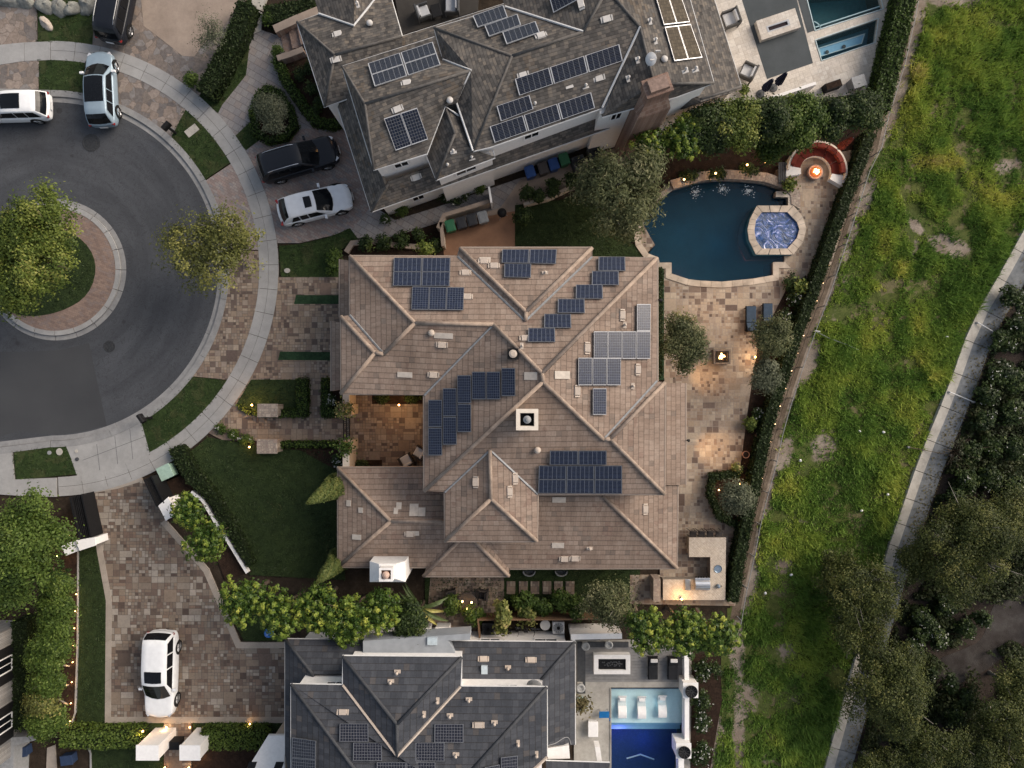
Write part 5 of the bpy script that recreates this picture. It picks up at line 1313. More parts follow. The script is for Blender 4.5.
        mb = MB(); mb.box((-.474 * L, s * w * .75, Hh * .53), (.14, .30, .13), s * .4); mb.build('taillight', M['taillight'], t, bevel=.02)
    # wheels
    wr = o.get('wr', .36)
    for xf in (.31, -.295):
        for s in (1, -1):
            c = (xf * L, s * (w - .12), wr)
            mb = MB(); pr = [(wr - .10, -.12), (wr - .02, -.115), (wr, -.08), (wr, .08), (wr - .02, .115), (wr - .10, .12)]
            mb.lathe(pr, c, 22, 0, 'Y', caps=False)
            wh = mb.build('tyre', M['rubber'], t, smooth=True)
            mb = MB(); mb.lathe([(wr - .1, -.1), (wr - .1, s * .09), (wr - .13, s * .06)] if s > 0 else [(wr - .1, .1), (wr - .1, -.09), (wr - .13, -.06)], c, 22, 0, 'Y', caps=False)
            for k in range(5):
                a = 2 * math.pi * k / 5 + .3
                p0 = Vector((c[0], c[1] + s * .09, c[2])); p1 = p0 + Vector((math.cos(a), 0, math.sin(a))) * (wr - .11)
                mb.tube([p0, p1], [.05, .035], 5)
            mb.lathe([(.07, -.02), (.07, .02)], (c[0], c[1] + s * .1, c[2]), 10, 0, 'Y')
            mb.build('rim', M['rim'], wh)
            mb = MB(); pts = []
            n = 14; v = []
            for k in range(n + 1):
                a = math.pi * k / n
                v += [(c[0] + (wr + .075) * math.cos(a), s * (w + .006), wr + (wr + .06) * math.sin(a)), (c[0] + (wr - .04) * math.cos(a), s * (w + .006), wr + (wr - .04) * math.sin(a)), (c[0] + (wr + .075) * math.cos(a), s * (w - .12), wr + (wr + .06) * math.sin(a))]
            f = []
            for k in range(n): f += [(3 * k, 3 * k + 1, 3 * k + 4, 3 * k + 3), (3 * k, 3 * k + 3, 3 * k + 5, 3 * k + 2)]
            mb.mesh(v, f); mb.build('wheel_arch', M['rubber'], t)
    for x, z in ((-.508 * L, Hh * .40), (.506 * L, Hh * .24)):
        mb = MB(); mb.box((x, 0, z), (.03, .48, .14)); mb.build('number_plate', M['plate'], t)
    mb = MB(); mb.box((.493 * L, 0, Hh * (.34 + boxy * .05)), (.06, w * .95, .18)); mb.build('grille', M['black'], t, bevel=.02)
    return t
white = paint('white_paint', (.70, .71, .72)); blk = paint('black_paint', (.010, .012, .017), .0, .25)
silver = paint('silver_paint', (.62, .635, .66), .15, .3); bluegrey = paint('blue_grey_paint', (.24, .31, .37), .2, .35)
make_car('parked_suv', 'black suv with long chrome roof rails parked at the top of the left driveway', 'car', 124, 9, R(79), 4.9, 1.82, 1.68, blk, {'rails': 1, 'boxy': .6, 'lift': 1})
make_car('parked_suv', 'pale blue grey electric suv with a black glass roof, nose over the sidewalk', 'car', 107.5, 93.5, R(93), 4.65, 1.74, 1.48, bluegrey, {'blackroof': 1, 'glass0': .30, 'wsb': .28, 'wst': .10, 'rt': -.38, 'mirror': white, 'lift': 0})
make_car('parked_suv', 'white suv with a black sunroof parked at the kerb, cut by the left edge', 'car', 20, 111, R(181.5), 4.7, 1.76, 1.5, white, {'sunroof': (-.22, .03), 'rails': 0, 'lift': 0})
make_car('parked_suv', 'long black suv parked on the brick driveway beside the shingled house', 'car', 302, 163, R(16.5), 5.0, 1.84, 1.65, blk, {'rails': 1, 'boxy': .8})
make_car('parked_car', 'silver white crossover with a small dark sunroof on the brick driveway', 'car', 318, 207, R(14.5), 4.6, 1.78, 1.45, silver, {'sunroof': (-.10, -.01), 'sunw': .5, 'wsb': .22, 'wst': .02, 'rt': -.33, 'rb': -.46})
make_car('parked_suv', 'white boxy full size suv on the flagstone motor court', 'car', 167, 669, R(-91.5), 5.3, 1.86, 1.72, white, {'sunroof': (-.10, .03), 'boxy': 1.0, 'wr': .39, 'roofw': .78, 'wst': .05, 'wsb': .235, 'rb': -.49, 'rt': -.445})
# ================================================================== PLANTS
LM = {}
LM['yellowgreen'] = leafmat('yellow_green_leaves', [(0, (.034, .055, .011)), (.45, (.085, .120, .022)), (.8, (.165, .195, .038)), (1, (.26, .26, .07))])
LM['olivegold'] = leafmat('golden_olive_leaves', [(0, (.045, .052, .017)), (.45, (.105, .115, .032)), (.8, (.19, .19, .052)), (1, (.28, .26, .08))])
LM['fresh'] = leafmat('fresh_green_leaves', [(0, (.022, .044, .009)), (.45, (.060, .098, .018)), (.85, (.115, .165, .032)), (1, (.17, .22, .055))])
LM['rosette'] = leafmat('glossy_green_leaves', [(0, (.015, .036, .008)), (.4, (.048, .090, .014)), (.75, (.155, .215, .032)), (1, (.36, .38, .07))], rough=.42)
LM['dark'] = leafmat('dark_green_leaves', [(0, (.010, .020, .007)), (.5, (.026, .045, .013)), (.85, (.052, .08, .02)), (1, (.085, .11, .03))])
LM['hedge'] = leafmat('hedge_leaves', [(0, (.022, .042, .008)), (.5, (.050, .085, .016)), (1, (.105, .15, .03))])
LM['darkhedge'] = leafmat('dark_hedge_leaves', [(0, (.012, .022, .007)), (.5, (.024, .040, .012)), (1, (.05, .07, .02))])
LM['olive'] = leafmat('olive_leaves', [(0, (.035, .044, .018)), (.45, (.085, .098, .042)), (.8, (.155, .16, .072)), (1, (.23, .22, .12))])
LM['silver'] = leafmat('silver_leaves', [(0, (.045, .054, .032)), (.5, (.095, .108, .066)), (1, (.19, .20, .13))])
LM['pine'] = leafmat('acacia_leaves', [(0, (.020, .030, .009)), (.45, (.050, .064, .017)), (.8, (.105, .118, .030)), (1, (.17, .165, .05))])
LM['cypress'] = leafmat('cypress_leaves', [(0, (.035, .058, .016)), (.5, (.080, .105, .03)), (1, (.16, .17, .055))])
LM['dry'] = leafmat('dry_leaves', [(0, (.07, .055, .03)), (.5, (.14, .115, .055)), (1, (.20, .18, .09))])
LM['variegated'] = leafmat('variegated_leaves', [(0, (.06, .08, .025)), (.45, (.17, .19, .05)), (.8, (.38, .34, .13)), (1, (.45, .30, .18))])
LM['white'] = leafmat('white_flowers', [(0, (.34, .34, .30)), (1, (.58, .57, .53))])
LM['red'] = leafmat('red_flowers', [(0, (.45, .02, .02)), (1, (.55, .04, .03))])
SEED = [100]
def nrng(): SEED[0] += 1; return np.random.default_rng(SEED[0])

def tree(label, px, py, hc, rpx, lm, height_r=None, ros=False, kind='tree', group=None, dens=1.0, leaf=.16, clump=.34, lobes=11, bark='bark', zk=.8, cat='tree', leaves=42, lobe_k=.5, trunkxy=None, aspect=1.7, tr=None, spread=.8, tintvar=.22, zmin=-.35):
    """crown whose centre is at height hc where (px,py) sees it; rpx crown half-widths in picture px"""
    rng = nrng(); c = P(px, py, hc); k = (H - hc) / H / S
    rx, ry = rpx[0] * k, rpx[1] * k; rz = height_r or min(rx, ry) * zk
    rz = min(rz, hc * .93)
    base = P(*trunkxy) if trunkxy else Vector((c.x, c.y, 0))
    t = thing(kind, label, cat, base, 0, group)
    surf = (rx * ry + rz * (rx + ry) / 2)
    leaf *= .58; leaves = int(leaves * 2.0)
    ncl = int(26 * dens * surf ** .85 / (clump / .34) ** 2) + 12
    if ros:   # inner foliage tinted dark as shade in the gaps, separate bright leaf rosettes outside
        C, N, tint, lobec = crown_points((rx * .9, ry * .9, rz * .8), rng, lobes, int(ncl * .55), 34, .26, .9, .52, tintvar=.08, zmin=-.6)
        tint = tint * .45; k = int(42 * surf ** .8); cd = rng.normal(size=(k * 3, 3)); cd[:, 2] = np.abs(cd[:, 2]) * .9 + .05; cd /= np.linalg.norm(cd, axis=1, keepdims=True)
        li = rng.integers(0, len(lobec), k * 3); cp = lobec[li] + cd * np.array([rx, ry, rz]) * .52 * rng.uniform(.8, 1.1, (k * 3, 1)); keep = []
        for i in range(len(cp)):
            if all((cp[i] - cp[j]) @ (cp[i] - cp[j]) > .34 ** 2 for j in keep) and len(keep) < k: keep.append(i)
        cp, cd = cp[keep], cd[keep]; nl = 34; q = np.repeat(np.arange(len(cp)), nl); a = rng.uniform(0, 6.283, len(q)); rr = rng.uniform(.02, .25, len(q)) * rng.uniform(.7, 1.15, len(cp))[q]
        off = np.stack([rr * np.cos(a), rr * np.sin(a), .12 - rr * .7 + rng.normal(0, .03, len(q))], 1)
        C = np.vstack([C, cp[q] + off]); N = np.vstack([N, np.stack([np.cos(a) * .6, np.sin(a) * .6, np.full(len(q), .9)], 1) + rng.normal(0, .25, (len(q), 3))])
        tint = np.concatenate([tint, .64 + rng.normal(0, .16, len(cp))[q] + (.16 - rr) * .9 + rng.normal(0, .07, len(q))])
    else:
        C, N, tint, lobec = crown_points((rx, ry, rz), rng, lobes, ncl, leaves, clump, spread, lobe_k, tintvar=tintvar, zmin=zmin)
    C = C + np.array(c); sz = leaf * rng.uniform(.7, 1.35, len(C))
    C[:, 2] = np.maximum(C[:, 2], .18)
    leaf_object('crown', C, N, sz, tint, [lm], t, base, aspect, rng=rng)
    mb = MB(); r0 = tr or max(.07, .055 * rx + .05)
    top = Vector((c.x, c.y, hc - rz * .35)); b = base
    mid = b.lerp(top, .5) + Vector((rng.normal() * .12, rng.normal() * .12, 0))
    mb.tube([b + Vector((0, 0, -.1)), b + Vector((0, 0, .15)), mid, top], [r0 * 1.4, r0, r0 * .8, r0 * .55], 8)
    for q in lobec[:9]:
        e = c + Vector(q); s = b.lerp(top, rng.uniform(.55, .95)); m_ = s.lerp(e, .5) + Vector((0, 0, -.1 * rz)) + Vector(rng.normal(0, .08, 3))
        mb.tube([s, m_, e], [r0 * .45, r0 * .3, r0 * .1], 5)
        for _ in range(3):
            e2 = e + Vector(rng.normal(0, .22, 3)) * rx; s2 = m_.lerp(e, .5); mb.tube([s2, e2], [r0 * .16, r0 * .05], 4)
    mb.build('trunk', M[bark], t, base, smooth=True)
    return t

def hedge_mesh(name, pts, h, lm, lab, cat='hedge', w=None, dens=130, leaf=.085, tint0=.5, z0=0.0, group=None, closed=False, bulge=.07, seed=None, hole=None, corem='core'):
    """clipped hedge from a polyline (w = width) or an outline, given in picture px at the hedge top"""
    rng = nrng()
    poly = strip(pts, w) if w else pts
    q = xy(poly, h)
    core = MB(); ins = [tuple(Vector(a)) for a in q]
    holes = [xy(hole, h)] if hole else []
    core.prism(ins, z0, h - .05, 0, holes)
    loops = [q] + holes
    flat = [p for l in loops for p in l]
    tris = tessellate_polygon([[Vector((p[0], p[1], 0)) for p in l] for l in loops])
    C = []; N = []
    def sample(a, b, c, n):
        ar = (b - a).cross(c - a).length / 2; k = rng.poisson(ar * dens)
        if k == 0: return
        r = rng.random((k, 2)); f = r.sum(1) > 1; r[f] = 1 - r[f]
        p = np.array(a) + r[:, :1] * np.array(b - a) + r[:, 1:] * np.array(c - a)
        C.append(p + rng.normal(0, bulge * .6, (k, 3)) + np.array(n) * bulge * rng.uniform(0, 1, (k, 1))); N.append(np.tile(np.array(n) * .8, (k, 1)) + rng.normal(0, .5, (k, 3)))
    for tr in tris:
        a, b, c = [Vector((flat[i][0], flat[i][1], h)) for i in tr]; sample(a, b, c, Vector((0, 0, 1)))
    for l in loops:
        for i in range(len(l)):
            a, b = Vector((*l[i], z0)), Vector((*l[(i + 1) % len(l)], z0)); up = Vector((0, 0, h - z0)); d = b - a
            n = Vector((d.y, -d.x, 0)); n = n.normalized() if n.length > 0 else n
            if sum(l[j][0] * l[(j + 1) % len(l)][1] - l[(j + 1) % len(l)][0] * l[j][1] for j in range(len(l))) < 0: n = -n
            sample(a, b, b + up, n); sample(a, b + up, a + up, n)
    C = np.vstack(C); N = np.vstack(N)
    big = np.sin(C[:, 0] * 1.7 + 1.3) * np.sin(C[:, 1] * 1.9) * .1
    tint = rng.normal(tint0, .17, len(C)) + big
    base = Vector((np.mean([p[0] for p in q]), np.mean([p[1] for p in q]), 0))
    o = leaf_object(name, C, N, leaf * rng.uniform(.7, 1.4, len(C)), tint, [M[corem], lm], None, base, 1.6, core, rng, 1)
    return tag(o, lab, cat, group)

def shrub(label, px, py, h, rpx, lm, cat='shrub', name='shrub', n=900, leaf=.09, clump=.14, group=None, tilt=0, flowers=None, fl=0, z0=.1, zk=.75, twigs=0):
    rng = nrng(); c = P(px, py, h * .55); k = (H - h) / H / S
    rx = (rpx[0] if isinstance(rpx, tuple) else rpx) * k; ry = (rpx[1] if isinstance(rpx, tuple) else rpx) * k
    ncl = max(8, n // 26)
    C, N, tint, lc = crown_points((rx, ry, h * .5), rng, 6, ncl, 26, clump, .8, .55)
    C = C + np.array(c); C[:, 2] = np.maximum(C[:, 2], .06 + z0)
    base = Vector((c.x, c.y, 0)); core = MB()
    for q in lc: core.tube([base + Vector((0, 0, z0)), c + Vector(q)], [.03, .01], 4)
    for _ in range(twigs): core.tube([base + Vector((0, 0, z0)), c + Vector((rng.normal(0, rx * .6), rng.normal(0, ry * .6), abs(rng.normal(0, h * .4))))], [.018, .005], 4)
    mats = [M['bark'], lm]
    if flowers is not None and fl:
        mats.append(flowers); i = rng.integers(0, len(C), fl)
        n0 = len(C); sz = np.concatenate([leaf * rng.uniform(.7, 1.4, n0), rng.uniform(.04, .085, fl * 3)]); i = np.repeat(i, 3)
        fC = C[i] + np.array([0, 0, .08]) + rng.normal(0, .04, (fl * 3, 3))
        o = leaf_object(name, np.vstack([C, fC]), np.vstack([N, N[i] * .2 + np.array([0, 0, 1])]), sz, np.concatenate([tint, rng.random(fl * 3)]), mats, None, base, 1.4, core, rng, np.concatenate([np.full(n0, 1), np.full(fl * 3, 2)]))
        return tag(o, label, cat, group)
    o = leaf_object(name, C, N, leaf * rng.uniform(.7, 1.4, len(C)), tint, mats, None, base, 1.6, core, rng, 1)
    return tag(o, label, cat, group)

# ---- street
tree('tall yellow green tree on the round island of the turning circle', 22, 248, 4.6, (66, 84), LM['yellowgreen'], dens=.8, leaf=.15, clump=.36, lobes=22, leaves=46, zk=.62, tr=.2, lobe_k=.36, trunkxy=(58, 266))
tree('golden leaved street tree between the kerb and the sidewalk', 218, 251, 4.6, (62, 56), LM['olivegold'], dens=.36, leaf=.14, clump=.34, lobes=24, bark='barkgrey', zk=.65, lobe_k=.42, tr=.15)
tree('big leafy fresh green tree beside the black gate at the left edge', 24, 548, 5.0, (52, 66), LM['fresh'], dens=1.0, leaf=.16, clump=.36, lobes=20, zk=.65, lobe_k=.38, leaves=48)
tree('fresh green tree behind the big tree, touching the left edge', 4, 590, 4.2, (28, 28), LM['fresh'], dens=1.0, leaf=.16, clump=.36)
G = 'row of low trees along the left lawn'
HT = [(586, 56, 20, 'next to the big leafy tree, northernmost of its row'), (606, 54, 19, 'second from the big leafy tree'), (626, 53, 20, 'third from the big leafy tree'), (646, 50, 20, 'fourth from the big leafy tree'), (664, 47, 21, 'opposite the roof of the white suv'), (683, 48, 19, 'third from the clipped hedge end'), (702, 44, 20, 'yellowish, second from the clipped hedge end'), (722, 47, 22, 'southernmost of its row at the clipped hedge end')]
for i, (y, x, r, w_) in enumerate(HT):
    tree('low round uplit tree, ' + w_, x, y, 2.6, (r, r * .82), LM['olivegold'] if i == 6 else LM['fresh'], group=G, dens=1.2, leaf=.15, clump=.26, lobes=8, trunkxy=(74 - i * .9, y + 1), tr=.06, bark='barkgrey', zk=.7)
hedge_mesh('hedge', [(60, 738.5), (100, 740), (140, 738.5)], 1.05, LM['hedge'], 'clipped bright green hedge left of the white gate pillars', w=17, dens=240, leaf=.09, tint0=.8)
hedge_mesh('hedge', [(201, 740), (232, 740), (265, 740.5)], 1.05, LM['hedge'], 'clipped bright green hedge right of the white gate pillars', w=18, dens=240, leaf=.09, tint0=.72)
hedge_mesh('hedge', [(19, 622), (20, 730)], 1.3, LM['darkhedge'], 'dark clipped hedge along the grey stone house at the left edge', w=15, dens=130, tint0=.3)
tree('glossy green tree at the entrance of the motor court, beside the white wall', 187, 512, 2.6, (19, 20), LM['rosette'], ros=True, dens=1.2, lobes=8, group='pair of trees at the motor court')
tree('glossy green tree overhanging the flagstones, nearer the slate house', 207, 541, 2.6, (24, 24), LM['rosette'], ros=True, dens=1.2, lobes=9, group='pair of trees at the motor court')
G = 'screen of glossy trees between the two houses'
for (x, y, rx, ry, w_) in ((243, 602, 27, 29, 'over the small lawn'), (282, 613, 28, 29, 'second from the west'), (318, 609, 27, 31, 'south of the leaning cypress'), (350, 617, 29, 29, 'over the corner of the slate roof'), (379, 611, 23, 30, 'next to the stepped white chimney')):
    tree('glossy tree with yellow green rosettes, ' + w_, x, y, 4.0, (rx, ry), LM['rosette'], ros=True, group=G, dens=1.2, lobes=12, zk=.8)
tree('dark green tree at the east end of the screen, beside the white chimney', 410, 622, 3.4, (18, 25), LM['dark'], dens=1.4, leaf=.14, clump=.25)
hedge_mesh('hedge', [(168, 450), (182, 445), (196, 470), (214, 492), (240, 535), (253, 562), (248, 567), (228, 535), (207, 499), (186, 482)], .7, LM['darkhedge'], 'low dark sloping hedge along the edge of the big front lawn', dens=120, tint0=.4)
def cypress(label, px, py, h, r):
    rng = nrng(); base = P(px, py); t = thing('cypress_tree', label, 'tree', base, 0, 'pair of conical cypresses')
    n = 9000; z = rng.random(n) ** .8; a = rng.uniform(0, 6.283, n)
    rr = r * np.where(z < .15, .75 + z * 1.6, (1 - (z - .15) / .85) ** .75 * 1.0) * rng.uniform(.8, 1.04, n) * (1 + .1 * np.sin(5 * a + z * 9))
    C = np.stack([base.x + rr * np.cos(a), base.y + rr * np.sin(a), .15 + z * h], 1)
    N = np.stack([np.cos(a), np.sin(a), np.full(n, .35)], 1) + rng.normal(0, .35, (n, 3))
    leaf_object('crown', C, N, .085 * rng.uniform(.7, 1.4, n), .5 + .2 * np.sin(a * 7 + z * 31) + rng.normal(0, .16, n), [LM['cypress']], t, base, 2.0, rng=rng)
    mb = MB(); mb.tube([base, base + Vector((0, 0, h * .9))], [.12, .02], 7); mb.build('trunk', M['bark'], t, base)
cypress('leaning looking conical cypress at the corner of the front lawn, north one of the pair', 347, 480, 8.2, .78)
cypress('conical cypress at the corner of the tiled house, south one of the pair', 346, 553, 6.2, .72)
# ---- bottom trees
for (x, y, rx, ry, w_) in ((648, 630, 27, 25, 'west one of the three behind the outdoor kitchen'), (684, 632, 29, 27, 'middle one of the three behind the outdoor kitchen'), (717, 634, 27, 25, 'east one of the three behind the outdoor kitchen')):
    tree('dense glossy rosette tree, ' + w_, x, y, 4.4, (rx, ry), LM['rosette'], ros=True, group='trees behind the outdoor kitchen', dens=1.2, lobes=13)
tree('loose feathery tree with dry twigs west of the outdoor kitchen', 614, 606, 3.4, (40, 26), LM['olive'], dens=.8, leaf=.12, clump=.3, lobes=12, bark='barkgrey', lobe_k=.4)
for (x, y, r, w_) in ((452, 606, 13, 'left of the candle table'), (474, 614, 15, 'below the candle table'), (524, 603, 15, 'beside the stepping stones'), (543, 607, 12, 'under the second stepping stone'), (560, 601, 12, 'under the fourth stepping stone'), (577, 608, 13, 'at the end of the stepping stones')):
    shrub('green leafy shrub in the narrow side garden, ' + w_, x, y, 1.6, r, LM['hedge'], n=1500, leaf=.1, group='shrubs in the side garden')
# ---- top right screen
G = 'screen of trees behind the pool'
for i, (x, y, rx, ry, lm_, w_) in enumerate(((650, 146, 22, 20, 'rosette', 'bright, at the foot of the brick chimney'), (684, 138, 26, 26, 'rosette', 'bright, east of the brick chimney'), (712, 128, 28, 28, 'dark', 'dark, above the left pool lamps'), (740, 124, 30, 30, 'yellowgreen', 'at the corner of the pale terrace'), (770, 122, 28, 28, 'dark', 'below the closed parasols'), (800, 122, 28, 28, 'fresh', 'above the curved sofa'), (830, 116, 26, 22, 'dark', 'below the grey terrace box'), (862, 112, 26, 22, 'dark', 'at the corner of the boundary fence'), (775, 147, 20, 18, 'hedge', 'low, left of the curved sofa'))):
    tree('dense screen tree, ' + w_, x, y, 3.6 if i < 8 else 2.2, (rx, ry), LM[lm_], ros=lm_ == 'rosette', group=G, dens=1.1, leaf=.15, clump=.25, lobes=20, lobe_k=.36, tintvar=.28)
shrub('thin pale shrub with yellow green leaves against the white terrace wall', 792, 104, 3.2, (22, 9), LM['yellowgreen'], n=900, leaf=.12)
tree('wide silvery olive tree between the lawn and the pool', 624, 190, 4.3, (55, 49), LM['olive'], dens=.85, leaf=.12, clump=.36, lobes=26, bark='barkgrey', lobe_k=.32, aspect=3.0, tr=.16)
for (x, y, r) in ((527, 193, 9), (537, 197, 8), (552, 188, 11), (571, 180, 11), (523, 216, 10)):
    shrub('dark leafy shrub along the side path north of the lawn' if r != 10 else 'dark clipped shrub at the corner of the terracotta service yard', x, y, 1.8, r, LM['dark'], n=900, group='shrubs along the side path')
tree('small olive tree beside the square fire table, against the tiled house', 684, 341, 3.3, (26, 35), LM['olive'], dens=1.0, leaf=.11, clump=.27, lobes=11, bark='barkgrey', lobe_k=.42, aspect=2.4)
tree('loose grey green olive tree beside the two blue loungers', 772, 336, 2.6, (22, 28), LM['olive'], dens=.5, leaf=.10, clump=.26, lobes=14, bark='barkgrey', aspect=2.6)
tree('low grey green olive tree south of the lamp by the boundary hedge', 765, 374, 2.2, (18, 22), LM['silver'], dens=.5, leaf=.10, clump=.22, lobes=9, bark='barkgrey', aspect=2.6)
tree('silvery olive tree in the rounded bed by the outdoor kitchen', 736, 497, 2.2, (22, 21), LM['silver'], dens=.55, leaf=.10, clump=.24, lobes=10, bark='barkgrey', aspect=2.6)
# clipped boundary hedge and the tall hedge of the terrace
HL = [(871, 132), (860, 165), (850, 190), (832, 240), (811, 300), (796, 338), (786, 370), (773, 410), (765, 440), (757, 480), (748, 520), (740, 560), (733, 602)]
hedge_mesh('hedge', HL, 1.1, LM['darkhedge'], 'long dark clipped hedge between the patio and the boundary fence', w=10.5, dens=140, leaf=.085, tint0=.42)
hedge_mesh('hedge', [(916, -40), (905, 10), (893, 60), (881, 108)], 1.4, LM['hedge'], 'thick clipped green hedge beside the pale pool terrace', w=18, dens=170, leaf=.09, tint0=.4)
hedge_mesh('hedge', [(711, 474), (740, 471), (740, 477), (716, 480), (713, 492), (722, 512), (740, 524), (738, 529), (718, 518), (708, 494)], .6, LM['darkhedge'], 'low clipped hedge around the rounded olive bed', dens=220, leaf=.075, tint0=.5)
hedge_mesh('hedge', [(660, 268), (660, 300), (659.5, 376)], .7, LM['darkhedge'], 'thin low hedge along the east wall of the tiled house', w=5, dens=170, leaf=.07)
# top-left gardens
hedge_mesh('hedge', [(246, 2), (236, 30), (220, 62), (203, 92)], 1.2, LM['darkhedge'], 'dark hedge between the two driveways at the top', w=17, dens=150, leaf=.085, tint0=.45)
shrub('round clipped shrub at the sidewalk end of the dark hedge', 192, 79, 1.1, 9, LM['hedge'], n=1500, leaf=.07)
tree('bare looking silvery shrub tree at the edge of the left driveway', 205, 32, 2.2, (20, 22), LM['silver'], dens=.35, leaf=.08, clump=.3, lobes=12, bark='barkgrey', cat='tree', leaves=26, lobe_k=.35)
ring = [(256, 92), (266, 85), (280, 90), (292, 108), (297, 126), (286, 139), (268, 143), (252, 133), (249, 112)]
hedge_mesh('hedge', grow(ring, .5), .55, LM['hedge'], 'low hedge ring around the teardrop bed of the brick driveway', dens=200, leaf=.07, hole=grow(ring, -6.5), tint0=.4)
tree('round silvery green shrub inside the teardrop bed', 269, 112, 1.8, (18, 21), LM['silver'], dens=1.6, leaf=.1, clump=.2, bark='barkgrey', cat='shrub', kind='shrub')
hedge_mesh('hedge', [(276, 58), (284, 78), (302, 104), (315, 121), (332, 124), (341, 121)], .6, LM['hedge'], 'low curving hedge along the bed beside the garage of the shingled house', w=8, dens=200, leaf=.075, tint0=.4)
for (x, y) in ((300, 74), (312, 88), (310, 66), (322, 102), (316, 112)): shrub('small dull green shrub in the bed beside the grey garage', x, y, .7, 8, LM['dark'], n=500, leaf=.07, group='shrubs in the garage bed')
for (x, y, w_) in ((277, 52, 'south of the brick steps'), (268, 20, 'north of the brick steps')): shrub('ball shaped clipped shrub ' + w_, x, y, .9, 6, LM['hedge'], n=900, leaf=.06, group='clipped balls at the brick steps')
hedge_mesh('hedge', [(262, 6), (300, 0), (318, -10), (312, 8), (290, 18), (268, 24)], .7, LM['darkhedge'], 'dark low planting beside the brick steps at the top edge', dens=130)
shrub('bright round clipped shrub against the wall of the shingled house', 402, 211, 1.0, (10, 8), LM['hedge'], n=1400, leaf=.06)
shrub('bright green clipped shrub by the white gate of the side path', 479.5, 186, 1.2, 7, LM['hedge'], n=1200, leaf=.06)
for (x, y) in ((384, 219), (455, 199), (446, 197), (465, 193)): shrub('small dark shrub at the foot of the shingled house', x, y, .7, 7, LM['dark'], n=420, leaf=.07, flowers=LM['white'], fl=6, group='shrubs at the shingled house')
for (x, y, r) in ((366, 244, 9), (384, 242, 10), (402, 240, 10), (420, 236, 10), (434, 244, 9)): shrub('dark leafy shrub between the side path and the tiled roof', x, y, 1.1, r, LM['dark'], n=700, leaf=.09, group='shrubs north of the tiled roof')
shrub('yellow green shrub poking over the eave of the tiled house', 426, 250, 3.6, (12, 6), LM['yellowgreen'], n=800, leaf=.09)
shrub('bright green shrub at the corner of the small lawn', 333, 263, 1.2, (12, 16), LM['hedge'], n=1100, leaf=.09)
# frontage of the tiled house
hedge_mesh('hedge', [(297, 379), (307, 379), (307, 416.5), (262, 416), (262, 410), (297, 410)], .6, LM['hedge'], 'clipped hedge around the small front lawn', dens=200, leaf=.075, tint0=.35)
hedge_mesh('hedge', [(321.5, 379), (329, 379), (328, 405), (337, 412), (337, 416.5), (321.5, 416.5)], .6, LM['hedge'], 'small clipped hedge below the garage corner of the tiled house', dens=200, leaf=.075, tint0=.3)
hedge_mesh('hedge', [(277, 442), (336, 442), (336, 446.5), (277, 447)], .5, LM['hedge'], 'clipped hedge strip south of the entrance path', dens=220, leaf=.075, tint0=.45)
hedge_mesh('hedge', [(236, 404), (252, 411), (262, 416), (250, 414), (240, 410)], .3, LM['yellowgreen'], 'lamp lit low ground cover beside the north stone pillar', cat='plants', dens=160, leaf=.08)
for (x, y, w_) in ((222, 428, 'at the sidewalk end'), (233, 434, 'middle one'), (245, 440, 'next to the south stone pillar')): shrub('low flowering plants along the entrance path, ' + w_, x, y, .4, (8, 5), LM['hedge'], n=500, leaf=.07, flowers=LM['white'], fl=5, cat='plants', name='shrub', group='plants along the entrance path')
for (x, y, w_) in ((331, 400, 'north of the courtyard gate'), (337, 460, 'south of the courtyard gate')): shrub('white flowering plants ' + w_, x, y, .8, (5, 9), LM['dark'], n=500, leaf=.07, flowers=LM['white'], fl=22, cat='plants', name='shrub', group='white flowers at the courtyard gate')
for (x, y, w_) in ((384, 398, 'left of the courtyard lamp'), (414, 398, 'right of the courtyard lamp'), (360, 466, 'along the south wall of the courtyard')): shrub('dark shrub in the courtyard, ' + w_, x, y, .7, (11, 5), LM['dark'], n=600, leaf=.08, group='shrubs in the courtyard')
# beds of the patio
for (x, y, n_, w_) in ((794, 298, 26, 'by the blue pot'), (786, 318, 8, 'above the blue loungers'), (757, 412, 16, 'above the terracotta pots'), (790, 283, 0, 'beside the blue pot')):
    shrub('leafy plant with white flowers in the patio bed, ' + w_ if n_ else 'low leafy plant in the patio bed ' + w_, x, y, .8, (8, 12), LM['dark'], n=700, leaf=.08, flowers=LM['white'], fl=n_, group='plants in the patio bed')
shrub('yellow flowering shrub at the edge of the patio, north of the terracotta pots', 750, 424, 1.0, (7, 9), LM['yellowgreen'], n=700, leaf=.08)
shrub('orange yellow plant lit by a lamp beside the rounded bed', 737, 469, .8, (6, 5), LM['variegated'], n=500, leaf=.08)
shrub('red flowering plant at the south end of the rounded bed', 741, 518, .5, (5, 4), LM['dark'], n=300, leaf=.07, flowers=LM['red'], fl=26)
for (x, y, r, w_) in ((716, 180, 18, 'behind the pool wall'), (748, 176, 14, 'behind the two right pool lamps'), (690, 182, 12, 'behind the left pool lamp')): shrub('dark ground planting ' + w_, x, y - 6, .7, (r, 7), LM['dark'], n=900, leaf=.09, group='planting behind the pool')
# bottom right white flowering bed
for (x, y, r, f_, w_) in ((706, 668, 16, 26, 'below the glossy trees'), (702, 700, 12, 18, 'between the two condensers'), (700, 722, 12, 30, 'above the lower condenser'), (700, 752, 13, 34, 'at the bottom edge')): shrub('dark shrub with white flowers in the bed beside the wading pool, ' + w_, x, y, 1.1, (r, r * 1.1), LM['dark'], n=1500, leaf=.09, flowers=LM['white'], fl=f_, group='flowering shrubs by the wading pool')

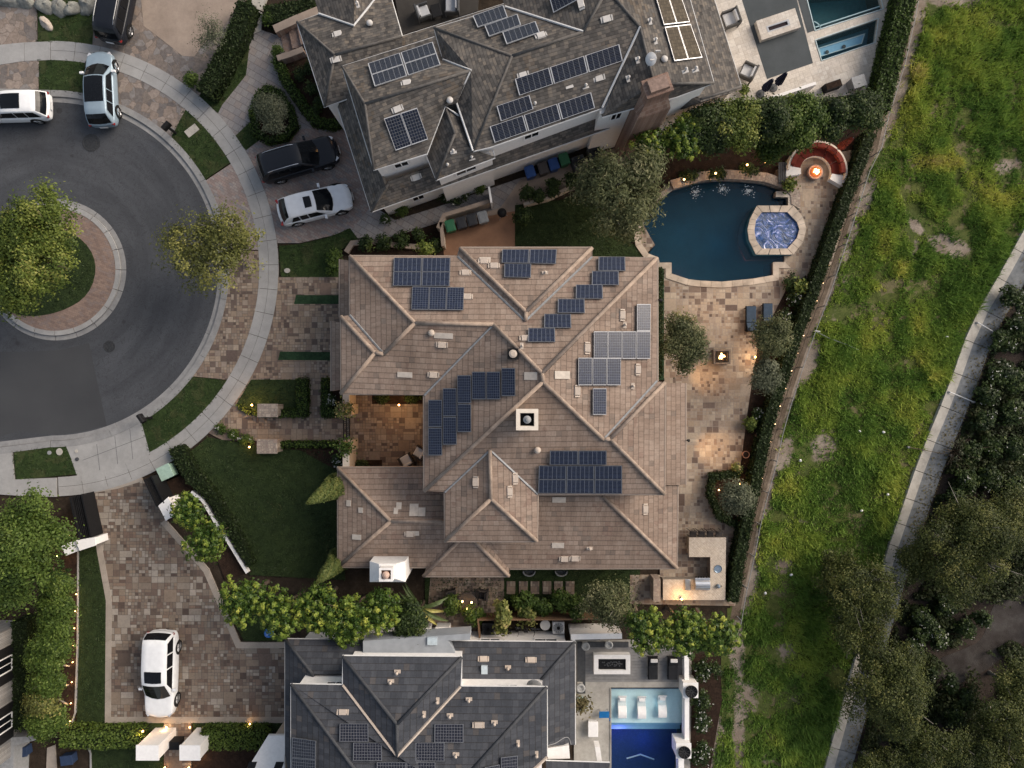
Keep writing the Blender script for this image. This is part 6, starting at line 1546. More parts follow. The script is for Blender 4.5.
# ---- strap leaved plants
def frond(mb, base, d, L, w, lift, droop, m=0, n=7):
    d = Vector(d).normalized(); side = d.cross(Vector((0, 0, 1))).normalized(); prev = None
    for i in range(n + 1):
        t = i / n; c = base + d * (L * t) + Vector((0, 0, lift * t - droop * t * t)); ww = w * math.sin(math.pi * (.12 + .86 * t)) + .01
        cur = (c - side * ww + Vector((0, 0, ww * .35)), c, c + side * ww + Vector((0, 0, ww * .35)))
        if prev: mb.face([prev[0], prev[1], cur[1], cur[0]], m); mb.face([prev[1], prev[2], cur[2], cur[1]], m)
        prev = cur
def strap_plant(label, px, py, L, w, n, seed, cols, h=1.5, dirs=None, cat='plant'):
    rnd = random.Random(seed); base = P(px, py); t = thing('strap_leaf_plant', label, cat, base)
    mb = MB(); mb.tube([base, base + Vector((0, 0, h))], [.12, .08], 8); mb.build('stem', M['bark'], t, base)
    for k in range(n):
        a = dirs[k % len(dirs)] + rnd.uniform(-.15, .15) if dirs else 6.283 * k / n + rnd.uniform(-.3, .3)
        mb = MB(); LL = L * rnd.uniform(.75, 1.1)
        frond(mb, base + Vector((0, 0, h * rnd.uniform(.85, 1.05))), (math.cos(a), math.sin(a), 0), LL, w * rnd.uniform(.8, 1.1), rnd.uniform(.3, .9), rnd.uniform(.6, 1.3))
        mb.build('leaf', cols[k % len(cols)], t, base)
lg = plain('leaf_green', (.07, .10, .035), .5, .4, var=.3, scale=3); ly = plain('leaf_yellow', (.30, .27, .08), .5, .4, var=.25, scale=3); lp = plain('leaf_pink', (.34, .22, .15), .5, .4, var=.25, scale=3)
strap_plant('big banana like plant with long pale leaves beside the white chimney', 424, 601, 1.75, .12, 13, 3, [lg, lg, ly, lg], 1.4, dirs=[2.6, 2.3, -.3, .35, -1.2, .2, 2.9, -.7, -.55, 2.75, -.9])
shrub('tall yellow variegated plant with narrow leaves against the slate house wall', 500.5, 620, 2.4, (8.5, 25), LM['variegated'], cat='plant', name='variegated_shrub', n=900, leaf=.15, clump=.2)
shrub('spreading variegated plant right of the tall yellow one', 526, 613, 1.6, (14, 11), LM['variegated'], cat='plant', name='variegated_shrub', n=560, leaf=.14, clump=.2)

# ---- hillside
G = 'dark acacia trees on the hillside'
for (x, y, h_, rx, ry, d_, w_) in ((968, 548, 5.0, 52, 50, 1.2, 'largest, right of the channel at mid height'), (918, 560, 3.4, 20, 26, .9, 'small, touching the channel'), (868, 590, 4.2, 42, 40, .9, 'covering the channel, its upper left branch bare'), (838, 574, 2.6, 26, 28, .4, 'thin, spilling over the meadow'), (858, 630, 3.6, 36, 34, .75, 'middle of the three over the channel'), (892, 690, 4.6, 46, 48, 1.1, 'lower one of the three over the channel'), (944, 752, 4.0, 36, 26, 1.0, 'at the bottom edge right of the channel'), (1006, 742, 4.6, 38, 44, .9, 'in the bottom right corner'), (1018, 690, 4.0, 22, 36, .9, 'cut by the right edge near the bottom'), (1012, 520, 4.2, 28, 34, 1.0, 'cut by the right edge at mid height'), (880, 770, 3.4, 30, 20, 1.0, 'cut by the bottom edge over the channel')):
    tree('dark acacia tree, ' + w_, x, y, h_ * .62, (rx * 1.12, ry * 1.12), LM['pine'], group=G, dens=1.1 * d_, leaf=.11, clump=.30, lobes=24, bark='barkgrey', lobe_k=.32, zk=.55, leaves=40, tintvar=.25, zmin=-.6)
G = 'shrubs on the slope right of the channel'
rnd = random.Random(11)
SH = [(1012, 300, 14, 20), (1018, 330, 16, 10), (1002, 345, 15, 14), (1000, 375, 16, 18), (988, 395, 14, 24), (1014, 380, 12, 2), (1010, 415, 16, 8), (984, 420, 12, 12), (992, 445, 15, 4), (1016, 450, 14, 3), (972, 455, 13, 2), (966, 480, 14, 6), (990, 478, 15, 8), (1012, 484, 16, 4), (955, 497, 12, 3), (925, 628, 15, 22), (915, 648, 14, 26), (936, 640, 14, 16), (965, 628, 12, 8), (930, 672, 8, 4), (952, 684, 9, 2), (966, 700, 11, 2), (955, 716, 12, 4), (922, 615, 12, 14), (982, 618, 10, 4), (945, 606, 14, 10)]
DS = ['beside the channel', 'higher on the slope', 'at the gravel track', 'under the largest acacia']
for i, (x, y, r, f_) in enumerate(SH):
    near = 'in the upper clump near the right edge' if y < 360 else ('beside the upper channel pipes' if y < 430 else ('above the largest acacia' if y < 510 else ('between the two big acacias' if y < 660 else 'on the slope at the bottom right')))
    shrub(('dark shrub dotted with white flowers ' if f_ > 5 else 'dark green shrub with few flowers ') + near, x, y, 1.2, (r, r * 1.15), LM['dark'], n=1500 if r > 10 else 800, leaf=.1, flowers=LM['white'], fl=f_, group=G + ', ' + near)
shrub('leafless grey bush beside the concrete channel under the thin pipes', 960, 452, 1.2, (16, 16), LM['silver'], n=160, leaf=.05, twigs=60)
shrub('pale grey leaved bush under the acacias by the channel', 868, 650, 2.5, (16, 26), LM['silver'], n=1100, leaf=.13)

# ---- meadow grass: tufts nobody could count
def point_in(px, py, poly):
    inside = np.zeros(len(px), bool); j = len(poly) - 1
    for i in range(len(poly)):
        xi, yi = poly[i]; xj, yj = poly[j]
        c = ((yi > py) != (yj > py)) & (px < (xj - xi) * (py - yi) / (yj - yi + 1e-12) + xi); inside ^= c; j = i
    return inside
def vnoise(x, y, s, seed):
    r = np.random.default_rng(seed); T = r.random((64, 64)); x = x * s; y = y * s
    xi = np.floor(x).astype(int); yi = np.floor(y).astype(int); fx = x - xi; fy = y - yi
    fx = fx * fx * (3 - 2 * fx); fy = fy * fy * (3 - 2 * fy); g = lambda a, b: T[a % 64, b % 64]
    return g(xi, yi) * (1 - fx) * (1 - fy) + g(xi + 1, yi) * fx * (1 - fy) + g(xi, yi + 1) * (1 - fx) * fy + g(xi + 1, yi + 1) * fx * fy
def undergrowth():
    rng = nrng(); n = 230000; px = rng.uniform(820, 1090, n); py = rng.uniform(150, 812, n)
    ok = point_in(px, py, [(x + 1.5, y) for x, y in CH_R] + [(830, 860), (1100, 860), (1100, 150)])
    f = vnoise(px, py, 1 / 17, 21) * .6 + vnoise(px, py, 1 / 7, 22) * .4
    track = .85 * np.exp(-(((px - 1000) / 30) ** 2 + ((py - 615) / 26) ** 2)) + .6 * np.exp(-(((px - 955) / 26) ** 2 + ((py - 668) / 20) ** 2)) + .6 * np.exp(-(((px - 985) / 25) ** 2 + ((py - 690) / 40) ** 2))
    ok &= f > .34 + .6 * track
    px, py, f = px[ok], py[ok], f[ok]; m = len(px)
    C = np.stack([(px - 512) / S, (384 - py) / S, .05 + np.abs(rng.normal(0, 1, m)) * 1.1 * np.clip(f - .3, 0, .5)], 1)
    o = leaf_object('undergrowth', C, rng.normal(0, .5, (m, 3)) + np.array([0, 0, .9]), rng.uniform(.07, .15, m), np.clip(.05 + f * .75 + rng.normal(0, .12, m), 0, 1), [leafmat('scrub_leaves', [(0, (.012, .020, .007)), (.45, (.028, .040, .013)), (.8, (.058, .068, .024)), (1, (.095, .098, .04))])], rng=rng)
    o['kind'] = 'stuff'; tag(o, 'dark low scrub covering the slope right of the concrete channel', 'undergrowth')
undergrowth()
def lawn_grass():
    rng = nrng(); P_ = []; Z = []
    for poly, z in LAWNS:
        a = np.array(poly); lo, hi = np.maximum(a.min(0), (-30, -30)), np.minimum(a.max(0), (1054, 798))
        if (hi <= lo).any(): continue
        n = int((hi - lo).prod() / 256 * 100); q = rng.uniform(lo, hi, (n, 2)); q = q[point_in(q[:, 0], q[:, 1], poly)] + rng.normal(0, .25, (1, 2))
        P_.append(q); Z.append(np.full(len(q), z))
    q = np.vstack(P_); z = np.concatenate(Z); ok = vnoise(q[:, 0], q[:, 1], 1 / 9, 31) > .2; q, z = q[ok], z[ok]; m = len(q)
    q = q + rng.normal(0, .5, q.shape); C = np.stack([(q[:, 0] - 512) / S, (384 - q[:, 1]) / S, z + .025], 1)
    t0 = .12 + .5 * vnoise(q[:, 0], q[:, 1], 1 / 22, 32) * vnoise(q[:, 0], q[:, 1], 1 / 7, 33) + .3 * (vnoise(q[:, 0], q[:, 1], 1 / 34, 34) > .74) + rng.normal(0, .07, m)
    o = leaf_object('lawn_grass', C, rng.normal(0, .6, (m, 3)) + np.array([0, 0, .7]), rng.uniform(.025, .06, m), t0, [leafmat('lawn_blades', [(0, (.018, .034, .012)), (.45, (.040, .062, .020)), (.75, (.075, .082, .03)), (1, (.12, .10, .055))], .2)], rng=rng, aspect=2.6)
    o['kind'] = 'stuff'; tag(o, 'short mown dark green grass of the front lawns and parkway strips', 'grass')
lawn_grass()
def litter():
    rng = nrng(); i = rng.integers(0, len(CH_L) - 1, 2600); t = rng.random(2600); e = rng.random(2600) ** 1.6
    L_, R_ = np.array(CH_L), np.array(CH_R); side = rng.random(2600) < .25; e = np.where(side, 1 - e * .5, .02 + e * .0 + .98 * (1 - e * .6))
    p = (L_[i] * (1 - t[:, None]) + L_[i + 1] * t[:, None]) * (1 - e[:, None]) + (R_[i] * (1 - t[:, None]) + R_[i + 1] * t[:, None]) * e[:, None]
    C = np.stack([(p[:, 0] - 512) / S, (384 - p[:, 1]) / S, np.full(2600, .105)], 1)
    o = leaf_object('leaf_litter', C, rng.normal(0, .15, (2600, 3)) + np.array([0, 0, 1]), rng.uniform(.03, .09, 2600), rng.random(2600), [LM['dry']], rng=rng); o['kind'] = 'stuff'; tag(o, 'dry leaves scattered along the edge of the concrete channel', 'leaves')
litter()
def grass():
    rng = nrng(); n = 190000
    px = rng.uniform(700, 1090, n); py = rng.uniform(-40, 810, n)
    poly = [(x + 10 + 4 * math.sin(y * .13), y) for x, y in FENCE] + [(727, 622), (723, 690), (704, 830)] + [(x - 3, y) for x, y in CH_L[::-1]] + [(1100, -40)]
    ok = point_in(px, py, poly); px, py = px[ok], py[ok]
    f = vnoise(px, py, 1 / 26, 3) * .5 + vnoise(px, py, 1 / 11, 4) * .3 + vnoise(px, py, 1 / 5, 5) * .2
    # bare places stay thin
    bare = bare_at(px, py)
    ok = (rng.random(len(px)) < np.clip((f - .22) * 5, 0, 1)) & (rng.random(len(px)) > np.clip(bare * 1.35 - .12 + (f - .5) * 1.2 * (bare > .1), 0, .97)); px, py, f = px[ok], py[ok], f[ok]
    k = 1 / S; X = (px - 512) * k; Y = (384 - py) * k
    m = len(X); nb = 4
    big = vnoise(px, py, 1 / 60, 9); mid = vnoise(px, py, 1 / 18, 10)
    yel = np.exp(-(((px - 905) / 50) ** 2 + ((py - 115) / 45) ** 2)) * .55 + np.exp(-(((px - 820) / 30) ** 2 + ((py - 330) / 90) ** 2)) * .35 + np.exp(-(((px - 790) / 40) ** 2 + ((py - 520) / 60) ** 2)) * .25
    t0 = .08 + .9 * big * mid + .22 * (f - .3) + yel * .6 - np.clip((py - 500) / 200, 0, 1) * .14 + np.clip((200 - py) / 300, 0, .5) * .12
    cr = np.random.default_rng(77); cx, cy, cs = cr.uniform(720, 1030, 420), cr.uniform(-20, 790, 420), cr.uniform(2, 7, 420); kind = cr.normal(-.02, .09, 420); boost = np.zeros(len(px)); ctint = np.zeros(len(px))
    for a_, b_, s_, k_ in zip(cx, cy, cs, kind):   # weed clumps
        w_ = np.exp(-((px - a_) ** 2 + (py - b_) ** 2) / s_ ** 2); boost = np.maximum(boost, w_); ctint += w_ * k_
    t0 = t0 + ctint
    hgt = (.05 + .20 * boost + .55 * np.clip(f - .27, 0, 1)) * rng.uniform(.4, 1.6, m)
    a = rng.uniform(0, 6.283, (m, nb)); lean = rng.uniform(.25, 1.0, (m, nb)); w = .030 * rng.uniform(.7, 1.5, (m, nb))
    ox = rng.normal(0, .06, (m, nb)); oy = rng.normal(0, .06, (m, nb))
    bx = X[:, None] + ox; by = Y[:, None] + oy; h = hgt[:, None] * rng.uniform(.6, 1.2, (m, nb))
    sx, sy = -np.sin(a) * w, np.cos(a) * w; tx, ty = np.cos(a) * h * lean, np.sin(a) * h * lean
    V = np.stack([np.stack([bx - sx, by - sy, np.full_like(bx, .04)], -1), np.stack([bx + sx, by + sy, np.full_like(bx, .04)], -1), np.stack([bx + tx, by + ty, .04 + h], -1)], 2).reshape(-1, 3)
    nt = m * nb; me = bpy.data.meshes.new('grass'); me.vertices.add(nt * 3); me.loops.add(nt * 3); me.polygons.add(nt)
    me.vertices.foreach_set('co', V.astype(np.float32).ravel()); me.loops.foreach_set('vertex_index', np.arange(nt * 3, dtype=np.int32)); me.polygons.foreach_set('loop_start', np.arange(0, nt * 3, 3, dtype=np.int32))
    me.update(calc_edges=True)
    at = me.attributes.new('tint', 'FLOAT', 'FACE'); at.data.foreach_set('value', np.clip(np.repeat(t0, nb) + rng.normal(0, .055, nt), 0, 1).astype(np.float32))
    me.materials.append(leafmat('meadow_grass', [(0, (.062, .125, .025)), (.3, (.145, .245, .044)), (.58, (.275, .355, .062)), (.85, (.48, .47, .10)), (1, (.42, .34, .15))], .3))
    o = bpy.data.objects.new('grass', me); COL.objects.link(o); o['kind'] = 'stuff'; tag(o, 'long uneven green grass covering the meadow on the right', 'grass')
grass()
# ================================================================== SMALL THINGS
def glow(parent, loc, energy, col=(1.0, .56, .22), r=.06, name='lamp_glow', spot=None, target=None):
    L = bpy.data.lights.new(name, 'SPOT' if spot else 'POINT'); L.energy = energy; L.color = col; L.shadow_soft_size = r
    o = bpy.data.objects.new(name, L); COL.objects.link(o); o.location = loc
    if spot:
        L.spot_size = R(spot); L.spot_blend = 1.0
        d = Vector(target) - Vector(loc); o.rotation_euler = d.to_track_quat('-Z', 'Y').to_euler()
    if parent is not None:
        o.parent = parent; o.location = Vector(loc) - Vector(parent.location)
    return o
def path_light(label, px, py, h=.45, energy=10, group='small garden lamps', z=0.12, kind='garden_lamp', br=1.0):
    b = P(px, py, h); b.z = 0; t = thing(kind, label, 'lamp', b, 0, group)
    mb = MB(); mb.tube([b + Vector((0, 0, z - .05)), b + Vector((0, 0, h - .04))], .022, 6); mb.lathe([(.05, h - .06), (.06, h - .03)], b, 10); mb.build('stake', M['black'], t, b)
    mb = MB(); mb.lathe([(.03 * br, h - .03), (.055 * br, h + .02), (.05 * br, h + .06), (.0, h + .08)], b, 12); mb.build('lamp_glass', M['bulb'], t, b, smooth=True)
    glow(t, b + Vector((0, 0, 2.3 if energy > 70 else h + .3)), energy)
    return t
NL = [(252, 405, .5, 30, 'bright garden lamp at the head of the entrance path, beside the north stone pillar'), (249.5, 447, .3, 5, 'small ground lamp beside the south stone pillar'),
      (399, 405, .5, 75, 'bright lamp at the planting bed inside the courtyard'), (611, 215, 2.2, 14, 'lamp hanging in the wide olive tree by the lawn'),
      (681, 359, 2.0, 12, 'lamp in the small olive tree beside the fire table'), (766, 327.5, 1.8, 10, 'lamp in the loose olive tree by the blue loungers'), (755, 357, .5, 22, 'bright lamp between the two patio olive trees'),
      (860, 126, 1.8, 12, 'lamp on the hedge corner below the screen trees'), (684, 179.6, .9, 8, 'flame lamp on the pool wall, westernmost'), (715.5, 173.5, .9, 8, 'flame lamp behind the pool wall, second from the west'), (747, 165, .9, 8, 'flame lamp in the planting, third from the west'), (765.5, 163.3, .9, 8, 'flame lamp in the planting, nearest the curved sofa'),
      (681.5, 599, 1.3, 34, 'bright torch lamp on the counter edge in front of the glossy trees'), (719, 490, .4, 5, 'small lamp inside the rounded olive bed'), (740, 484, .4, 5, 'small lamp at the top of the rounded olive bed'),
      (69.5, 536, .8, 10, 'lamp on the white pillar of the black gate, beside the big leafy tree'), (58, 556, .6, 12, 'lamp under the big leafy tree'), (166.5, 497.5, .8, 9, 'lamp on the white wall at the right gate pillar'),
      (166.5, 727, .2, 5, 'small ground lamp left of the garden path'), (190, 727, .2, 5, 'small ground lamp right of the garden path'), (250, 724, .2, 7, 'ground lamp at the edge of the motor court, left of the slate house'), (165, 767.5, .2, 5, 'ground lamp at the bottom edge, left of the garden path'), (189, 767.5, .2, 5, 'ground lamp at the bottom edge, right of the garden path'), (200, 758, .3, 6, 'ground lamp behind the right white pillar'), (143, 731, .9, 16, 'lamp washing the top of the left white pillar'), (607, 593, 1.0, 4, 'small lamp among the dry twigs of the feathery tree')]
for x, y, h, en, lab in NL: path_light(lab, x, y, h, en)
for i, (y) in enumerate((590, 607, 624, 641, 658, 678, 699, 717)):
    w_ = HT[i][3]
    path_light('ground uplight of the low tree ' + w_, 76.5 - i * .9, y + 4, .14, 4, 'uplights along the left lawn', br=.5)
# floodlights under the east eave that pool on the patio
def flood(label, px, py, h, tx, ty, en):
    b = P(px, py, h); t = thing('floodlight', label, 'lamp', b, 0, 'floodlights over the patio')
    tgt = P(tx, ty); d = (tgt - b).normalized()
    mb = MB(); mb.tube([b, b + d * .22], [.05, .09], 10); mb.tube([b, b + Vector((-.1, 0, .25))], .02, 5); mb.build('lamp_housing', M['black'], t, b)
    mb = MB(); mb.tube([b + d * .2, b + d * .225], .07, 10); mb.build('lamp_glass', M['bulb'], t, b)
    glow(t, b + d * .3, en, r=.05, spot=52, target=tgt)
flood('floodlight under the lower east eave, aimed at the patio by the terracotta pots', 687, 440, 2.9, 720, 451, 340)
flood('floodlight in the small olive tree, aimed at the patio south of the fire table', 692, 365, 2.8, 708, 378, 190)
flood('floodlight on the upper east eave, aimed at the patio above the blue loungers', 659, 300, 5.7, 738, 304, 340)

# ---- vehicles' neighbours: street bits
def manhole(px, py, r, lab):
    c = P(px, py); mb = MB(); mb.lathe([(r, .036), (r, .05), (r - .07, .051), (r - .08, .042), (r * .62, .042), (r * .6, .049), (r * .4, .049), (r * .38, .043), (0, .044)], c, 28, caps=False)
    for k in range(8): a = k * math.pi / 4; mb.box((c.x + r * .78 * math.cos(a), c.y + r * .78 * math.sin(a), .046), (.1, .05, .012), a)
    tag(mb.build('manhole_cover', plain('cast_iron', (.040, .041, .043), .6, .5, .4, var=.3, scale=15), None, c), lab, 'manhole cover', 'manhole covers in the road')
manhole(91.5, 143, .55, 'large round manhole cover in the road below the blue grey suv')
manhole(109.5, 346.5, .36, 'round manhole cover in the road beside the seam of the newer asphalt')
def cover(px, py, lx, ly, rz, lab, mat='palecon', rnd=True, z=.14):
    c = P(px, py); mb = MB(); 
    if rnd: mb.lathe([(1, 0), (1, .03), (.85, .035), (0, .035)], (0, 0, 0), 16, caps=False); mb.v = [(c.x + (x * lx * math.cos(rz) - y * ly * math.sin(rz)), c.y + (x * lx * math.sin(rz) + y * ly * math.cos(rz)), z + zz) for x, y, zz in mb.v]
    else: mb.box((c.x, c.y, z + .015), (lx * 2, ly * 2, .04), rz); mb.box((c.x, c.y, z + .037), (lx * .5, ly * .4, .01), rz)
    tag(mb.build('utility_cover', M[mat], None, c, bevel=0 if rnd else .02), lab, 'utility cover')
cover(193, 131.5, .42, .24, R(38), 'pale oval utility cover in the grass beside the top kerb', rnd=False)
cover(61, 451.5, .2, .22, 0, 'pale oval utility cover on the dry grass patch'); cover(51, 452.5, .13, .13, 0, 'small green round cover on the dry grass patch', 'grey')
cover(77.5, 451, .1, .1, 0, 'tiny round valve lid in the concrete apron, upper', 'palecon', z=.135); cover(78.5, 459, .12, .12, 0, 'tiny dark round valve lid in the concrete apron, lower', 'darkgrey', z=.135)
cover(288, 271, .19, .15, 0, 'pale oval cover at the corner of the front lawn')
def mailbox(px, py, lab):
    b = P(px, py); t = thing('mailbox', lab, 'mailbox', b, 0, 'black mailboxes at the kerb')
    mb = MB(); mb.box((b.x, b.y, .6), (.12, .12, 1.2)); mb.build('post', M['black'], t, b, bevel=.01)
    rz = math.atan2(b.y - (384 - CY) / S, b.x - (CX - 512) / S); mb = MB(); mb.box((b.x, b.y, 1.3), (.55, .28, .26), rz); mb.lathe([(.14, -.275), (.14, .275)], (0, 0, 0), 14, 0, 'Y'); 
    k = len(mb.v) - 28; M4 = Matrix.Translation((b.x, b.y, 1.43)) @ Matrix.Rotation(rz + math.pi / 2, 4, 'Z')
    mb.v[k:] = [tuple(M4 @ Vector(p)) for p in mb.v[k:]]; mb.build('box', M['black'], t, b)
    mb = MB(); mb.box((b.x + .2 * math.cos(rz + 1.5), b.y + .2 * math.sin(rz + 1.5), 1.45), (.03, .03, .25)); mb.build('flag', M['darkgrey'], t, b)
mailbox(177, 134, 'black mailbox at the kerb near the top grass strip'); mailbox(153, 417.5, 'black mailbox at the kerb near the lower grass strip')
def hole_pad(): pass
# transformer box
c = P(166, 472, .7); t = thing('transformer_box', 'pale green utility box between the hedge and the right black gate', 'utility box', (c.x, c.y, 0))
rz = R(25); mb = MB(); mb.box((c.x, c.y, .45), (.78, .78, .68), rz); mb.build('cabinet', plain('utility_green', (.20, .30, .24), .6, .3), t, (c.x, c.y, 0), bevel=.03)
mb = MB(); mb.box((c.x, c.y, .82), (.86, .86, .06), rz); mb.build('lid', plain('utility_green_lid', (.27, .38, .32), .6, .3), t, (c.x, c.y, 0), bevel=.02)
mb = MB(); mb.box((c.x, c.y, .08), (1.0, 1.0, .08), rz); mb.build('base_pad', M['concrete'], t, (c.x, c.y, 0))
# boulders
def boulder(px, py, rx, ry, hz, seed, lab, mat='rock', rz=0):
    c = P(px, py); mb = MB(); mb.blob((0, 0, 0), (rx, ry, hz), seed, amp=.16, n=12, k=8)
    mb.v = [(c.x + x * math.cos(rz) - y * math.sin(rz), c.y + x * math.sin(rz) + y * math.cos(rz), .12 + max(z, -.1)) for x, y, z in mb.v]
    tag(mb.build('boulder', M[mat], None, (c.x, c.y, 0), smooth=True), lab, 'boulder', 'boulders in the front rockery')
def t_rock(name, a, b):
    t = NT(name); p = t.objc(); n = t.noise(p, 4, 8, .65); return t.done(t.principled(t.ramp(n, [(.3, a), (.7, b)]), .9, .2, normal=t.bump(n, .8, .06)))
M['rock'] = t_rock('grey_rock', (.12, .12, .11), (.30, .30, .27)); M['palerock'] = t_rock('pale_rock', (.33, .28, .23), (.48, .42, .36))
boulder(48, 25, .58, .27, .22, 1, 'long pale boulder lying alone on the rockery lawn', 'palerock', R(-38))
for i, (x, y, a, b, w_) in enumerate(((12, 3, .9, .4, 'at the left edge'), (28, 4, .6, .35, 'second from the left edge'), (48, 8, .55, .5, 'left of the tall pair'), (62, 9, .5, .6, 'left one of the tall pair'), (74, 10, .5, .5, 'right one of the tall pair'), (90, 7, .7, .5, 'largest, next to the black suv'))): boulder(x, y, a, b, .4, 20 + i, 'grey boulder along the top edge, ' + w_)
# stepping slabs near the top
for i, (q, w_) in enumerate((([(253, 0), (268, 0), (263, 12), (252, 8)], 'cut by the top edge'), ([(252, 9), (263, 14), (262, 32), (252, 36), (246, 24)], 'at the end of the brick walk'))):
    mb = MB(); mb.prism(xy(q), 0, .16); tag(mb.build('stepping_slab', M['palecon'], None, P(258, 10 + 12 * i), bevel=.02), 'pale concrete stepping slab ' + w_, 'stepping stone', 'stepping slabs at the top')
# brick steps and cheek walls
def wall_thing(name, lab, pts, w, h, mat, cat='wall', cap=None, ph=None, group=None, z0=0):
    q = xy(strip(pts, w), ph if ph is not None else h); c = sum((Vector((*p, 0)) for p in q), Vector()) / len(q)
    t = thing(name, lab, cat, c, 0, group)
    mb = MB(); mb.prism(q, z0, h - (.08 if cap else 0)); mb.build('masonry', M[mat], t, c)
    if cap:
        mb = MB(); mb.prism(xy(strip(pts, w * 1.12), ph if ph is not None else h), h - .078, h); mb.build('coping', M[cap], t, c)
    return t
wall_thing('garden_wall', 'brick cheek wall north of the brick steps at the top', [(274, 29), (296, 19), (318, 10)], 7, .8, 'brickwall', cap='tanconcrete')
wall_thing('garden_wall', 'brick cheek wall south of the brick steps at the top', [(277, 58), (290, 54), (303, 49)], 5, .8, 'brickwall', cap='tanconcrete')
st = P(288, 40); t = thing('brick_steps', 'reddish brick steps leading up to the shingled house', 'steps', st)
for k in range(3):
    mb = MB(); x0 = 280 + k * 9; mb.prism(xy([(x0, 31 - k * 3.5), (x0 + 24, 22 - k * 2), (x0 + 28, 46), (x0 + 5, 54 - k * 3)]), 0, .15 + .15 * k); mb.build('step', M['islandbrick'], t, st)
wall_thing('garden_wall', 'tan wall with a flat top behind the row of trash bins', [(438, 228), (444, 215), (470, 207), (489, 201)], 3.5, 1.2, 'tanstucco', cap='tanconcrete')
wall_thing('garden_wall', 'short tan wall at the west end of the terracotta yard', [(441, 222), (443, 246)], 3, 1.2, 'tanstucco', cap='tanconcrete')
wall_thing('garden_wall', 'low tan wall along the shrubs beside the side path', [(524, 204), (548, 198), (572, 186)], 3, .7, 'tanstucco')
wall_thing('garden_wall', 'white low wall along the edge of the pale terrace', [(745, 106), (780, 95), (816, 83)], 3, 1.0, 'stucco')
wall_thing('garden_wall', 'grey curved garden edging south of the small lawn', [(346, 252), (352, 243), (370, 241), (395, 245), (438, 248)], 5, .35, 'tanconcrete')
# stone pillars
def stone_pillar(px, py, sx, sy, h, lab):
    c = P(px, py, h); t = thing('stone_pillar', lab, 'pillar', (c.x, c.y, 0), 0, 'stone pillars of the entrance path')
    mb = MB(); mb.box((c.x, c.y, (h - .1) / 2), (sx, sy, h - .1), top=.96); mb.build('shaft', M['stonewall'], t, (c.x, c.y, 0))
    mb = MB(); mb.box((c.x, c.y, h - .04), (sx + .1, sy + .1, .09)); mb.build('cap', M['stonewall'], t, (c.x, c.y, 0), bevel=.02)
stone_pillar(267.5, 410.5, 1.15, .72, 1.3, 'stone pillar at the north side of the entrance path, next to the bright lamp'); stone_pillar(267, 446.5, 1.15, .78, 1.3, 'stone pillar at the south side of the entrance path')
# courtyard entrance
wall_thing('courtyard_wall', 'short tan courtyard wall north of the iron gate', [(346, 394), (346, 405)], 6, 2.0, 'tanstucco', cap='cream'); wall_thing('courtyard_wall', 'short tan courtyard wall south of the iron gate', [(346, 452), (346, 470)], 6, 2.0, 'tanstucco', cap='cream')
for py, w_ in ((410, 'north'), (446.5, 'south')):
    c = P(345.5, py, 2.1); t = thing('gate_pillar', 'tan gate pillar topped by a bowl of flowers, %s of the iron gate' % w_, 'pillar', (c.x, c.y, 0), 0, 'gate pillars of the courtyard')
    mb = MB(); mb.box((c.x, c.y, 1.0), (.62, .62, 2.0)); mb.box((c.x, c.y, 2.04), (.74, .74, .08)); mb.build('shaft', M['tanstucco'], t, (c.x, c.y, 0), bevel=.02)
    p = P(345.5, py, 2.1); p.z = 2.08; tp = thing('flower_bowl', 'bowl of trailing flowers on the %s gate pillar of the courtyard' % w_, 'planter', p, 0, 'flower bowls on the gate pillars')
    mb = MB(); mb.lathe([(.15, 0), (.3, .12), (.34, .26), (.3, .26), (.26, .18)], p, 16); mb.build('bowl', M['terracottapot'], tp, p, smooth=True)
    rng = nrng(); n = 380; C = np.array(p) + np.array([0, 0, .32]) + rng.normal(0, 1, (n, 3)) * np.array([.27, .25, .13]); leaf_object('foliage', C, rng.normal(0, .5, (n, 3)) + np.array([0, 0, 1]), rng.uniform(.06, .13, n), rng.random(n), [LM['variegated'] if py < 420 else LM['hedge']], tp, p, 1.5, rng=rng)
c = P(346.5, 428, 1.0); t = thing('iron_gate', 'black iron gate between the two flower topped pillars', 'gate', (c.x, c.y, 0))
a, b = P(346.5, 417, 1.0), P(346.5, 440, 1.0)
mb = MB()
for z in (.2, 1.0, 1.75): mb.tube([(a.x, a.y, z), (b.x, b.y, z)], .03, 6)
mb.build('rail', M['black'], t, (c.x, c.y, 0)); mb = MB()
for k in range(12): y = lerp(a.y, b.y, k / 11); mb.tube([(a.x, y, .12), (a.x, y, 1.85)], .018, 5)
mb.build('bars', M['black'], t, (c.x, c.y, 0))
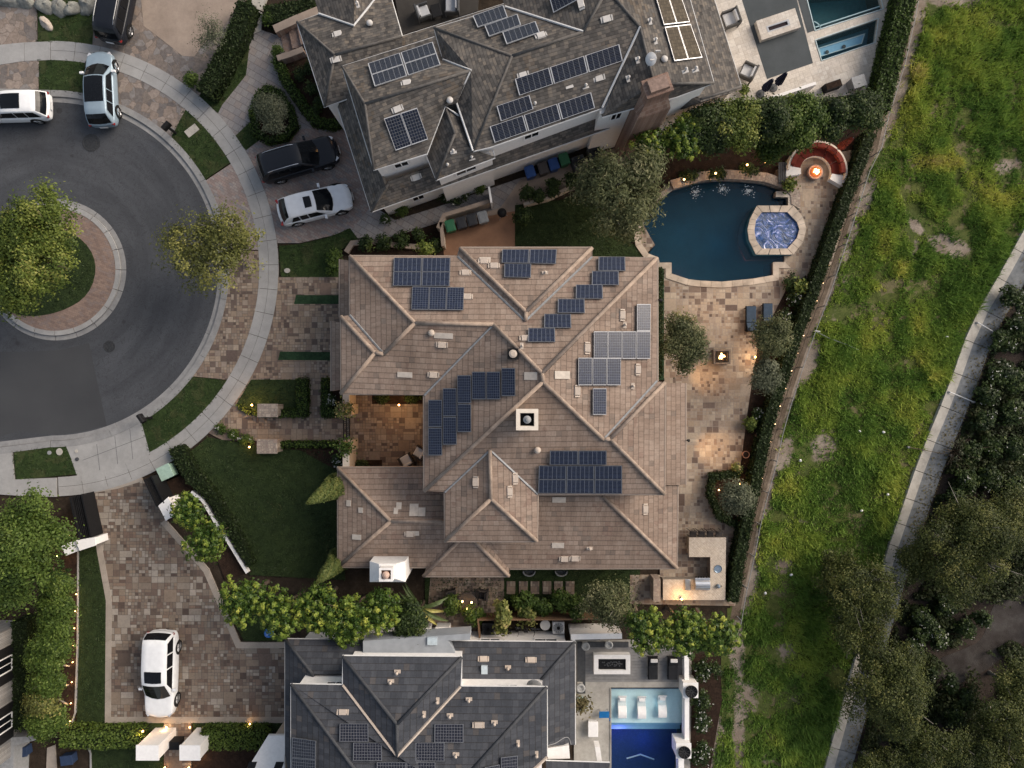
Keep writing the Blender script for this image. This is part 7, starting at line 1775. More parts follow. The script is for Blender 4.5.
# lounge chairs in the courtyard
def cushion_chair(lab, px, py, rz, frame, cush, w=.8, d=.8, arms=True, back=.75, cat='chair', name='armchair', group=None, seat=.42):
    b = P(px, py); t = thing(name, lab, cat, (b.x, b.y, .12), rz, group)
    for sx in (-1, 1):
        for sy in (-1, 1):
            mb = MB(); mb.box((sx * (d / 2 - .05), sy * (w / 2 - .05), seat / 2 - .06), (.07, .07, seat - .12)); mb.build('leg', M[frame], t)
    mb = MB(); mb.box((0, 0, seat - .1), (d, w, .08)); mb.build('seat_frame', M[frame], t, bevel=.01)
    mb = MB(); mb.box((.04, 0, seat), (d * .8, w * .78, .14)); mb.build('seat_cushion', M[cush], t, bevel=.04)
    mb = MB(); mb.box((-d / 2 + .07, 0, (seat + back) / 2), (.12, w, back - seat + .2), tx=0); mb.build('backrest', M[frame], t, bevel=.03)
    mb = MB(); mb.box((-d / 2 + .19, 0, seat + .22), (.14, w * .72, .32)); mb.build('back_cushion', M[cush], t, bevel=.04)
    if arms:
        for sy in (-1, 1):
            mb = MB(); mb.box((0, sy * (w / 2 - .04), seat + .12), (d, .1, .3)); mb.build('armrest', M[frame], t, bevel=.02)
    return t
M['greycushion'] = plain('grey_cushion', (.36, .37, .39), .9, .2, var=.08); M['palecushion'] = plain('pale_cushion', (.50, .49, .48), .9, .2, var=.06); M['wicker'] = plain('dark_wicker', (.035, .030, .028), .8, .3, var=.3, scale=25, bump=.5); M['greywicker'] = plain('grey_wicker', (.09, .085, .08), .8, .3, var=.3, scale=25, bump=.5)
cushion_chair('dark wicker armchair with a pale cushion in the corner of the courtyard', 408, 460, R(120), 'wicker', 'palecushion'); cushion_chair('dark wicker armchair with a pale cushion tucked under the courtyard eave', 421, 452, R(150), 'wicker', 'palecushion', .75, .75)
# yard behind the shingled house, top edge
mb = MB(); mb.prism(xy([(392, -20), (480, -20), (478, 12), (402, 36)]), 0, .16); struct(mb.build('back_patio', t_concrete('dark_paving', (.03, .027, .025), (.05, .045, .04))))
cushion_chair('grey cushioned armchair on the dark patio at the top edge', 424, 17, R(20), 'darkgrey', 'greycushion', .9, .85); cushion_chair('grey cushioned two seat sofa on the dark patio at the top edge', 453, 7, R(180), 'darkgrey', 'greycushion', 1.5, .9, cat='sofa', name='sofa')
c = P(437, 15); t = thing('side_table', 'black low table between the grey chair and the sofa at the top edge', 'table', (c.x, c.y, .16), R(15)); mb = MB(); mb.box((0, 0, .36), (.62, .8, .06)); mb.build('table_top', M['black'], t, bevel=.02)
for sx in (-1, 1):
    for sy in (-1, 1):
        mb = MB(); mb.box((sx * .26, sy * .34, .17), (.06, .06, .34)); mb.build('leg', M['black'], t)
# bins
def bin_(lab, px, py, rz, col, group):
    b = P(px, py, .9); t = thing('trash_bin', lab, 'trash bin', (b.x, b.y, .10), rz, group)
    mb = MB(); vs = []
    for z, k in ((.06, .78), (.95, 1)):
        for sx, sy in ((-1, -1), (1, -1), (1, 1), (-1, 1)): vs.append((sx * .31 * k, sy * .28 * k, z))
    mb.mesh(vs, [(3, 2, 1, 0), (4, 5, 6, 7), (0, 1, 5, 4), (1, 2, 6, 5), (2, 3, 7, 6), (3, 0, 4, 7)]); mb.build('bin_body', col, t, bevel=.02)
    mb = MB(); mb.box((.01, 0, 1.0), (.68, .6, .07)); mb.box((.05, 0, 1.05), (.5, .44, .05)); mb.tube([(-.36, -.24, .97), (-.36, .24, .97)], .03, 6); mb.build('lid', col, t, bevel=.02)
    for sy in (-1, 1):
        mb = MB(); mb.lathe([(.11, -.03), (.11, .03)], (-.25, sy * .24, .11), 12, 0, 'Y'); mb.build('wheel', M['rubber'], t)
    return t
bg, bk, bl, bgr, bbr = plain('bin_green', (.025, .115, .055), .5, .4), plain('bin_black', (.022, .023, .027), .5, .4), plain('bin_blue', (.018, .06, .20), .5, .4), plain('bin_grey', (.17, .18, .19), .5, .4), plain('bin_brown', (.055, .05, .05), .5, .4)
G = 'trash bins in the terracotta yard'
for x, y, col, w_ in ((450.5, 226.5, bg, 'green trash bin at the west end of the row in the terracotta yard'), (461.5, 223.5, bk, 'black trash bin next to the green one in the terracotta yard'), (472, 220.5, bk, 'black trash bin next to the grey one in the terracotta yard'), (483, 218, bgr, 'grey trash bin at the east end of the row in the terracotta yard')): bin_(w_, x, y, R(-75), col, G)
G = 'trash bins along the shingled house'
for x, y, col, w_ in ((530, 172.5, bl, 'blue trash bin at the west end of the row along the shingled house'), (543, 169, bbr, 'dark brown trash bin along the shingled house'), (553.5, 165, bl, 'blue trash bin between the brown and the green one'), (564, 160, bg, 'green trash bin beside the air conditioners')): bin_(w_, x, y, R(-72), col, G)
# air conditioners
def condenser(lab, px, py, z=.1, s=.8, rz=0, body='darkgrey', h=.8, group='air conditioners'):
    b = P(px, py, z + h); t = thing('air_conditioner', lab, 'air conditioner', (b.x, b.y, z), rz, group)
    mb = MB(); mb.box((0, 0, h / 2), (s, s, h)); mb.build('cabinet', M[body], t, bevel=.04)
    mb = MB()
    for r in (.34, .27, .20, .13): mb.lathe([(r * s / .8 - .015, h), (r * s / .8 - .015, h + .02), (r * s / .8, h + .02), (r * s / .8, h)], (0, 0, .004), 20, caps=False)
    for k in range(6): a = k * math.pi / 6; mb.tube([(math.cos(a) * .36 * s / .8, math.sin(a) * .36 * s / .8, h + .02), (-math.cos(a) * .36 * s / .8, -math.sin(a) * .36 * s / .8, h + .02)], .008, 4)
    mb.lathe([(.09, h), (.09, h + .04), (.02, h + .05)], (0, 0, 0), 12); mb.build('fan_grille', M['black'], t)
condenser('dark air conditioner right of the green bin along the shingled house', 579, 162, rz=R(19)); condenser('dark air conditioner under the branches of the wide olive tree', 595, 152, rz=R(19))
c = P(502, 213, .8); t = thing('barbecue', 'small black round barbecue right of the grey bin', 'barbecue', (c.x, c.y, .1)); mb = MB(); mb.lathe([(.05, .5), (.22, .58), (.29, .74), (.27, .85), (.12, .98), (.03, 1.02)], (0, 0, 0), 16); mb.build('kettle', M['black'], t, smooth=True)
for k in range(3):
    a = k * 2.09; mb = MB(); mb.tube([(math.cos(a) * .12, math.sin(a) * .12, .6), (math.cos(a) * .32, math.sin(a) * .32, 0)], .02, 5); mb.build('leg', M['grey'], t)
t = thing('side_gate', 'white slatted gate standing open beside the clipped shrub on the side path', 'gate', P(490, 195)); a, b = P(489, 187, 1.6), P(491.5, 203, 1.6); mb = MB()
mb.prism([(a.x - .06, a.y), (b.x - .06, b.y), (b.x + .06, b.y), (a.x + .06, a.y)], .15, 1.7); mb.build('leaf', M['whitetrim'], t, P(490, 195))

# ================================================================== BLACK GATES AND WHITE WALLS OF THE MOTOR COURT
def sliding_gate(lab, pts, w, h, grp='black gates of the motor court'):
    q = xy(strip(pts, w), h); c = P(*pts[0]); t = thing('driveway_gate', lab, 'gate', c, 0, grp)
    a = [P(*p, h) for p in pts]; d = (a[-1] - a[0]); d.z = 0; L = d.length; d.normalize(); s = Vector((-d.y, d.x, 0)); ww = w / S * .95
    mb = MB(); rz = math.atan2(d.y, d.x); ctr = (a[0] + a[-1]) / 2
    for off, zz in ((-ww / 2, h), (ww / 2, h - .1), (0, h - .25)): mb.box((ctr.x + s.x * off, ctr.y + s.y * off, zz / 2 + .1), (L, .09, zz - .2), rz)
    mb.build('gate_leaf', M['black'], t, c); mb = MB(); mb.box((ctr.x, ctr.y, h - .28), (L, ww, .05), rz)
    for k in range(5): mb.box((ctr.x + s.x * (k - 2) * ww / 6, ctr.y + s.y * (k - 2) * ww / 6, h - .22), (L, .05, .06), rz)
    mb.build('top_cover', M['black'], t, c, bevel=.01)
sliding_gate('black sliding gate folded beside the big leafy tree', [(75, 496), (79.5, 517), (84.5, 539)], 11, 1.5); sliding_gate('black gate leaf at the right side of the motor court entrance', [(147, 478), (152.5, 491), (160, 505)], 7, 1.6)
def white_block(lab, pts, h, cat='pillar', name='gate_pillar', grp='white gate pillars'):
    q = xy(pts, h); c = sum((Vector((*p, 0)) for p in q), Vector()) / len(q); t = thing(name, lab, cat, c, 0, grp)
    mb = MB(); mb.prism(q, 0, h - .1); mb.build('shaft', M['stucco'], t, c); mb = MB(); mb.prism(xy(grow(pts, .6), h), h - .098, h); mb.build('cap', M['whitetrim'], t, c)
white_block('white gate pillar at the end of the black sliding gate', [(76, 541), (94, 538), (95, 545), (80, 550)], 1.5)
white_block('white gate pillar at the right side of the motor court entrance', [(159, 506), (168, 498), (174, 514), (166, 520)], 1.5)
white_block('grey rendered wall block under the big leafy tree', [(62, 546), (75, 541), (79, 550), (66, 555)], 1.3, 'wall', 'garden_wall', 'rendered walls of the motor court')
white_block('left white gate pillar of the garden path, lit on top', [(136.5, 746), (158, 746), (158, 760), (136.5, 760)], 2.3); white_block('right white gate pillar of the garden path', [(180, 746), (199.5, 746), (199.5, 760), (180, 760)], 2.3)
# black bridge beam between the pillars
c = P(169, 746); t = thing('pedestrian_gate', 'dark low gate between the two white pillars of the garden path', 'gate', c); mb = MB(); a = xy([(158, 742), (179, 742), (179, 750), (158, 750)], 1.0); mb.prism(a, .3, 1.0); mb.build('gate_leaf', M['black'], t, c)
mb = MB()
wall_thing('garden_wall', 'white coping wall running diagonally behind the pair of glossy trees', [(191, 492), (202, 500), (215, 522), (230, 545), (247, 573)], 2.6, .5, 'stucco', cap='whitetrim')
c = P(268, 634, .6); t = thing('pool_toy', 'bright blue ball half hidden under the screen trees', 'ball', (c.x, c.y, .1)); mb = MB(); mb.lathe([(.01, .02), (.22, .1), (.31, .32), (.22, .54), (.01, .62)], (0, 0, 0), 16); mb.build('shell', plain('blue_plastic', (.02, .15, .5), .3, .5), t, smooth=True); mb = MB(); mb.lathe([(.03, .62), (.03, .66)], (0, 0, 0), 8); mb.build('valve', M['whitetrim'], t)
# crates by the stone house corner
bd = plain('faded_blue_plastic', (.02, .035, .075), .6, .3)
for x, y, col, w_ in ((17, 748, M['wood'], 'brown wooden crate by the stone house corner'), (28, 747, bd, 'blue plastic box beside the brown crate'), (73, 755, bd, 'dark blue box in the bed below the clipped hedge')):
    c = P(x, y); t = thing('storage_box', w_, 'box', (c.x, c.y, .1), R(8)); mb = MB(); mb.box((0, 0, .25), (.7, .55, .5)); mb.build('box_body', col, t, bevel=.02); mb = MB(); mb.box((0, 0, .53), (.76, .6, .06)); mb.build('lid', col, t, bevel=.015)

# ================================================================== POOLS
def pool(name, lab, poly, depth, floor, water, zw, steps=()):
    mbf = MB(); q = xy(poly); n = len(q); t = thing(name, lab, 'pool', (q[0][0], q[0][1], 0)); o = (q[0][0], q[0][1], 0)
    fs = [list(range(n)) if area(q) > 0 else list(range(n))[::-1]]
    mbf.mesh([(*p, -depth) for p in q], fs); vs = [(*p, .10) for p in q] + [(*p, -depth) for p in q]
    mbf.mesh(vs, [(i, (i + 1) % n, n + (i + 1) % n, n + i) for i in range(n)]); mbf.build('basin', M[floor], t, o)
    mw = MB(); mw.mesh([(*p, zw) for p in q], fs); mw.build('water', M[water], t, o)
    return t, o
t, o = pool('swimming_pool', 'large curved dark blue swimming pool beside the stone patio', POOL, 1.5, 'plaster_dark', 'water_dark', .03)
def coping(parent, o, poly, w, z, mat, seg=10, i0=0, i1=None, z0=0.0):
    mb = MB(); out = grow(poly, w); n = len(poly); i1 = n if i1 is None else i1
    for i in range(i0, i1):
        a, b, c, d = poly[i % n], poly[(i + 1) % n], out[(i + 1) % n], out[i % n]; L = (Vector(b) - Vector(a)).length; m = max(1, round(L / seg))
        for k in range(m):
            t0, t1 = k / m + .12 / L, (k + 1) / m - .12 / L
            f = lambda p, r, tt: (p[0] + (r[0] - p[0]) * tt, p[1] + (r[1] - p[1]) * tt)
            mb.prism(xy([f(a, b, t0), f(a, b, t1), f(d, c, t1), f(d, c, t0)]), z0, z)
    return mb.build('coping', mat, parent, o, bevel=.008)
M['copingstone'] = plain('coping_stone', (.42, .35, .28), .8, .25, var=.3, scale=1.6, bump=.2)
coping(t, o, POOL, 6, .17, M['copingstone'], 9, 12, 27)
coping(t, o, POOL, 9, .50, M['stonewall'], 10, 0, 7, -.2)
coping(t, o, POOL, 5, .24, M['copingstone'], 9, 26, len(POOL))
spl = plain('splash_foam', (.55, .62, .66), .5, .4, var=.2, scale=14)
for x, y in ((695, 190), (722, 187), (748, 189)):
    rng = nrng(); c = P(x, y); n = 110; a = rng.uniform(0, 6.28, n); r = np.abs(rng.normal(0, .22, n)); C = np.stack([c.x + r * np.cos(a), c.y + r * np.sin(a) - .15, .045 + np.abs(rng.normal(0, .05, n))], 1)
    leaf_object('water_jet', C, rng.normal(0, .4, (n, 3)) + np.array([0, 0, 1]), rng.uniform(.02, .06, n), rng.random(n), [spl], t, o, 1.4, rng=rng)
# red glow of the pool lights
for x, y, en, col in ((756, 252, 26, (1, .10, .08)), (684, 272, 9, (1, .12, .12)), (722, 240, 4, (.1, .6, .95)), (690, 230, 3, (.1, .6, .95))): g_ = glow(t, P(x, y, 0) + Vector((0, 0, -.7)), en, col, .15, 'pool_light')
# spa
SPA_IN = [(762, 212), (787.5, 212), (797, 222), (799.5, 229), (797, 238), (787.5, 248.5), (762, 248.5), (756, 240), (754.5, 230), (756, 220)]
SPA_OUT = [(757, 205.5), (793.5, 205.5), (803, 217), (806.5, 229), (803, 242), (793.5, 254.5), (756, 254.5), (749, 240), (747.5, 229.5), (750, 219)]
c = P(777, 230); t = thing('spa', 'round raised spa with foaming blue water at the edge of the large pool', 'spa', c)
mb = MB(); mb.prism(xy(SPA_OUT, .5), -1.4, .42, 0, [xy(SPA_IN, .5)]); mb.build('spa_wall', M['plaster_spa'], t, c)
mb = MB(); n = len(SPA_IN)
for i in range(n):
    a, b, cc_, d = SPA_IN[i], SPA_IN[(i + 1) % n], SPA_OUT[(i + 1) % n], SPA_OUT[i]; m = 3 if i in (0, 5) else 2
    for k in range(m):
        f = lambda p, r, tt: (p[0] + (r[0] - p[0]) * tt, p[1] + (r[1] - p[1]) * tt); t0, t1 = k / m + .012, (k + 1) / m - .012
        mb.prism(xy([f(a, b, t0), f(a, b, t1), f(d, cc_, t1), f(d, cc_, t0)], .5), .424, .5)
mb.build('coping', M['copingstone'], t, c, bevel=.01)
mb = MB(); mb.prism(xy(SPA_IN, .5), -.3, .38); mb.build('water', M['spa'], t, c)
glow(t, P(777, 230) + Vector((0, 0, .9)), 1, (.45, .45, 1), .3, 'spa_light')
wall_thing('pool_wall', 'dark stone ledge between the pool and the curved sofa', [(776, 194), (791, 194.5), (791, 206)], 5, .45, 'stonewall', cap='counter')
# top terrace pools
t, o = pool('swimming_pool', 'rectangular teal pool cut by the top edge', POOL_T, 1.4, 'plaster_teal', 'water_clear', .06)
coping(t, o, POOL_T, .8, .135, M['tileline'], 30)
mb = MB(); 
for l in ([(815.5, 27), (880, 6)], ): mb.prism(xy(strip(l, 1.1)), -.5, -.02)
a0 = [(812 + 9 * math.cos(a), 30 + 9 * math.sin(a)) for a in np.linspace(-1.3, -.3, 7)]
mb.prism(xy(strip(a0, .9)), -.5, -.02); mb.build('tile_line', M['tileline'], t, o)
mb = MB(); mb.prism(xy([(797, 0), (803.6, -4), (813.4, 31.5), (806.8, 34)]), .0, .139); mb.build('edge_slab', M['greydeck'], t, o)
t, o = pool('spa', 'narrow rectangular spa beside the teal pool at the top', SPA_T, 1.0, 'plaster_spa', 'water_clear', .06)
mb = MB(); q = [(822, 45), (868, 30.5), (865, 40), (824, 53)]; mb.prism(xy(q), -1.0, -.45); mb.build('floor_step', M['plaster_step'], t, o)
mb = MB(); mb.prism(xy(strip(q + [q[0]], .9)), -.45, -.40); mb.build('tile_line', M['tileline'], t, o)
for x, y in ((830, 49), (847, 43.5)):
    mb = MB(); cc_ = P(x, y); mb.lathe([(.12, -.40), (.12, -.38), (.08, -.37)], cc_, 14); mb.build('drain', M['darkgrey'], t, o)
coping(t, o, SPA_T, .7, .135, M['tileline'], 30)
# fire table on the top terrace
c = P(778, 26); t = thing('fire_table', 'large pale stone fire table with a slot on the sunken grey deck', 'fire pit', c)
Q = [(756, 21), (795, 8), (801, 27), (762, 40)]
mb = MB(); mb.prism(xy(Q, .5), 0, .5, 0, [xy([(768, 27), (787, 20.5), (788.5, 24.5), (769.5, 31)], .5)]); mb.build('stone_top', M['travertine'], t, c, bevel=.02)
mb = MB(); mb.prism(xy([(766, 26.5), (788.5, 19), (790.5, 25), (768, 32.5)], .5), .4, .508, 0, [xy([(768, 27.2), (787, 21), (788.4, 24.6), (769.4, 30.8)], .5)]); mb.build('rim', M['greycushion'], t, c)
mb = MB(); mb.prism(xy([(767.5, 27), (787.5, 20.4), (789, 25), (769, 31.6)], .5), .1, .44); mb.build('burner_tray', plain('lava_rock', (.03, .022, .025), .9, .2, var=.5, scale=30, bump=.8), t, c)
cushion_chair('grey wicker armchair with a pale seat under the eave of the shingled house', 728, 23.5, R(200), 'greywicker', 'palecushion', 1.0, .95); cushion_chair('grey wicker armchair at the corner of the shingled house, facing the deck', 745, 76, R(155), 'greywicker', 'palecushion', .95, .9)
M['navy'] = plain('navy_canvas', (.010, .014, .035), .85, .2, var=.3, scale=8)
def closed_parasol(lab, px, py, h, col, spots=None, grp=None):
    b = P(px, py); t = thing('parasol', lab, 'parasol', (b.x, b.y, .12), 0, grp)
    mb = MB(); mb.tube([(0, 0, 0), (0, 0, h)], .025, 8); mb.build('pole', M['grey'], t)
    mb = MB(); n = 20; prof = [(.05, h * .99), (.10, h * .9), (.17, h * .6), (.21, h * .42), (.15, h * .36), (.04, h * .36)]; vs = []
    for r, z in prof:
        for k in range(n): a = 6.2832 * k / n; q = r * (1 + .28 * (k % 2)); vs.append((q * math.cos(a), q * math.sin(a), z))
    fs = [(i * n + k, (i + 1) * n + k, (i + 1) * n + (k + 1) % n, i * n + (k + 1) % n) for i in range(len(prof) - 1) for k in range(n)]; mb.mesh(vs, fs); mb.build('canopy', col, t)
    mb = MB(); mb.lathe([(.26, 0), (.26, .06), (.05, .1)], (0, 0, 0), 16); mb.build('base', M['darkgrey'], t)
closed_parasol('closed navy parasol at the edge of the pale terrace, left one', 759.5, 95, 2.1, M['navy'], grp='closed navy parasols'); closed_parasol('closed navy parasol at the edge of the pale terrace, right one', 772.5, 89, 2.1, M['navy'], grp='closed navy parasols')
M['redcloth'] = plain('red_canvas', (.20, .05, .035), .9, .15, var=.7, scale=7)
closed_parasol('closed red parasol standing behind the curved sofa', 832, 153, 2.6, M['redcloth'])
c = P(829, 89); t = thing('planter_box', 'long black planter on the pale terrace behind the screen trees', 'planter', (c.x, c.y, .12), R(19)); mb = MB(); mb.box((0, 0, .25), (1.05, .45, .5)); mb.build('trough', M['black'], t, bevel=.02); mb = MB(); mb.box((0, 0, .51), (.95, .36, .03)); mb.build('soil', M['mulch'], t)
c = P(852, 87.5); t = thing('storage_box', 'grey square box at the corner of the pale terrace', 'box', (c.x, c.y, .12), R(17)); mb = MB(); mb.box((0, 0, .36), (.78, .66, .72)); mb.build('box_body', M['grey'], t, bevel=.02); mb = MB(); mb.box((0, 0, .75), (.84, .72, .06)); mb.build('lid', M['grey'], t, bevel=.02)
shrub('small yellow green plant at the corner of the shingled house terrace', 744, 90, .8, (6, 5), LM['yellowgreen'], n=400, leaf=.08)

# ================================================================== PATIO FURNITURE
c = P(812.5, 174); t = thing('curved_sofa', 'half round built in sofa with red cushions around the fire bowl', 'sofa', c)
M['redcushion'] = plain('red_cushion', (.115, .024, .018), .9, .15, var=.15, scale=5); M['redback'] = plain('red_back_cushion', (.16, .036, .026), .9, .15, var=.15, scale=5)
a0, a1 = R(182), R(-22)   # angles from the centre, counter-clockwise picture up
def arcpt(r, a, z): return Vector((c.x + r * math.cos(a), c.y + r * math.sin(a), z))
def arcblock(mb, r0, r1, b0, b1, z0, z1, n=5, m=0):
    A = [lerp(b0, b1, i / n) for i in range(n + 1)]
    pts = [arcpt(r0, a, 0)[:2] for a in A] + [arcpt(r1, a, 0)[:2] for a in A[::-1]]
    mb.prism(pts, z0, z1, m)
mb = MB(); arcblock(mb, 1.72, 1.84, R(178), R(-18), .1, .74, 24); mb.build('sofa_back', M['cream'], t, c)
mb = MB(); arcblock(mb, .98, 1.70, R(178), R(-18), .1, .38, 24); mb.build('sofa_base', M['stucco'], t, c)
for k in range(5):
    b0, b1 = lerp(R(168), R(-8), k / 5), lerp(R(168), R(-8), (k + 1) / 5); mb = MB(); arcblock(mb, 1.0, 1.50, b0 - .012, b1 + .012, .384, .5, 5); mb.build('seat_cushion', M['redcushion'], t, c, bevel=.03)
for k in range(7):
    b0, b1 = lerp(R(166), R(-6), k / 7), lerp(R(166), R(-6), (k + 1) / 7); mb = MB(); arcblock(mb, 1.44, 1.70, b0 - .014, b1 + .014, .51, .80, 5); mb.build('back_cushion', M['redback'], t, c, bevel=.05)
for b0, b1 in ((R(190), R(169)), (R(-9), R(-30))):
    mb = MB(); arcblock(mb, .96, 1.9, b0, b1, .1, .56, 4); mb.build('end_block', M['stucco'], t, c, bevel=.02)
def flame(mb, c, r, h, n, seed):
    rnd = random.Random(seed)
    for k in range(n):
        a = rnd.uniform(0, 6.28); q = r * rnd.random() ** .5; x, y = c[0] + q * math.cos(a), c[1] + q * math.sin(a); hh = h * rnd.uniform(.5, 1.1); w = .05 * rnd.uniform(.7, 1.4)
        mb.lathe([(w * .5, 0), (w, hh * .25), (w * .55, hh * .65), (.004, hh)], (x, y, c[2]), 6)
t = thing('fire_bowl', 'round pinkish fire bowl burning in front of the curved sofa', 'fire pit', c); mb = MB(); mb.lathe([(.42, .1), (.46, .35), (.47, .42), (.36, .43), (.33, .36)], c, 26); mb.build('bowl', plain('pink_stone', (.36, .22, .17), .8, .2, var=.15), t, c, smooth=True)
mb = MB(); mb.lathe([(.0, .38), (.33, .385)], c, 20, caps=False); mb.build('fire_glass', M['flame'] if False else plain('embers', (.25, .09, .04), .8, .2, var=.3, scale=20), t, c)
mb = MB(); flame(mb, (c.x, c.y, .38), .17, .38, 14, 4); mb.build('flame', M['flame'], t, c, smooth=True); glow(t, c + Vector((0, 0, 1.3)), 9, r=.2)
c = P(782, 173, .5); t = thing('bench', 'grey wooden bench left of the curved sofa', 'bench', (c.x, c.y, .12)); 
mb = MB(); 
for k in range(4): mb.box((-.19 + k * .125, 0, .42), (.11, 1.3, .05))
mb.build('seat', M['darkgrey'], t, bevel=.01)
for sy in (-1, 1):
    mb = MB(); mb.box((0, sy * .52, .2), (.42, .08, .4)); mb.build('leg', M['darkgrey'], t)
def pot_plant(lab, px, py, r, h, mat, lm=None, n=300, grp=None, z=.12):
    b = P(px, py, h); t = thing('potted_plant' if lm else 'flower_pot', lab, 'potted plant' if lm else 'flower pot', (b.x, b.y, z), 0, grp)
    mb = MB(); mb.lathe([(r * .7, 0), (r, h * .85), (r * 1.08, h * .87), (r * 1.08, h), (r * .9, h), (r * .86, h * .85)], (0, 0, 0), 20, caps=False); mb.build('pot', mat, t, smooth=True)
    mb = MB(); mb.lathe([(r * .88, h * .88), (.001, h * .9)], (0, 0, 0), 16, caps=False); mb.build('soil', M['mulch'], t)
    if lm:
        rng = nrng(); C = rng.normal(0, 1, (n, 3)) * np.array([r * .75, r * .75, .14]) + np.array([0, 0, h + .18]); leaf_object('foliage', C, rng.normal(0, .5, (n, 3)) + np.array([0, 0, 1]), rng.uniform(.08, .15, n), rng.random(n), [lm], t, (0, 0, 0), 1.7, rng=rng)
        t.children[-1].location = (0, 0, 0)
pot_plant('bright green potted plant beside the bench and the curved sofa', 788, 186, .25, .4, M['darkgrey'], LM['yellowgreen']); pot_plant('blue pot with a yellow green plant by the long hedge', 800, 287, .29, .5, plain('blue_glaze', (.08, .13, .19), .3, .5), LM['yellowgreen'])
pot_plant('empty terracotta pot in the patio bed, upper one', 758.5, 435, .2, .38, M['terracottapot'], grp='terracotta pots'); pot_plant('empty terracotta pot in the patio bed, lower one', 745.5, 454.5, .21, .38, M['terracottapot'], grp='terracotta pots')
# square fire table
c = P(719.5, 357); t = thing('fire_table', 'square black fire table with flames on the stone patio', 'fire pit', (c.x, c.y, .12)); mb = MB(); mb.prism([(-.52, -.45), (.52, -.45), (.52, .45), (-.52, .45)], 0, .42, 0, [[(-.32, -.27), (.32, -.27), (.32, .27), (-.32, .27)]]); mb.build('table_body', plain('grey_stone_table', (.14, .125, .115), .8, .2, var=.25, scale=5), t, bevel=.02)
mb = MB(); mb.prism([(-.40, -.34), (.40, -.34), (.40, .34), (-.40, .34)], .424, .45, 0, [[(-.32, -.27), (.32, -.27), (.32, .27), (-.32, .27)]]); mb.build('rim', M['black'], t)
mb = MB(); mb.box((0, 0, .3), (.63, .53, .08)); mb.build('burner_tray', M['black'], t)
mb = MB(); flame(mb, (0, 0, .34), .2, .3, 12, 9); mb.build('flame', M['flame'], t, smooth=True); glow(t, Vector((c.x, c.y, 1.0)), 12, r=.15)
M['bluecushion'] = plain('navy_blue_cushion', (.035, .055, .085), .85, .2, var=.15)
def lounger(lab, px, py, rz, L=1.9, w=.72, frame='black', cush='bluecushion', back=.75, grp='loungers on the stone patio', z=.12, backang=R(28)):
    b = P(px, py); t = thing('sun_lounger', lab, 'sun lounger', (b.x, b.y, z), rz, grp)
    mb = MB(); mb.box((0, 0, .27), (L, w, .06)); mb.build('frame', M[frame], t, bevel=.015)
    for sx in (-1, 1):
        for sy in (-1, 1):
            mb = MB(); mb.box((sx * (L / 2 - .12), sy * (w / 2 - .06), .12), (.06, .06, .24)); mb.build('leg', M[frame], t)
    mb = MB(); mb.box((-L * .17, 0, .36), (L * .62, w * .92, .11)); mb.build('seat_cushion', M[cush], t, bevel=.035)
    mb = MB(); x0 = L * .15; vs = []; bl_ = L * .36
    for s, hh in ((0, .31), (1, .31 + bl_ * math.sin(backang))):
        for sy in (-1, 1):
            for th in (0, .11): vs.append((x0 + s * bl_ * math.cos(backang), sy * w * .46, hh + th))
    mb.mesh(vs, [(0, 1, 3, 2), (4, 6, 7, 5), (0, 4, 5, 1), (2, 3, 7, 6), (1, 5, 7, 3), (0, 2, 6, 4)]); mb.build('back_cushion', M[cush], t, bevel=.03)
    mb = MB(); e = x0 + bl_ * math.cos(backang); mb.box((e - .1, 0, .31 + bl_ * math.sin(backang) + .11), (.22, w * .7, .09)); mb.build('pillow', M['palecushion'] if cush == 'blackfabric' else M[cush], t, bevel=.03)
lounger('navy blue cushioned lounger on the patio, the whole one left of the olive tree', 748.5, 319.5, R(-90), 1.6, .66); lounger('navy blue cushioned lounger on the patio, half hidden under the olive tree', 765, 316, R(-90), 1.5, .62)
# outdoor kitchen
c = P(705, 575); t = thing('outdoor_kitchen', 'u shaped pale stone outdoor kitchen counter with a steel grill', 'outdoor kitchen', c)
L1 = [(689, 537.5), (726, 537.5), (725.3, 600), (663, 600), (663, 579.5), (710.3, 579.5), (710.3, 557), (689, 557)]
mb = MB(); mb.prism(xy(grow(L1, -1.0), .95), 0, .9); mb.build('counter_base', M['stonewall'], t, c); mb = MB(); mb.prism(xy(L1, .95), .9, .96); mb.build('counter_top', M['counter'], t, c, bevel=.01)
def kb(name, x0, x1, y0, y1, h0, h1, mat, bev=.02):
    a, b = P(x0, y1, h1), P(x1, y0, h1); mb = MB(); mb.box(((a.x + b.x) / 2, (a.y + b.y) / 2, (h0 + h1) / 2), (b.x - a.x, b.y - a.y, h1 - h0)); return mb.build(name, M[mat], t, c, bevel=bev)
gb = kb('grill', 695, 710, 578, 590, .96, 1.12, 'steel'); mb = MB(); a, b = P(695.2, 589.5, 1.2), P(709.8, 580.5, 1.2); n = 10
vs = []
for k in range(n + 1):
    an = math.pi * k / n; yy = (a.y + b.y) / 2 + (b.y - a.y) / 2 * math.cos(an); zz = 1.12 + .22 * math.sin(an); vs += [(a.x, yy, zz), (b.x, yy, zz)]
mb.mesh(vs, [(2 * k, 2 * k + 1, 2 * k + 3, 2 * k + 2) for k in range(n)] + [tuple(range(0, 2 * n + 2, 2)), tuple(range(1, 2 * n + 2, 2))[::-1]]); mb.build('grill_hood', M['steel'], gb, c); mb = MB()
for k in range(6): q = P(696 + k * 2.6, 578, 1.05); mb.lathe([(.035, -.04), (.035, .05)], (q.x, q.y + .05, 1.05), 10, 0, 'Y')
mb.build('knobs', M['black'], gb, c)
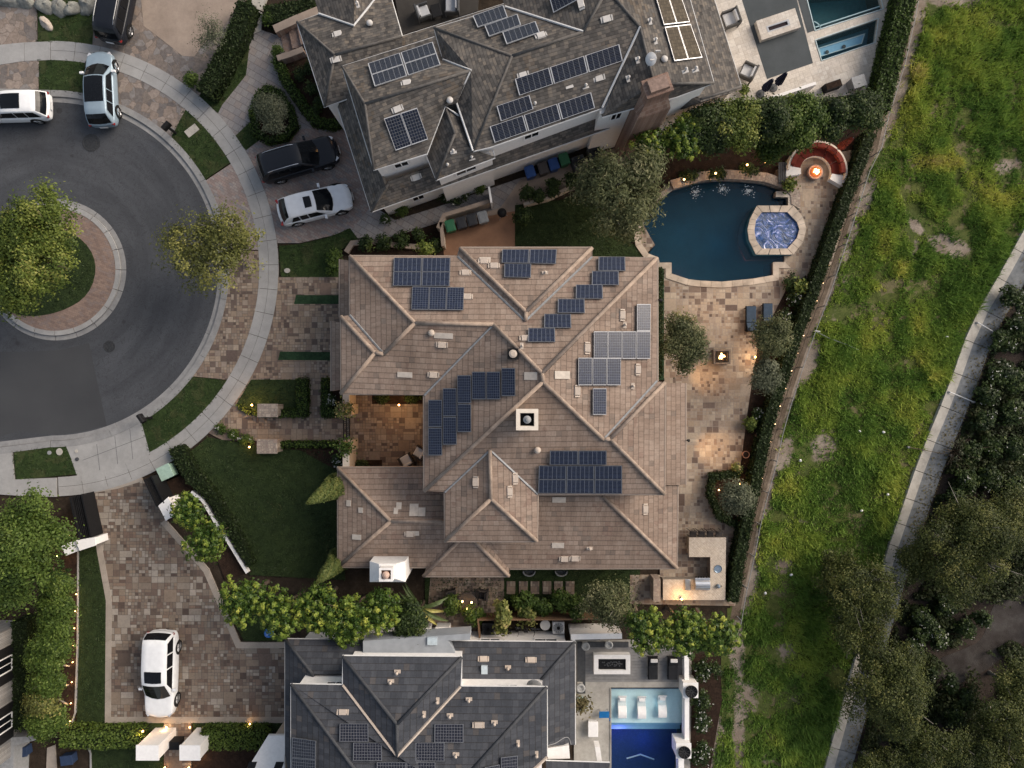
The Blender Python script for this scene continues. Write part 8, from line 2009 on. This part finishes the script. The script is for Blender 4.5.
kb('side_burner', 685, 690, 579.5, 590.5, .96, 1.04, 'steel')
sk_ = P(718, 569, .97); mb = MB(); mb.lathe([(.24, .985), (.25, .975), (.19, .965), (.16, .962), (.02, .961)], (sk_.x, sk_.y, 0), 20, caps=False); mb.build('sink', plain('blue_grey_steel', (.20, .26, .33), .25, .6, .5), t, c, smooth=True)
sk_ = P(718, 586, 1.0); kt = thing('kettle', 'small grey jug on the counter beside the grill', 'jug', (sk_.x, sk_.y, .96)); mb = MB(); mb.lathe([(.11, 0), (.14, .08), (.10, .2), (.05, .24)], (0, 0, 0), 14); mb.build('jug_body', plain('blue_grey_enamel', (.13, .17, .22), .3, .5), kt, smooth=True); mb = MB(); mb.tube([(.1, 0, .18), (.2, .02, .16), (.2, .03, .08), (.12, .01, .05)], .015, 5); mb.build('handle', M['black'], kt)
for k in range(4):
    b = P(692.5 + k * 8.6, 533.5, .7); st_ = thing('bar_stool', 'dark wicker bar stool at the counter, ' + ('westernmost', 'second from the west', 'third from the west', 'easternmost')[k], 'bar stool', (b.x, b.y, .12), 0, 'bar stools at the outdoor kitchen')
    for sx in (-1, 1):
        for sy in (-1, 1):
            mb = MB(); mb.tube([(sx * .2, sy * .19, 0), (sx * .16, sy * .16, .62)], .02, 5); mb.build('leg', M['black'], st_)
    mb = MB(); mb.box((0, 0, .65), (.4, .38, .07)); mb.build('seat', M['wicker'], st_, bevel=.02); mb = MB(); mb.box((0, .18, .85), (.42, .05, .36)); mb.build('backrest', M['wicker'], st_, bevel=.02)
wall_thing('garden_wall', 'stone pier at the west end of the outdoor kitchen', [(657, 579), (657, 602)], 7, 1.1, 'stonewall')
# candle table on the porch
c = P(468, 599); t = thing('porch_table', 'dark round table with three burning candles on the south porch', 'table', (c.x, c.y, .112)); mb = MB(); mb.lathe([(.62, .66), (.64, .7), (.6, .72), (.001, .72)], (0, 0, 0), 26, caps=False); mb.build('table_top', M['wicker'], t); mb = MB(); mb.tube([(0, 0, 0), (0, 0, .68)], .06, 8); mb.lathe([(.3, 0), (.3, .04), (.08, .08)], (0, 0, 0), 16); mb.build('pedestal', M['black'], t)
for k, (dx, dy, w_) in enumerate(((-.28, .16, 'left'), (.28, .1, 'right'), (-.02, -.28, 'front'))):
    ct = thing('candle', 'lit candle on the porch table, %s one of the three' % w_, 'candle', (c.x + dx, c.y + dy, .835), 0, 'candles on the porch table'); mb = MB(); mb.lathe([(.05, 0), (.05, .12), (.001, .121)], (0, 0, 0), 12); mb.build('wax', M['palecushion'], ct); mb = MB(); mb.lathe([(.03, .12), (.05, .17), (.02, .24), (.002, .28)], (0, 0, 0), 8); mb.build('flame', M['candle'], ct)
glow(t, Vector((c.x, c.y, 1.6)), 8, r=.1)
for x, y, rz, w_ in ((452, 592, R(10), 'left'), (484, 592, R(175), 'right')): cushion_chair('dark wicker chair %s of the candle table' % w_, x, y, rz, 'wicker', 'blackfabric', .6, .6, grp := True, group='chairs at the candle table')
for k, x in enumerate((511, 523.2, 534.8, 546.8, 558.2, 569.8)):
    c = P(x, 587); mb = MB(); mb.box((c.x, c.y, .1), (.54, .80, .14)); tag(mb.build('stepping_stone', M['ashlar'], None, (c.x, c.y, 0), bevel=.015), 'square stepping stone in the side lawn, ' + ('nearest the porch', 'second from the porch', 'third from the porch', 'third from the feathery tree', 'second from the feathery tree', 'nearest the feathery tree')[k], 'stepping stone', 'stepping stones in the side lawn')
for x, w_ in ((529, 'west one'), (561, 'east one')):
    c = P(x, 570); t = thing('window_well', 'grey half round window well under the south eave, ' + w_, 'window well', (c.x, c.y, .1), 0, 'window wells under the south eave'); mb = MB(); n = 12; o_ = [(.40 * math.cos(math.pi * k / n), -.32 * math.sin(math.pi * k / n)) for k in range(n + 1)]; i_ = [(x_ * .86, y_ * .84) for x_, y_ in o_[::-1]]; mb.prism(o_ + i_, 0, .25); mb.build('rim', M['grey'], t); mb = MB(); mb.prism(o_, -.05, .02); mb.build('gravel', M['darkgrey'], t)
# equipment along the slate house
for x, y, w_ in ((423.5, 631, 'west'), (442.5, 630.5, 'east')):
    c = P(x, y, .9); t = thing('equipment_cabinet', 'white equipment cabinet against the slate house, %s one of the pair' % w_, 'cabinet', (c.x, c.y, .09), 0, 'white cabinets against the slate house'); mb = MB(); mb.box((0, 0, .45), (.88, .4, .9)); mb.build('cabinet_body', M['whitetrim'], t, bevel=.02); mb = MB(); mb.box((0, .21, .45), (.8, .02, .8)); mb.build('door', M['gutterwhite'], t)
condenser('round topped air conditioner beside the yellow variegated plant', 488, 629.5, .09, .75, 0, 'darkgrey', .7); condenser('white square air conditioner at the east end of the slate house wall', 558.5, 628, .09, .72, 0, 'gutterwhite', .8)
def bicycle(lab, px, py, rz, col):
    b = P(px, py); t = thing('bicycle', lab, 'bicycle', (b.x, b.y, .09), rz, 'bicycles along the slate house')
    for x in (-.5, .5):
        mb = MB(); n = 22; ring = [(x + .33 * math.cos(6.2832 * k / n), 0, .34 + .33 * math.sin(6.2832 * k / n)) for k in range(n + 1)]; mb.tube(ring, .022, 5, cap=False); w = mb.build('wheel', M['rubber'], t); mb = MB()
        for k in range(6): a = math.pi * k / 6; mb.tube([(x + .32 * math.cos(a), 0, .34 + .32 * math.sin(a)), (x - .32 * math.cos(a), 0, .34 - .32 * math.sin(a))], .006, 3)
        mb.build('spokes', M['steel'], w)
    mb = MB(); 
    for a, b_ in (((-.5, .34), (-.12, .78)), ((-.5, .34), (-.02, .32)), ((-.02, .32), (-.15, .9)), ((-.02, .32), (.36, .8)), ((-.12, .78), (.36, .8)), ((.36, .88), (.5, .34))): mb.tube([(a[0], 0, a[1]), (b_[0], 0, b_[1])], .022, 6)
    mb.build('frame', col, t); mb = MB(); mb.box((-.16, 0, .93), (.26, .13, .05)); mb.build('saddle', M['black'], t, bevel=.02); mb = MB(); mb.tube([(.3, -.3, .95), (.38, -.1, .98), (.38, .1, .98), (.3, .3, .95)], .015, 5); mb.tube([(.36, 0, .86), (.38, 0, .98)], .018, 5); mb.build('handlebar', M['black'], t)
bicycle('black bicycle leaning at the slate house wall, left one', 512, 627, R(6), M['black']); bicycle('grey bicycle leaning at the slate house wall, right one', 528, 626, R(-4), M['darkgrey'])
c = P(545, 624.5, .6); t = thing('round_table', 'small pale round table right of the bicycles', 'table', (c.x, c.y, .09)); mb = MB(); mb.lathe([(.3, .6), (.32, .63), (.3, .65), (.001, .65)], (0, 0, 0), 20, caps=False); mb.build('table_top', M['palecushion'], t); mb = MB(); mb.tube([(0, 0, 0), (0, 0, .62)], .04, 6); mb.build('pedestal', M['grey'], t)
wall_thing('fence_wall', 'dark timber fence between the side garden and the slate house', [(480, 641), (478, 620), (575, 619.5), (606, 618)], 1.6, 1.3, 'wood', 'fence')

# ================================================================== LOWER TERRACE AND WADING POOL
t, o = pool('swimming_pool', 'stepped pool with a pale aqua shelf and a deep blue end at the bottom edge', POOL_B, 1.6, 'plaster_blue', 'water_clear', .06)
mb = MB(); mb.prism(xy([(611.3, 688.3), (682.7, 688.3), (682.7, 724), (611.3, 724)]), -1.6, -.16); mb.build('shallow_shelf', M['plaster_aqua'], t, o)
for k, (y0, y1, z) in enumerate(((724.1, 728, -.42), (728.1, 734.5, -.70))): mb = MB(); mb.prism(xy([(611.3, y0), (682.7, y0), (682.7, y1), (611.3, y1)]), -1.6, z); mb.build('pool_step', M['plaster_step'], t, o)
glow(t, P(620, 739) + Vector((0, 0, -.5)), 24, (.25, .15, 1), .12, 'pool_light'); glow(t, P(648, 752) + Vector((0, 0, -.7)), 13, (.08, .2, 1), .2, 'pool_light'); glow(t, P(660, 705) + Vector((0, 0, .0)) , 4, (.6, .9, 1), .3, 'pool_light')
mb = MB(); mb.prism(xy(strip([(629, 766), (643, 762), (657, 767)], 1)), -.9, -.85); mb.build('tile_line', M['tileline'], t, o)
coping(t, o, POOL_B, 1.0, .15, M['palecon'], 40, 3, 5)
def wave_lounger(lab, px, py):
    b = P(px, py); t = thing('pool_lounger', lab, 'sun lounger', (b.x, b.y, -.16), 0, 'white loungers in the shallow water'); mb = MB(); n = 16; L = 1.45; w = .54
    pr = [(-L / 2 + L * k / n, .10 + .15 * math.sin(k / n * 5.2 + .4) + (.30 * max(0, (k / n - .62) / .38) ** 1.3)) for k in range(n + 1)]
    top = [(-w / 2, y, z + .12) for y, z in pr] + [(w / 2, y, z + .12) for y, z in pr]; bot = [(x, y, z - .1) for x, y, z in top]; k = n + 1; fs = []
    for i in range(n): fs += [(i, k + i, k + i + 1, i + 1), (2 * k + i, 2 * k + i + 1, 3 * k + i + 1, 3 * k + i), (i, i + 1, 2 * k + i + 1, 2 * k + i), (k + i, 3 * k + i, 3 * k + i + 1, k + i + 1)]
    fs += [(0, 2 * k, 3 * k, k), (n, k + n, 3 * k + n, 2 * k + n)]; mb.mesh(top + bot, fs); mb.build('shell', M['whitetrim'], t, smooth=False, bevel=.03); mb = MB(); mb.box((0, .48, pr[-3][1] + .17), (.36, .2, .06)); mb.build('headrest', M['whitetrim'], t, bevel=.02)
    for y in (-.45, .35):
        mb = MB(); mb.box((0, y, .07), (.36, .16, .14)); mb.build('foot', M['whitetrim'], t)
wave_lounger('white wavy lounger standing in the shallow pool, nearest the blue towel', 622, 706); wave_lounger('white wavy lounger standing in the shallow pool, middle of the three', 641.5, 706.5); wave_lounger('white wavy lounger standing in the shallow pool, nearest the white pillar', 662, 705.5)
lounger('black lounger with a pale headrest on the grey deck, next to the fire table', 651.5, 665, R(90), 1.45, .62, 'black', 'blackfabric', grp='black loungers on the deck', z=.13); lounger('black lounger with a pale headrest on the grey deck, next to the white wall', 671, 665, R(90), 1.45, .62, 'black', 'blackfabric', grp='black loungers on the deck', z=.13)
c = P(612, 664, .5); t = thing('fire_table', 'white rectangular fire table with a black burner on the grey deck', 'fire pit', (c.x, c.y, .13)); mb = MB(); mb.prism([(-1.12, -.6), (1.12, -.6), (1.12, .6), (-1.12, .6)], 0, .45, 0, [[(-.85, -.34), (.85, -.34), (.85, .34), (-.85, .34)]]); mb.build('table_body', M['stucco'], t, bevel=.02)
mb = MB(); mb.box((0, 0, .28), (1.68, .66, .1)); mb.build('burner_tray', M['black'], t); mb = MB(); rnd = random.Random(3)
for k in range(40): mb.blob((rnd.uniform(-.6, .6), rnd.uniform(-.14, .14), .35), (.06, .05, .04), k, n=6, k=4)
mb.build('lava_rocks', M['darkgrey'], t)
wall_thing('garden_wall', 'white wall along the north side of the grey deck', [(571, 637), (622, 636)], 5, 1.9, 'stucco', cap='whitetrim'); wall_thing('garden_wall', 'white wall along the west side of the grey deck', [(573.8, 640), (574, 660)], 3, 1.6, 'stucco'); wall_thing('garden_wall', 'white wall along the east side of the wading pool', [(686.5, 650), (687, 690), (687, 742)], 4, .8, 'stucco', cap='whitetrim'); wall_thing('garden_wall', 'white wall stub at the deep end of the pool', [(681, 744), (681.5, 780)], 5, .8, 'stucco', cap='whitetrim')
mb = MB(); mb.prism(xy([(577, 641), (628, 641), (628, 646), (585, 646), (585, 692), (577, 692)]), 0, .22); struct(mb.build('raised_bed', M['darkgrey']))
for (x, y, w_) in ((690.5, 690, 'upper'), (683.5, 750.5, 'lower')):
    c = P(x, y, 1.25); t = thing('white_pedestal', 'white square pedestal carrying the %s black fan at the pool wall' % w_, 'pedestal', (c.x, c.y, 0), 0, 'white pedestals at the pool'); mb = MB(); mb.box((0, 0, .62), (.86, .86, 1.24)); mb.build('shaft', M['stucco'], t, bevel=.02); mb = MB(); mb.box((0, 0, 1.27), (.92, .92, .06)); mb.build('cap', M['whitetrim'], t)
    p = Vector((c.x, c.y, 1.3)); tt = thing('fire_bowl', 'black ribbed round bowl on the %s white pedestal' % w_, 'bowl', p, 0, 'black bowls on the pedestals'); mb = MB(); mb.lathe([(.2, 0), (.34, .08), (.38, .2), (.36, .22), (.28, .12)], (0, 0, 0), 24); mb.build('bowl', M['black'], tt, smooth=True); mb = MB()
    for k in range(10): a = k * .628; mb.tube([(.05 * math.cos(a), .05 * math.sin(a), .17), (.34 * math.cos(a + .3), .34 * math.sin(a + .3), .2)], .012, 4)
    mb.build('ribs', M['darkgrey'], tt)
def urn(lab, px, py, s=1.0):
    b = P(px, py, .3); t = thing('urn', lab, 'urn', (b.x, b.y, .22), 0, 'pale stone urns'); mb = MB(); mb.lathe([(.12 * s, 0), (.08 * s, .08), (.22 * s, .3 * s), (.26 * s, .5 * s), (.18 * s, .55 * s), (.14 * s, .45 * s)], (0, 0, 0), 14); mb.build('vessel', plain('urn_stone', (.34, .34, .33), .85, .2, var=.3, scale=10, bump=.5), t, smooth=True); mb = MB(); mb.box((0, 0, .02), (.3 * s, .3 * s, .05)); mb.build('plinth', M['palecon'], t)
urn('pale stone urn in the corner of the raised bed by the grey deck', 585, 644); urn('pale stone urn on the north raised bed of the grey deck', 608, 642.5); urn('pale stone urn below the fire table in the raised bed', 580, 685, 1.1)
pot_plant('round aqua pot with dry plants beside the slate house', 581, 703, .38, .5, plain('aqua_glaze', (.36, .52, .48), .4, .5), LM['dry'], 260)
c = P(604.5, 713, .3); t = thing('towel', 'bright blue towel draped over a chair at the pool edge', 'towel', (c.x, c.y, .1), R(0)); mb = MB(); mb.box((-.05, 0, .42), (.62, .4, .05)); mb.mesh([(.26, -.2, .44), (.34, -.2, .42), (.38, -.55, .12), (.3, -.55, .12)], [(0, 1, 2, 3)]); mb.build('cloth', plain('blue_cloth', (.01, .11, .30), .85, .2), t, bevel=.02)
mb = MB(); mb.tube([(-.3, -.15, 0), (-.3, -.15, .4)], .02, 5); mb.tube([(.2, -.15, 0), (.2, -.15, .4)], .02, 5); mb.tube([(-.3, .15, 0), (-.3, .15, .4)], .02, 5); mb.tube([(.2, .15, 0), (.2, .15, .4)], .02, 5); mb.build('stand', M['grey'], t)
c = P(593, 729, .5); t = thing('pool_bench', 'white square bench on the pale terrace left of the deep pool', 'bench', (c.x, c.y, .1)); mb = MB(); mb.box((0, 0, .42), (.62, .95, .1)); mb.build('seat', M['whitetrim'], t, bevel=.03); mb = MB(); mb.box((0, 0, .19), (.5, .8, .36)); mb.build('base', M['whitetrim'], t)

# ================================================================== BOUNDARY FENCE, STRING LIGHTS, CHANNEL PIPES
b = P(*FENCE[4]); t = thing('boundary_fence', 'thin grey rail fence along the edge of the meadow', 'fence', b)
FX = [(x + 4, y) for x, y in FENCE[:]]
def along(pts, step):
    out = []; carry = 0
    for i in range(len(pts) - 1):
        a, c_ = Vector(pts[i]), Vector(pts[i + 1]); L = (c_ - a).length; d = carry
        while d < L: out.append(tuple(a.lerp(c_, d / L))); d += step
        carry = d - L
    return out
mb = MB(); 
mb.tube([P(*p, 0) + Vector((0, 0, .9)) for p in FX], .02, 5)
mb.build('rail', M['grey'], t, b)
for p in along(FX, 32): 
    mb = MB(); q = P(*p); mb.box((q.x, q.y, .45), (.05, .05, .9)); mb.build('post', M['grey'], t, b)
FL = [(x - 1.5, y) for x, y in FENCE[4:-1]]
b = P(*FL[0]); t = thing('string_lights', 'string of tiny warm bulbs running along the boundary fence', 'string lights', b)
mb = MB(); pts = along(FL, 3); mb.tube([P(*p) + Vector((0, 0, .62 + .05 * math.sin(i * 1.3))) for i, p in enumerate(pts)], .012, 4); mb.build('cable', M['black'], t, b)
mbb = MB()
for i, p in enumerate(along(FL, 9.3)):
    q = P(p[0] + (.9 if i % 2 else -.9), p[1], .6); mb = MB(); mb.lathe([(.012, .08), (.025, .03), (.022, -.02), (.002, -.04)], (q.x, q.y, .6), 8); mb.build('bulb', M['stringbulb'], t, b, smooth=True)
for i, (a, c_, w_) in enumerate((((975, 323), (1000, 337), 'upper one'), ((947, 392), (972, 402), 'second from the top'), ((907, 447), (950, 455), 'lowest, thin and dark'))):
    A, B = P(*a), P(*c_); t = thing('pipe', 'thin pipe laid across the concrete channel, ' + w_, 'pipe', A, 0, 'pipes across the channel'); mb = MB(); mb.tube([A + Vector((0, 0, .28)), B + Vector((0, 0, .2))], .03 if i < 2 else .02, 8); mb.build('pipe_run', M['gutterwhite'] if i < 2 else M['bark'], t, A)
    for q in (A, B): mb = MB(); mb.box((q.x, q.y, .12), (.12, .12, .24)); mb.build('bracket', M['concrete'], t, A)
c = P(811, 331.5); t = thing('sprinkler_pipe', 'white pipe riser at the fence with a thin cable running over the grass', 'pipe', c); mb = MB(); mb.tube([(c.x, c.y, 0), (c.x, c.y, .6), (c.x + .3, c.y - .05, .62)], .025, 6); mb.build('riser', M['whitetrim'], t, c); mb = MB(); mb.tube([P(x, y) + Vector((0, 0, .3)) for x, y in ((814, 332), (828, 339), (842, 344), (856, 350))], .018, 4); mb.build('cable', M['grey'], t, c)
for i, (x, y, w_) in enumerate(((945, 337, 'upper right of the meadow'), (858, 431, 'right of the bare patch'), (882, 432, 'middle of the meadow'), (799, 460, 'left of the meadow'), (886, 494, 'lower middle of the meadow'), (790, 574, 'lower bare patch'), (860, 510, 'near the acacias'), (764, 592, 'near the fence end'))):
    mb = MB(); q = P(x, y); mb.blob((q.x, q.y, .2), (.09, .08, .06), i, n=8, k=5); tag(mb.build('pale_stone', M['whitetrim'], None, (q.x, q.y, 0), smooth=True), 'small white stone in the grass, ' + w_, 'stone', 'white stones in the meadow')
mb = MB(); q = P(987, 706); mb.blob((q.x, q.y, .12), (.2, .3, .12), 41, n=9, k=6); tag(mb.build('pale_stone', M['palerock'], None, (q.x, q.y, 0), smooth=True), 'pale rock on the bare earth in the bottom right', 'stone')
c = P(1006, 755); t = thing('marker_post', 'short white topped board at the bottom right between the trees', 'post', c); mb = MB(); mb.prism(xy([(1004, 752), (1008, 752), (1006, 775), (1002, 775)], .5), 0, .5); mb.build('board', M['wood'], t, c); mb = MB(); mb.prism(xy([(1008.5, 752), (1010.5, 752), (1008.5, 772), (1006.5, 772)], .5), 0, .5); mb.build('edge_board', M['gutterwhite'], t, c)
# ================================================================== SKY, SUN, CAMERA
EL, AZ = 32.0, 29.0
w = bpy.data.worlds.new('World'); SC.world = w; w.use_nodes = True
nt = w.node_tree; bg = nt.nodes['Background']; sky = nt.nodes.new('ShaderNodeTexSky'); sky.sky_type = 'NISHITA'
sky.sun_disc = False; sky.sun_elevation = R(EL); sky.sun_rotation = R(90 - AZ); sky.air_density = 1.2; sky.dust_density = 3.0; sky.ozone_density = 1.0
hs = nt.nodes.new('ShaderNodeHueSaturation'); hs.inputs['Saturation'].default_value = .62; nt.links.new(sky.outputs[0], hs.inputs['Color']); nt.links.new(hs.outputs[0], bg.inputs[0]); bg.inputs[1].default_value = .088
L = bpy.data.lights.new('sun', 'SUN'); L.energy = 2.0; L.angle = R(40); L.color = (1.0, .86, .72)
so = bpy.data.objects.new('sun', L); COL.objects.link(so)
d = Vector((math.cos(R(EL)) * math.cos(R(AZ)), math.cos(R(EL)) * math.sin(R(AZ)), math.sin(R(EL))))
so.rotation_euler = d.to_track_quat('Z', 'Y').to_euler(); so.location = d * 60
cam = bpy.data.cameras.new('camera'); co = bpy.data.objects.new('camera', cam); COL.objects.link(co)
co.location = (0, 0, H); co.rotation_euler = (0, 0, 0); cam.sensor_width = 36; cam.lens = 36 * H / 64.0; cam.clip_end = 2000; cam.clip_start = .1
SC.camera = co
SC.view_settings.view_transform = 'Standard'; SC.view_settings.look = 'None'; SC.view_settings.gamma = 1; SC.view_settings.use_curve_mapping = False
SC.view_settings.exposure = 0.95
SC.cycles.max_bounces = 8; SC.cycles.transparent_max_bounces = 16; SC.cycles.use_denoising = True
SC.render.engine = 'CYCLES'
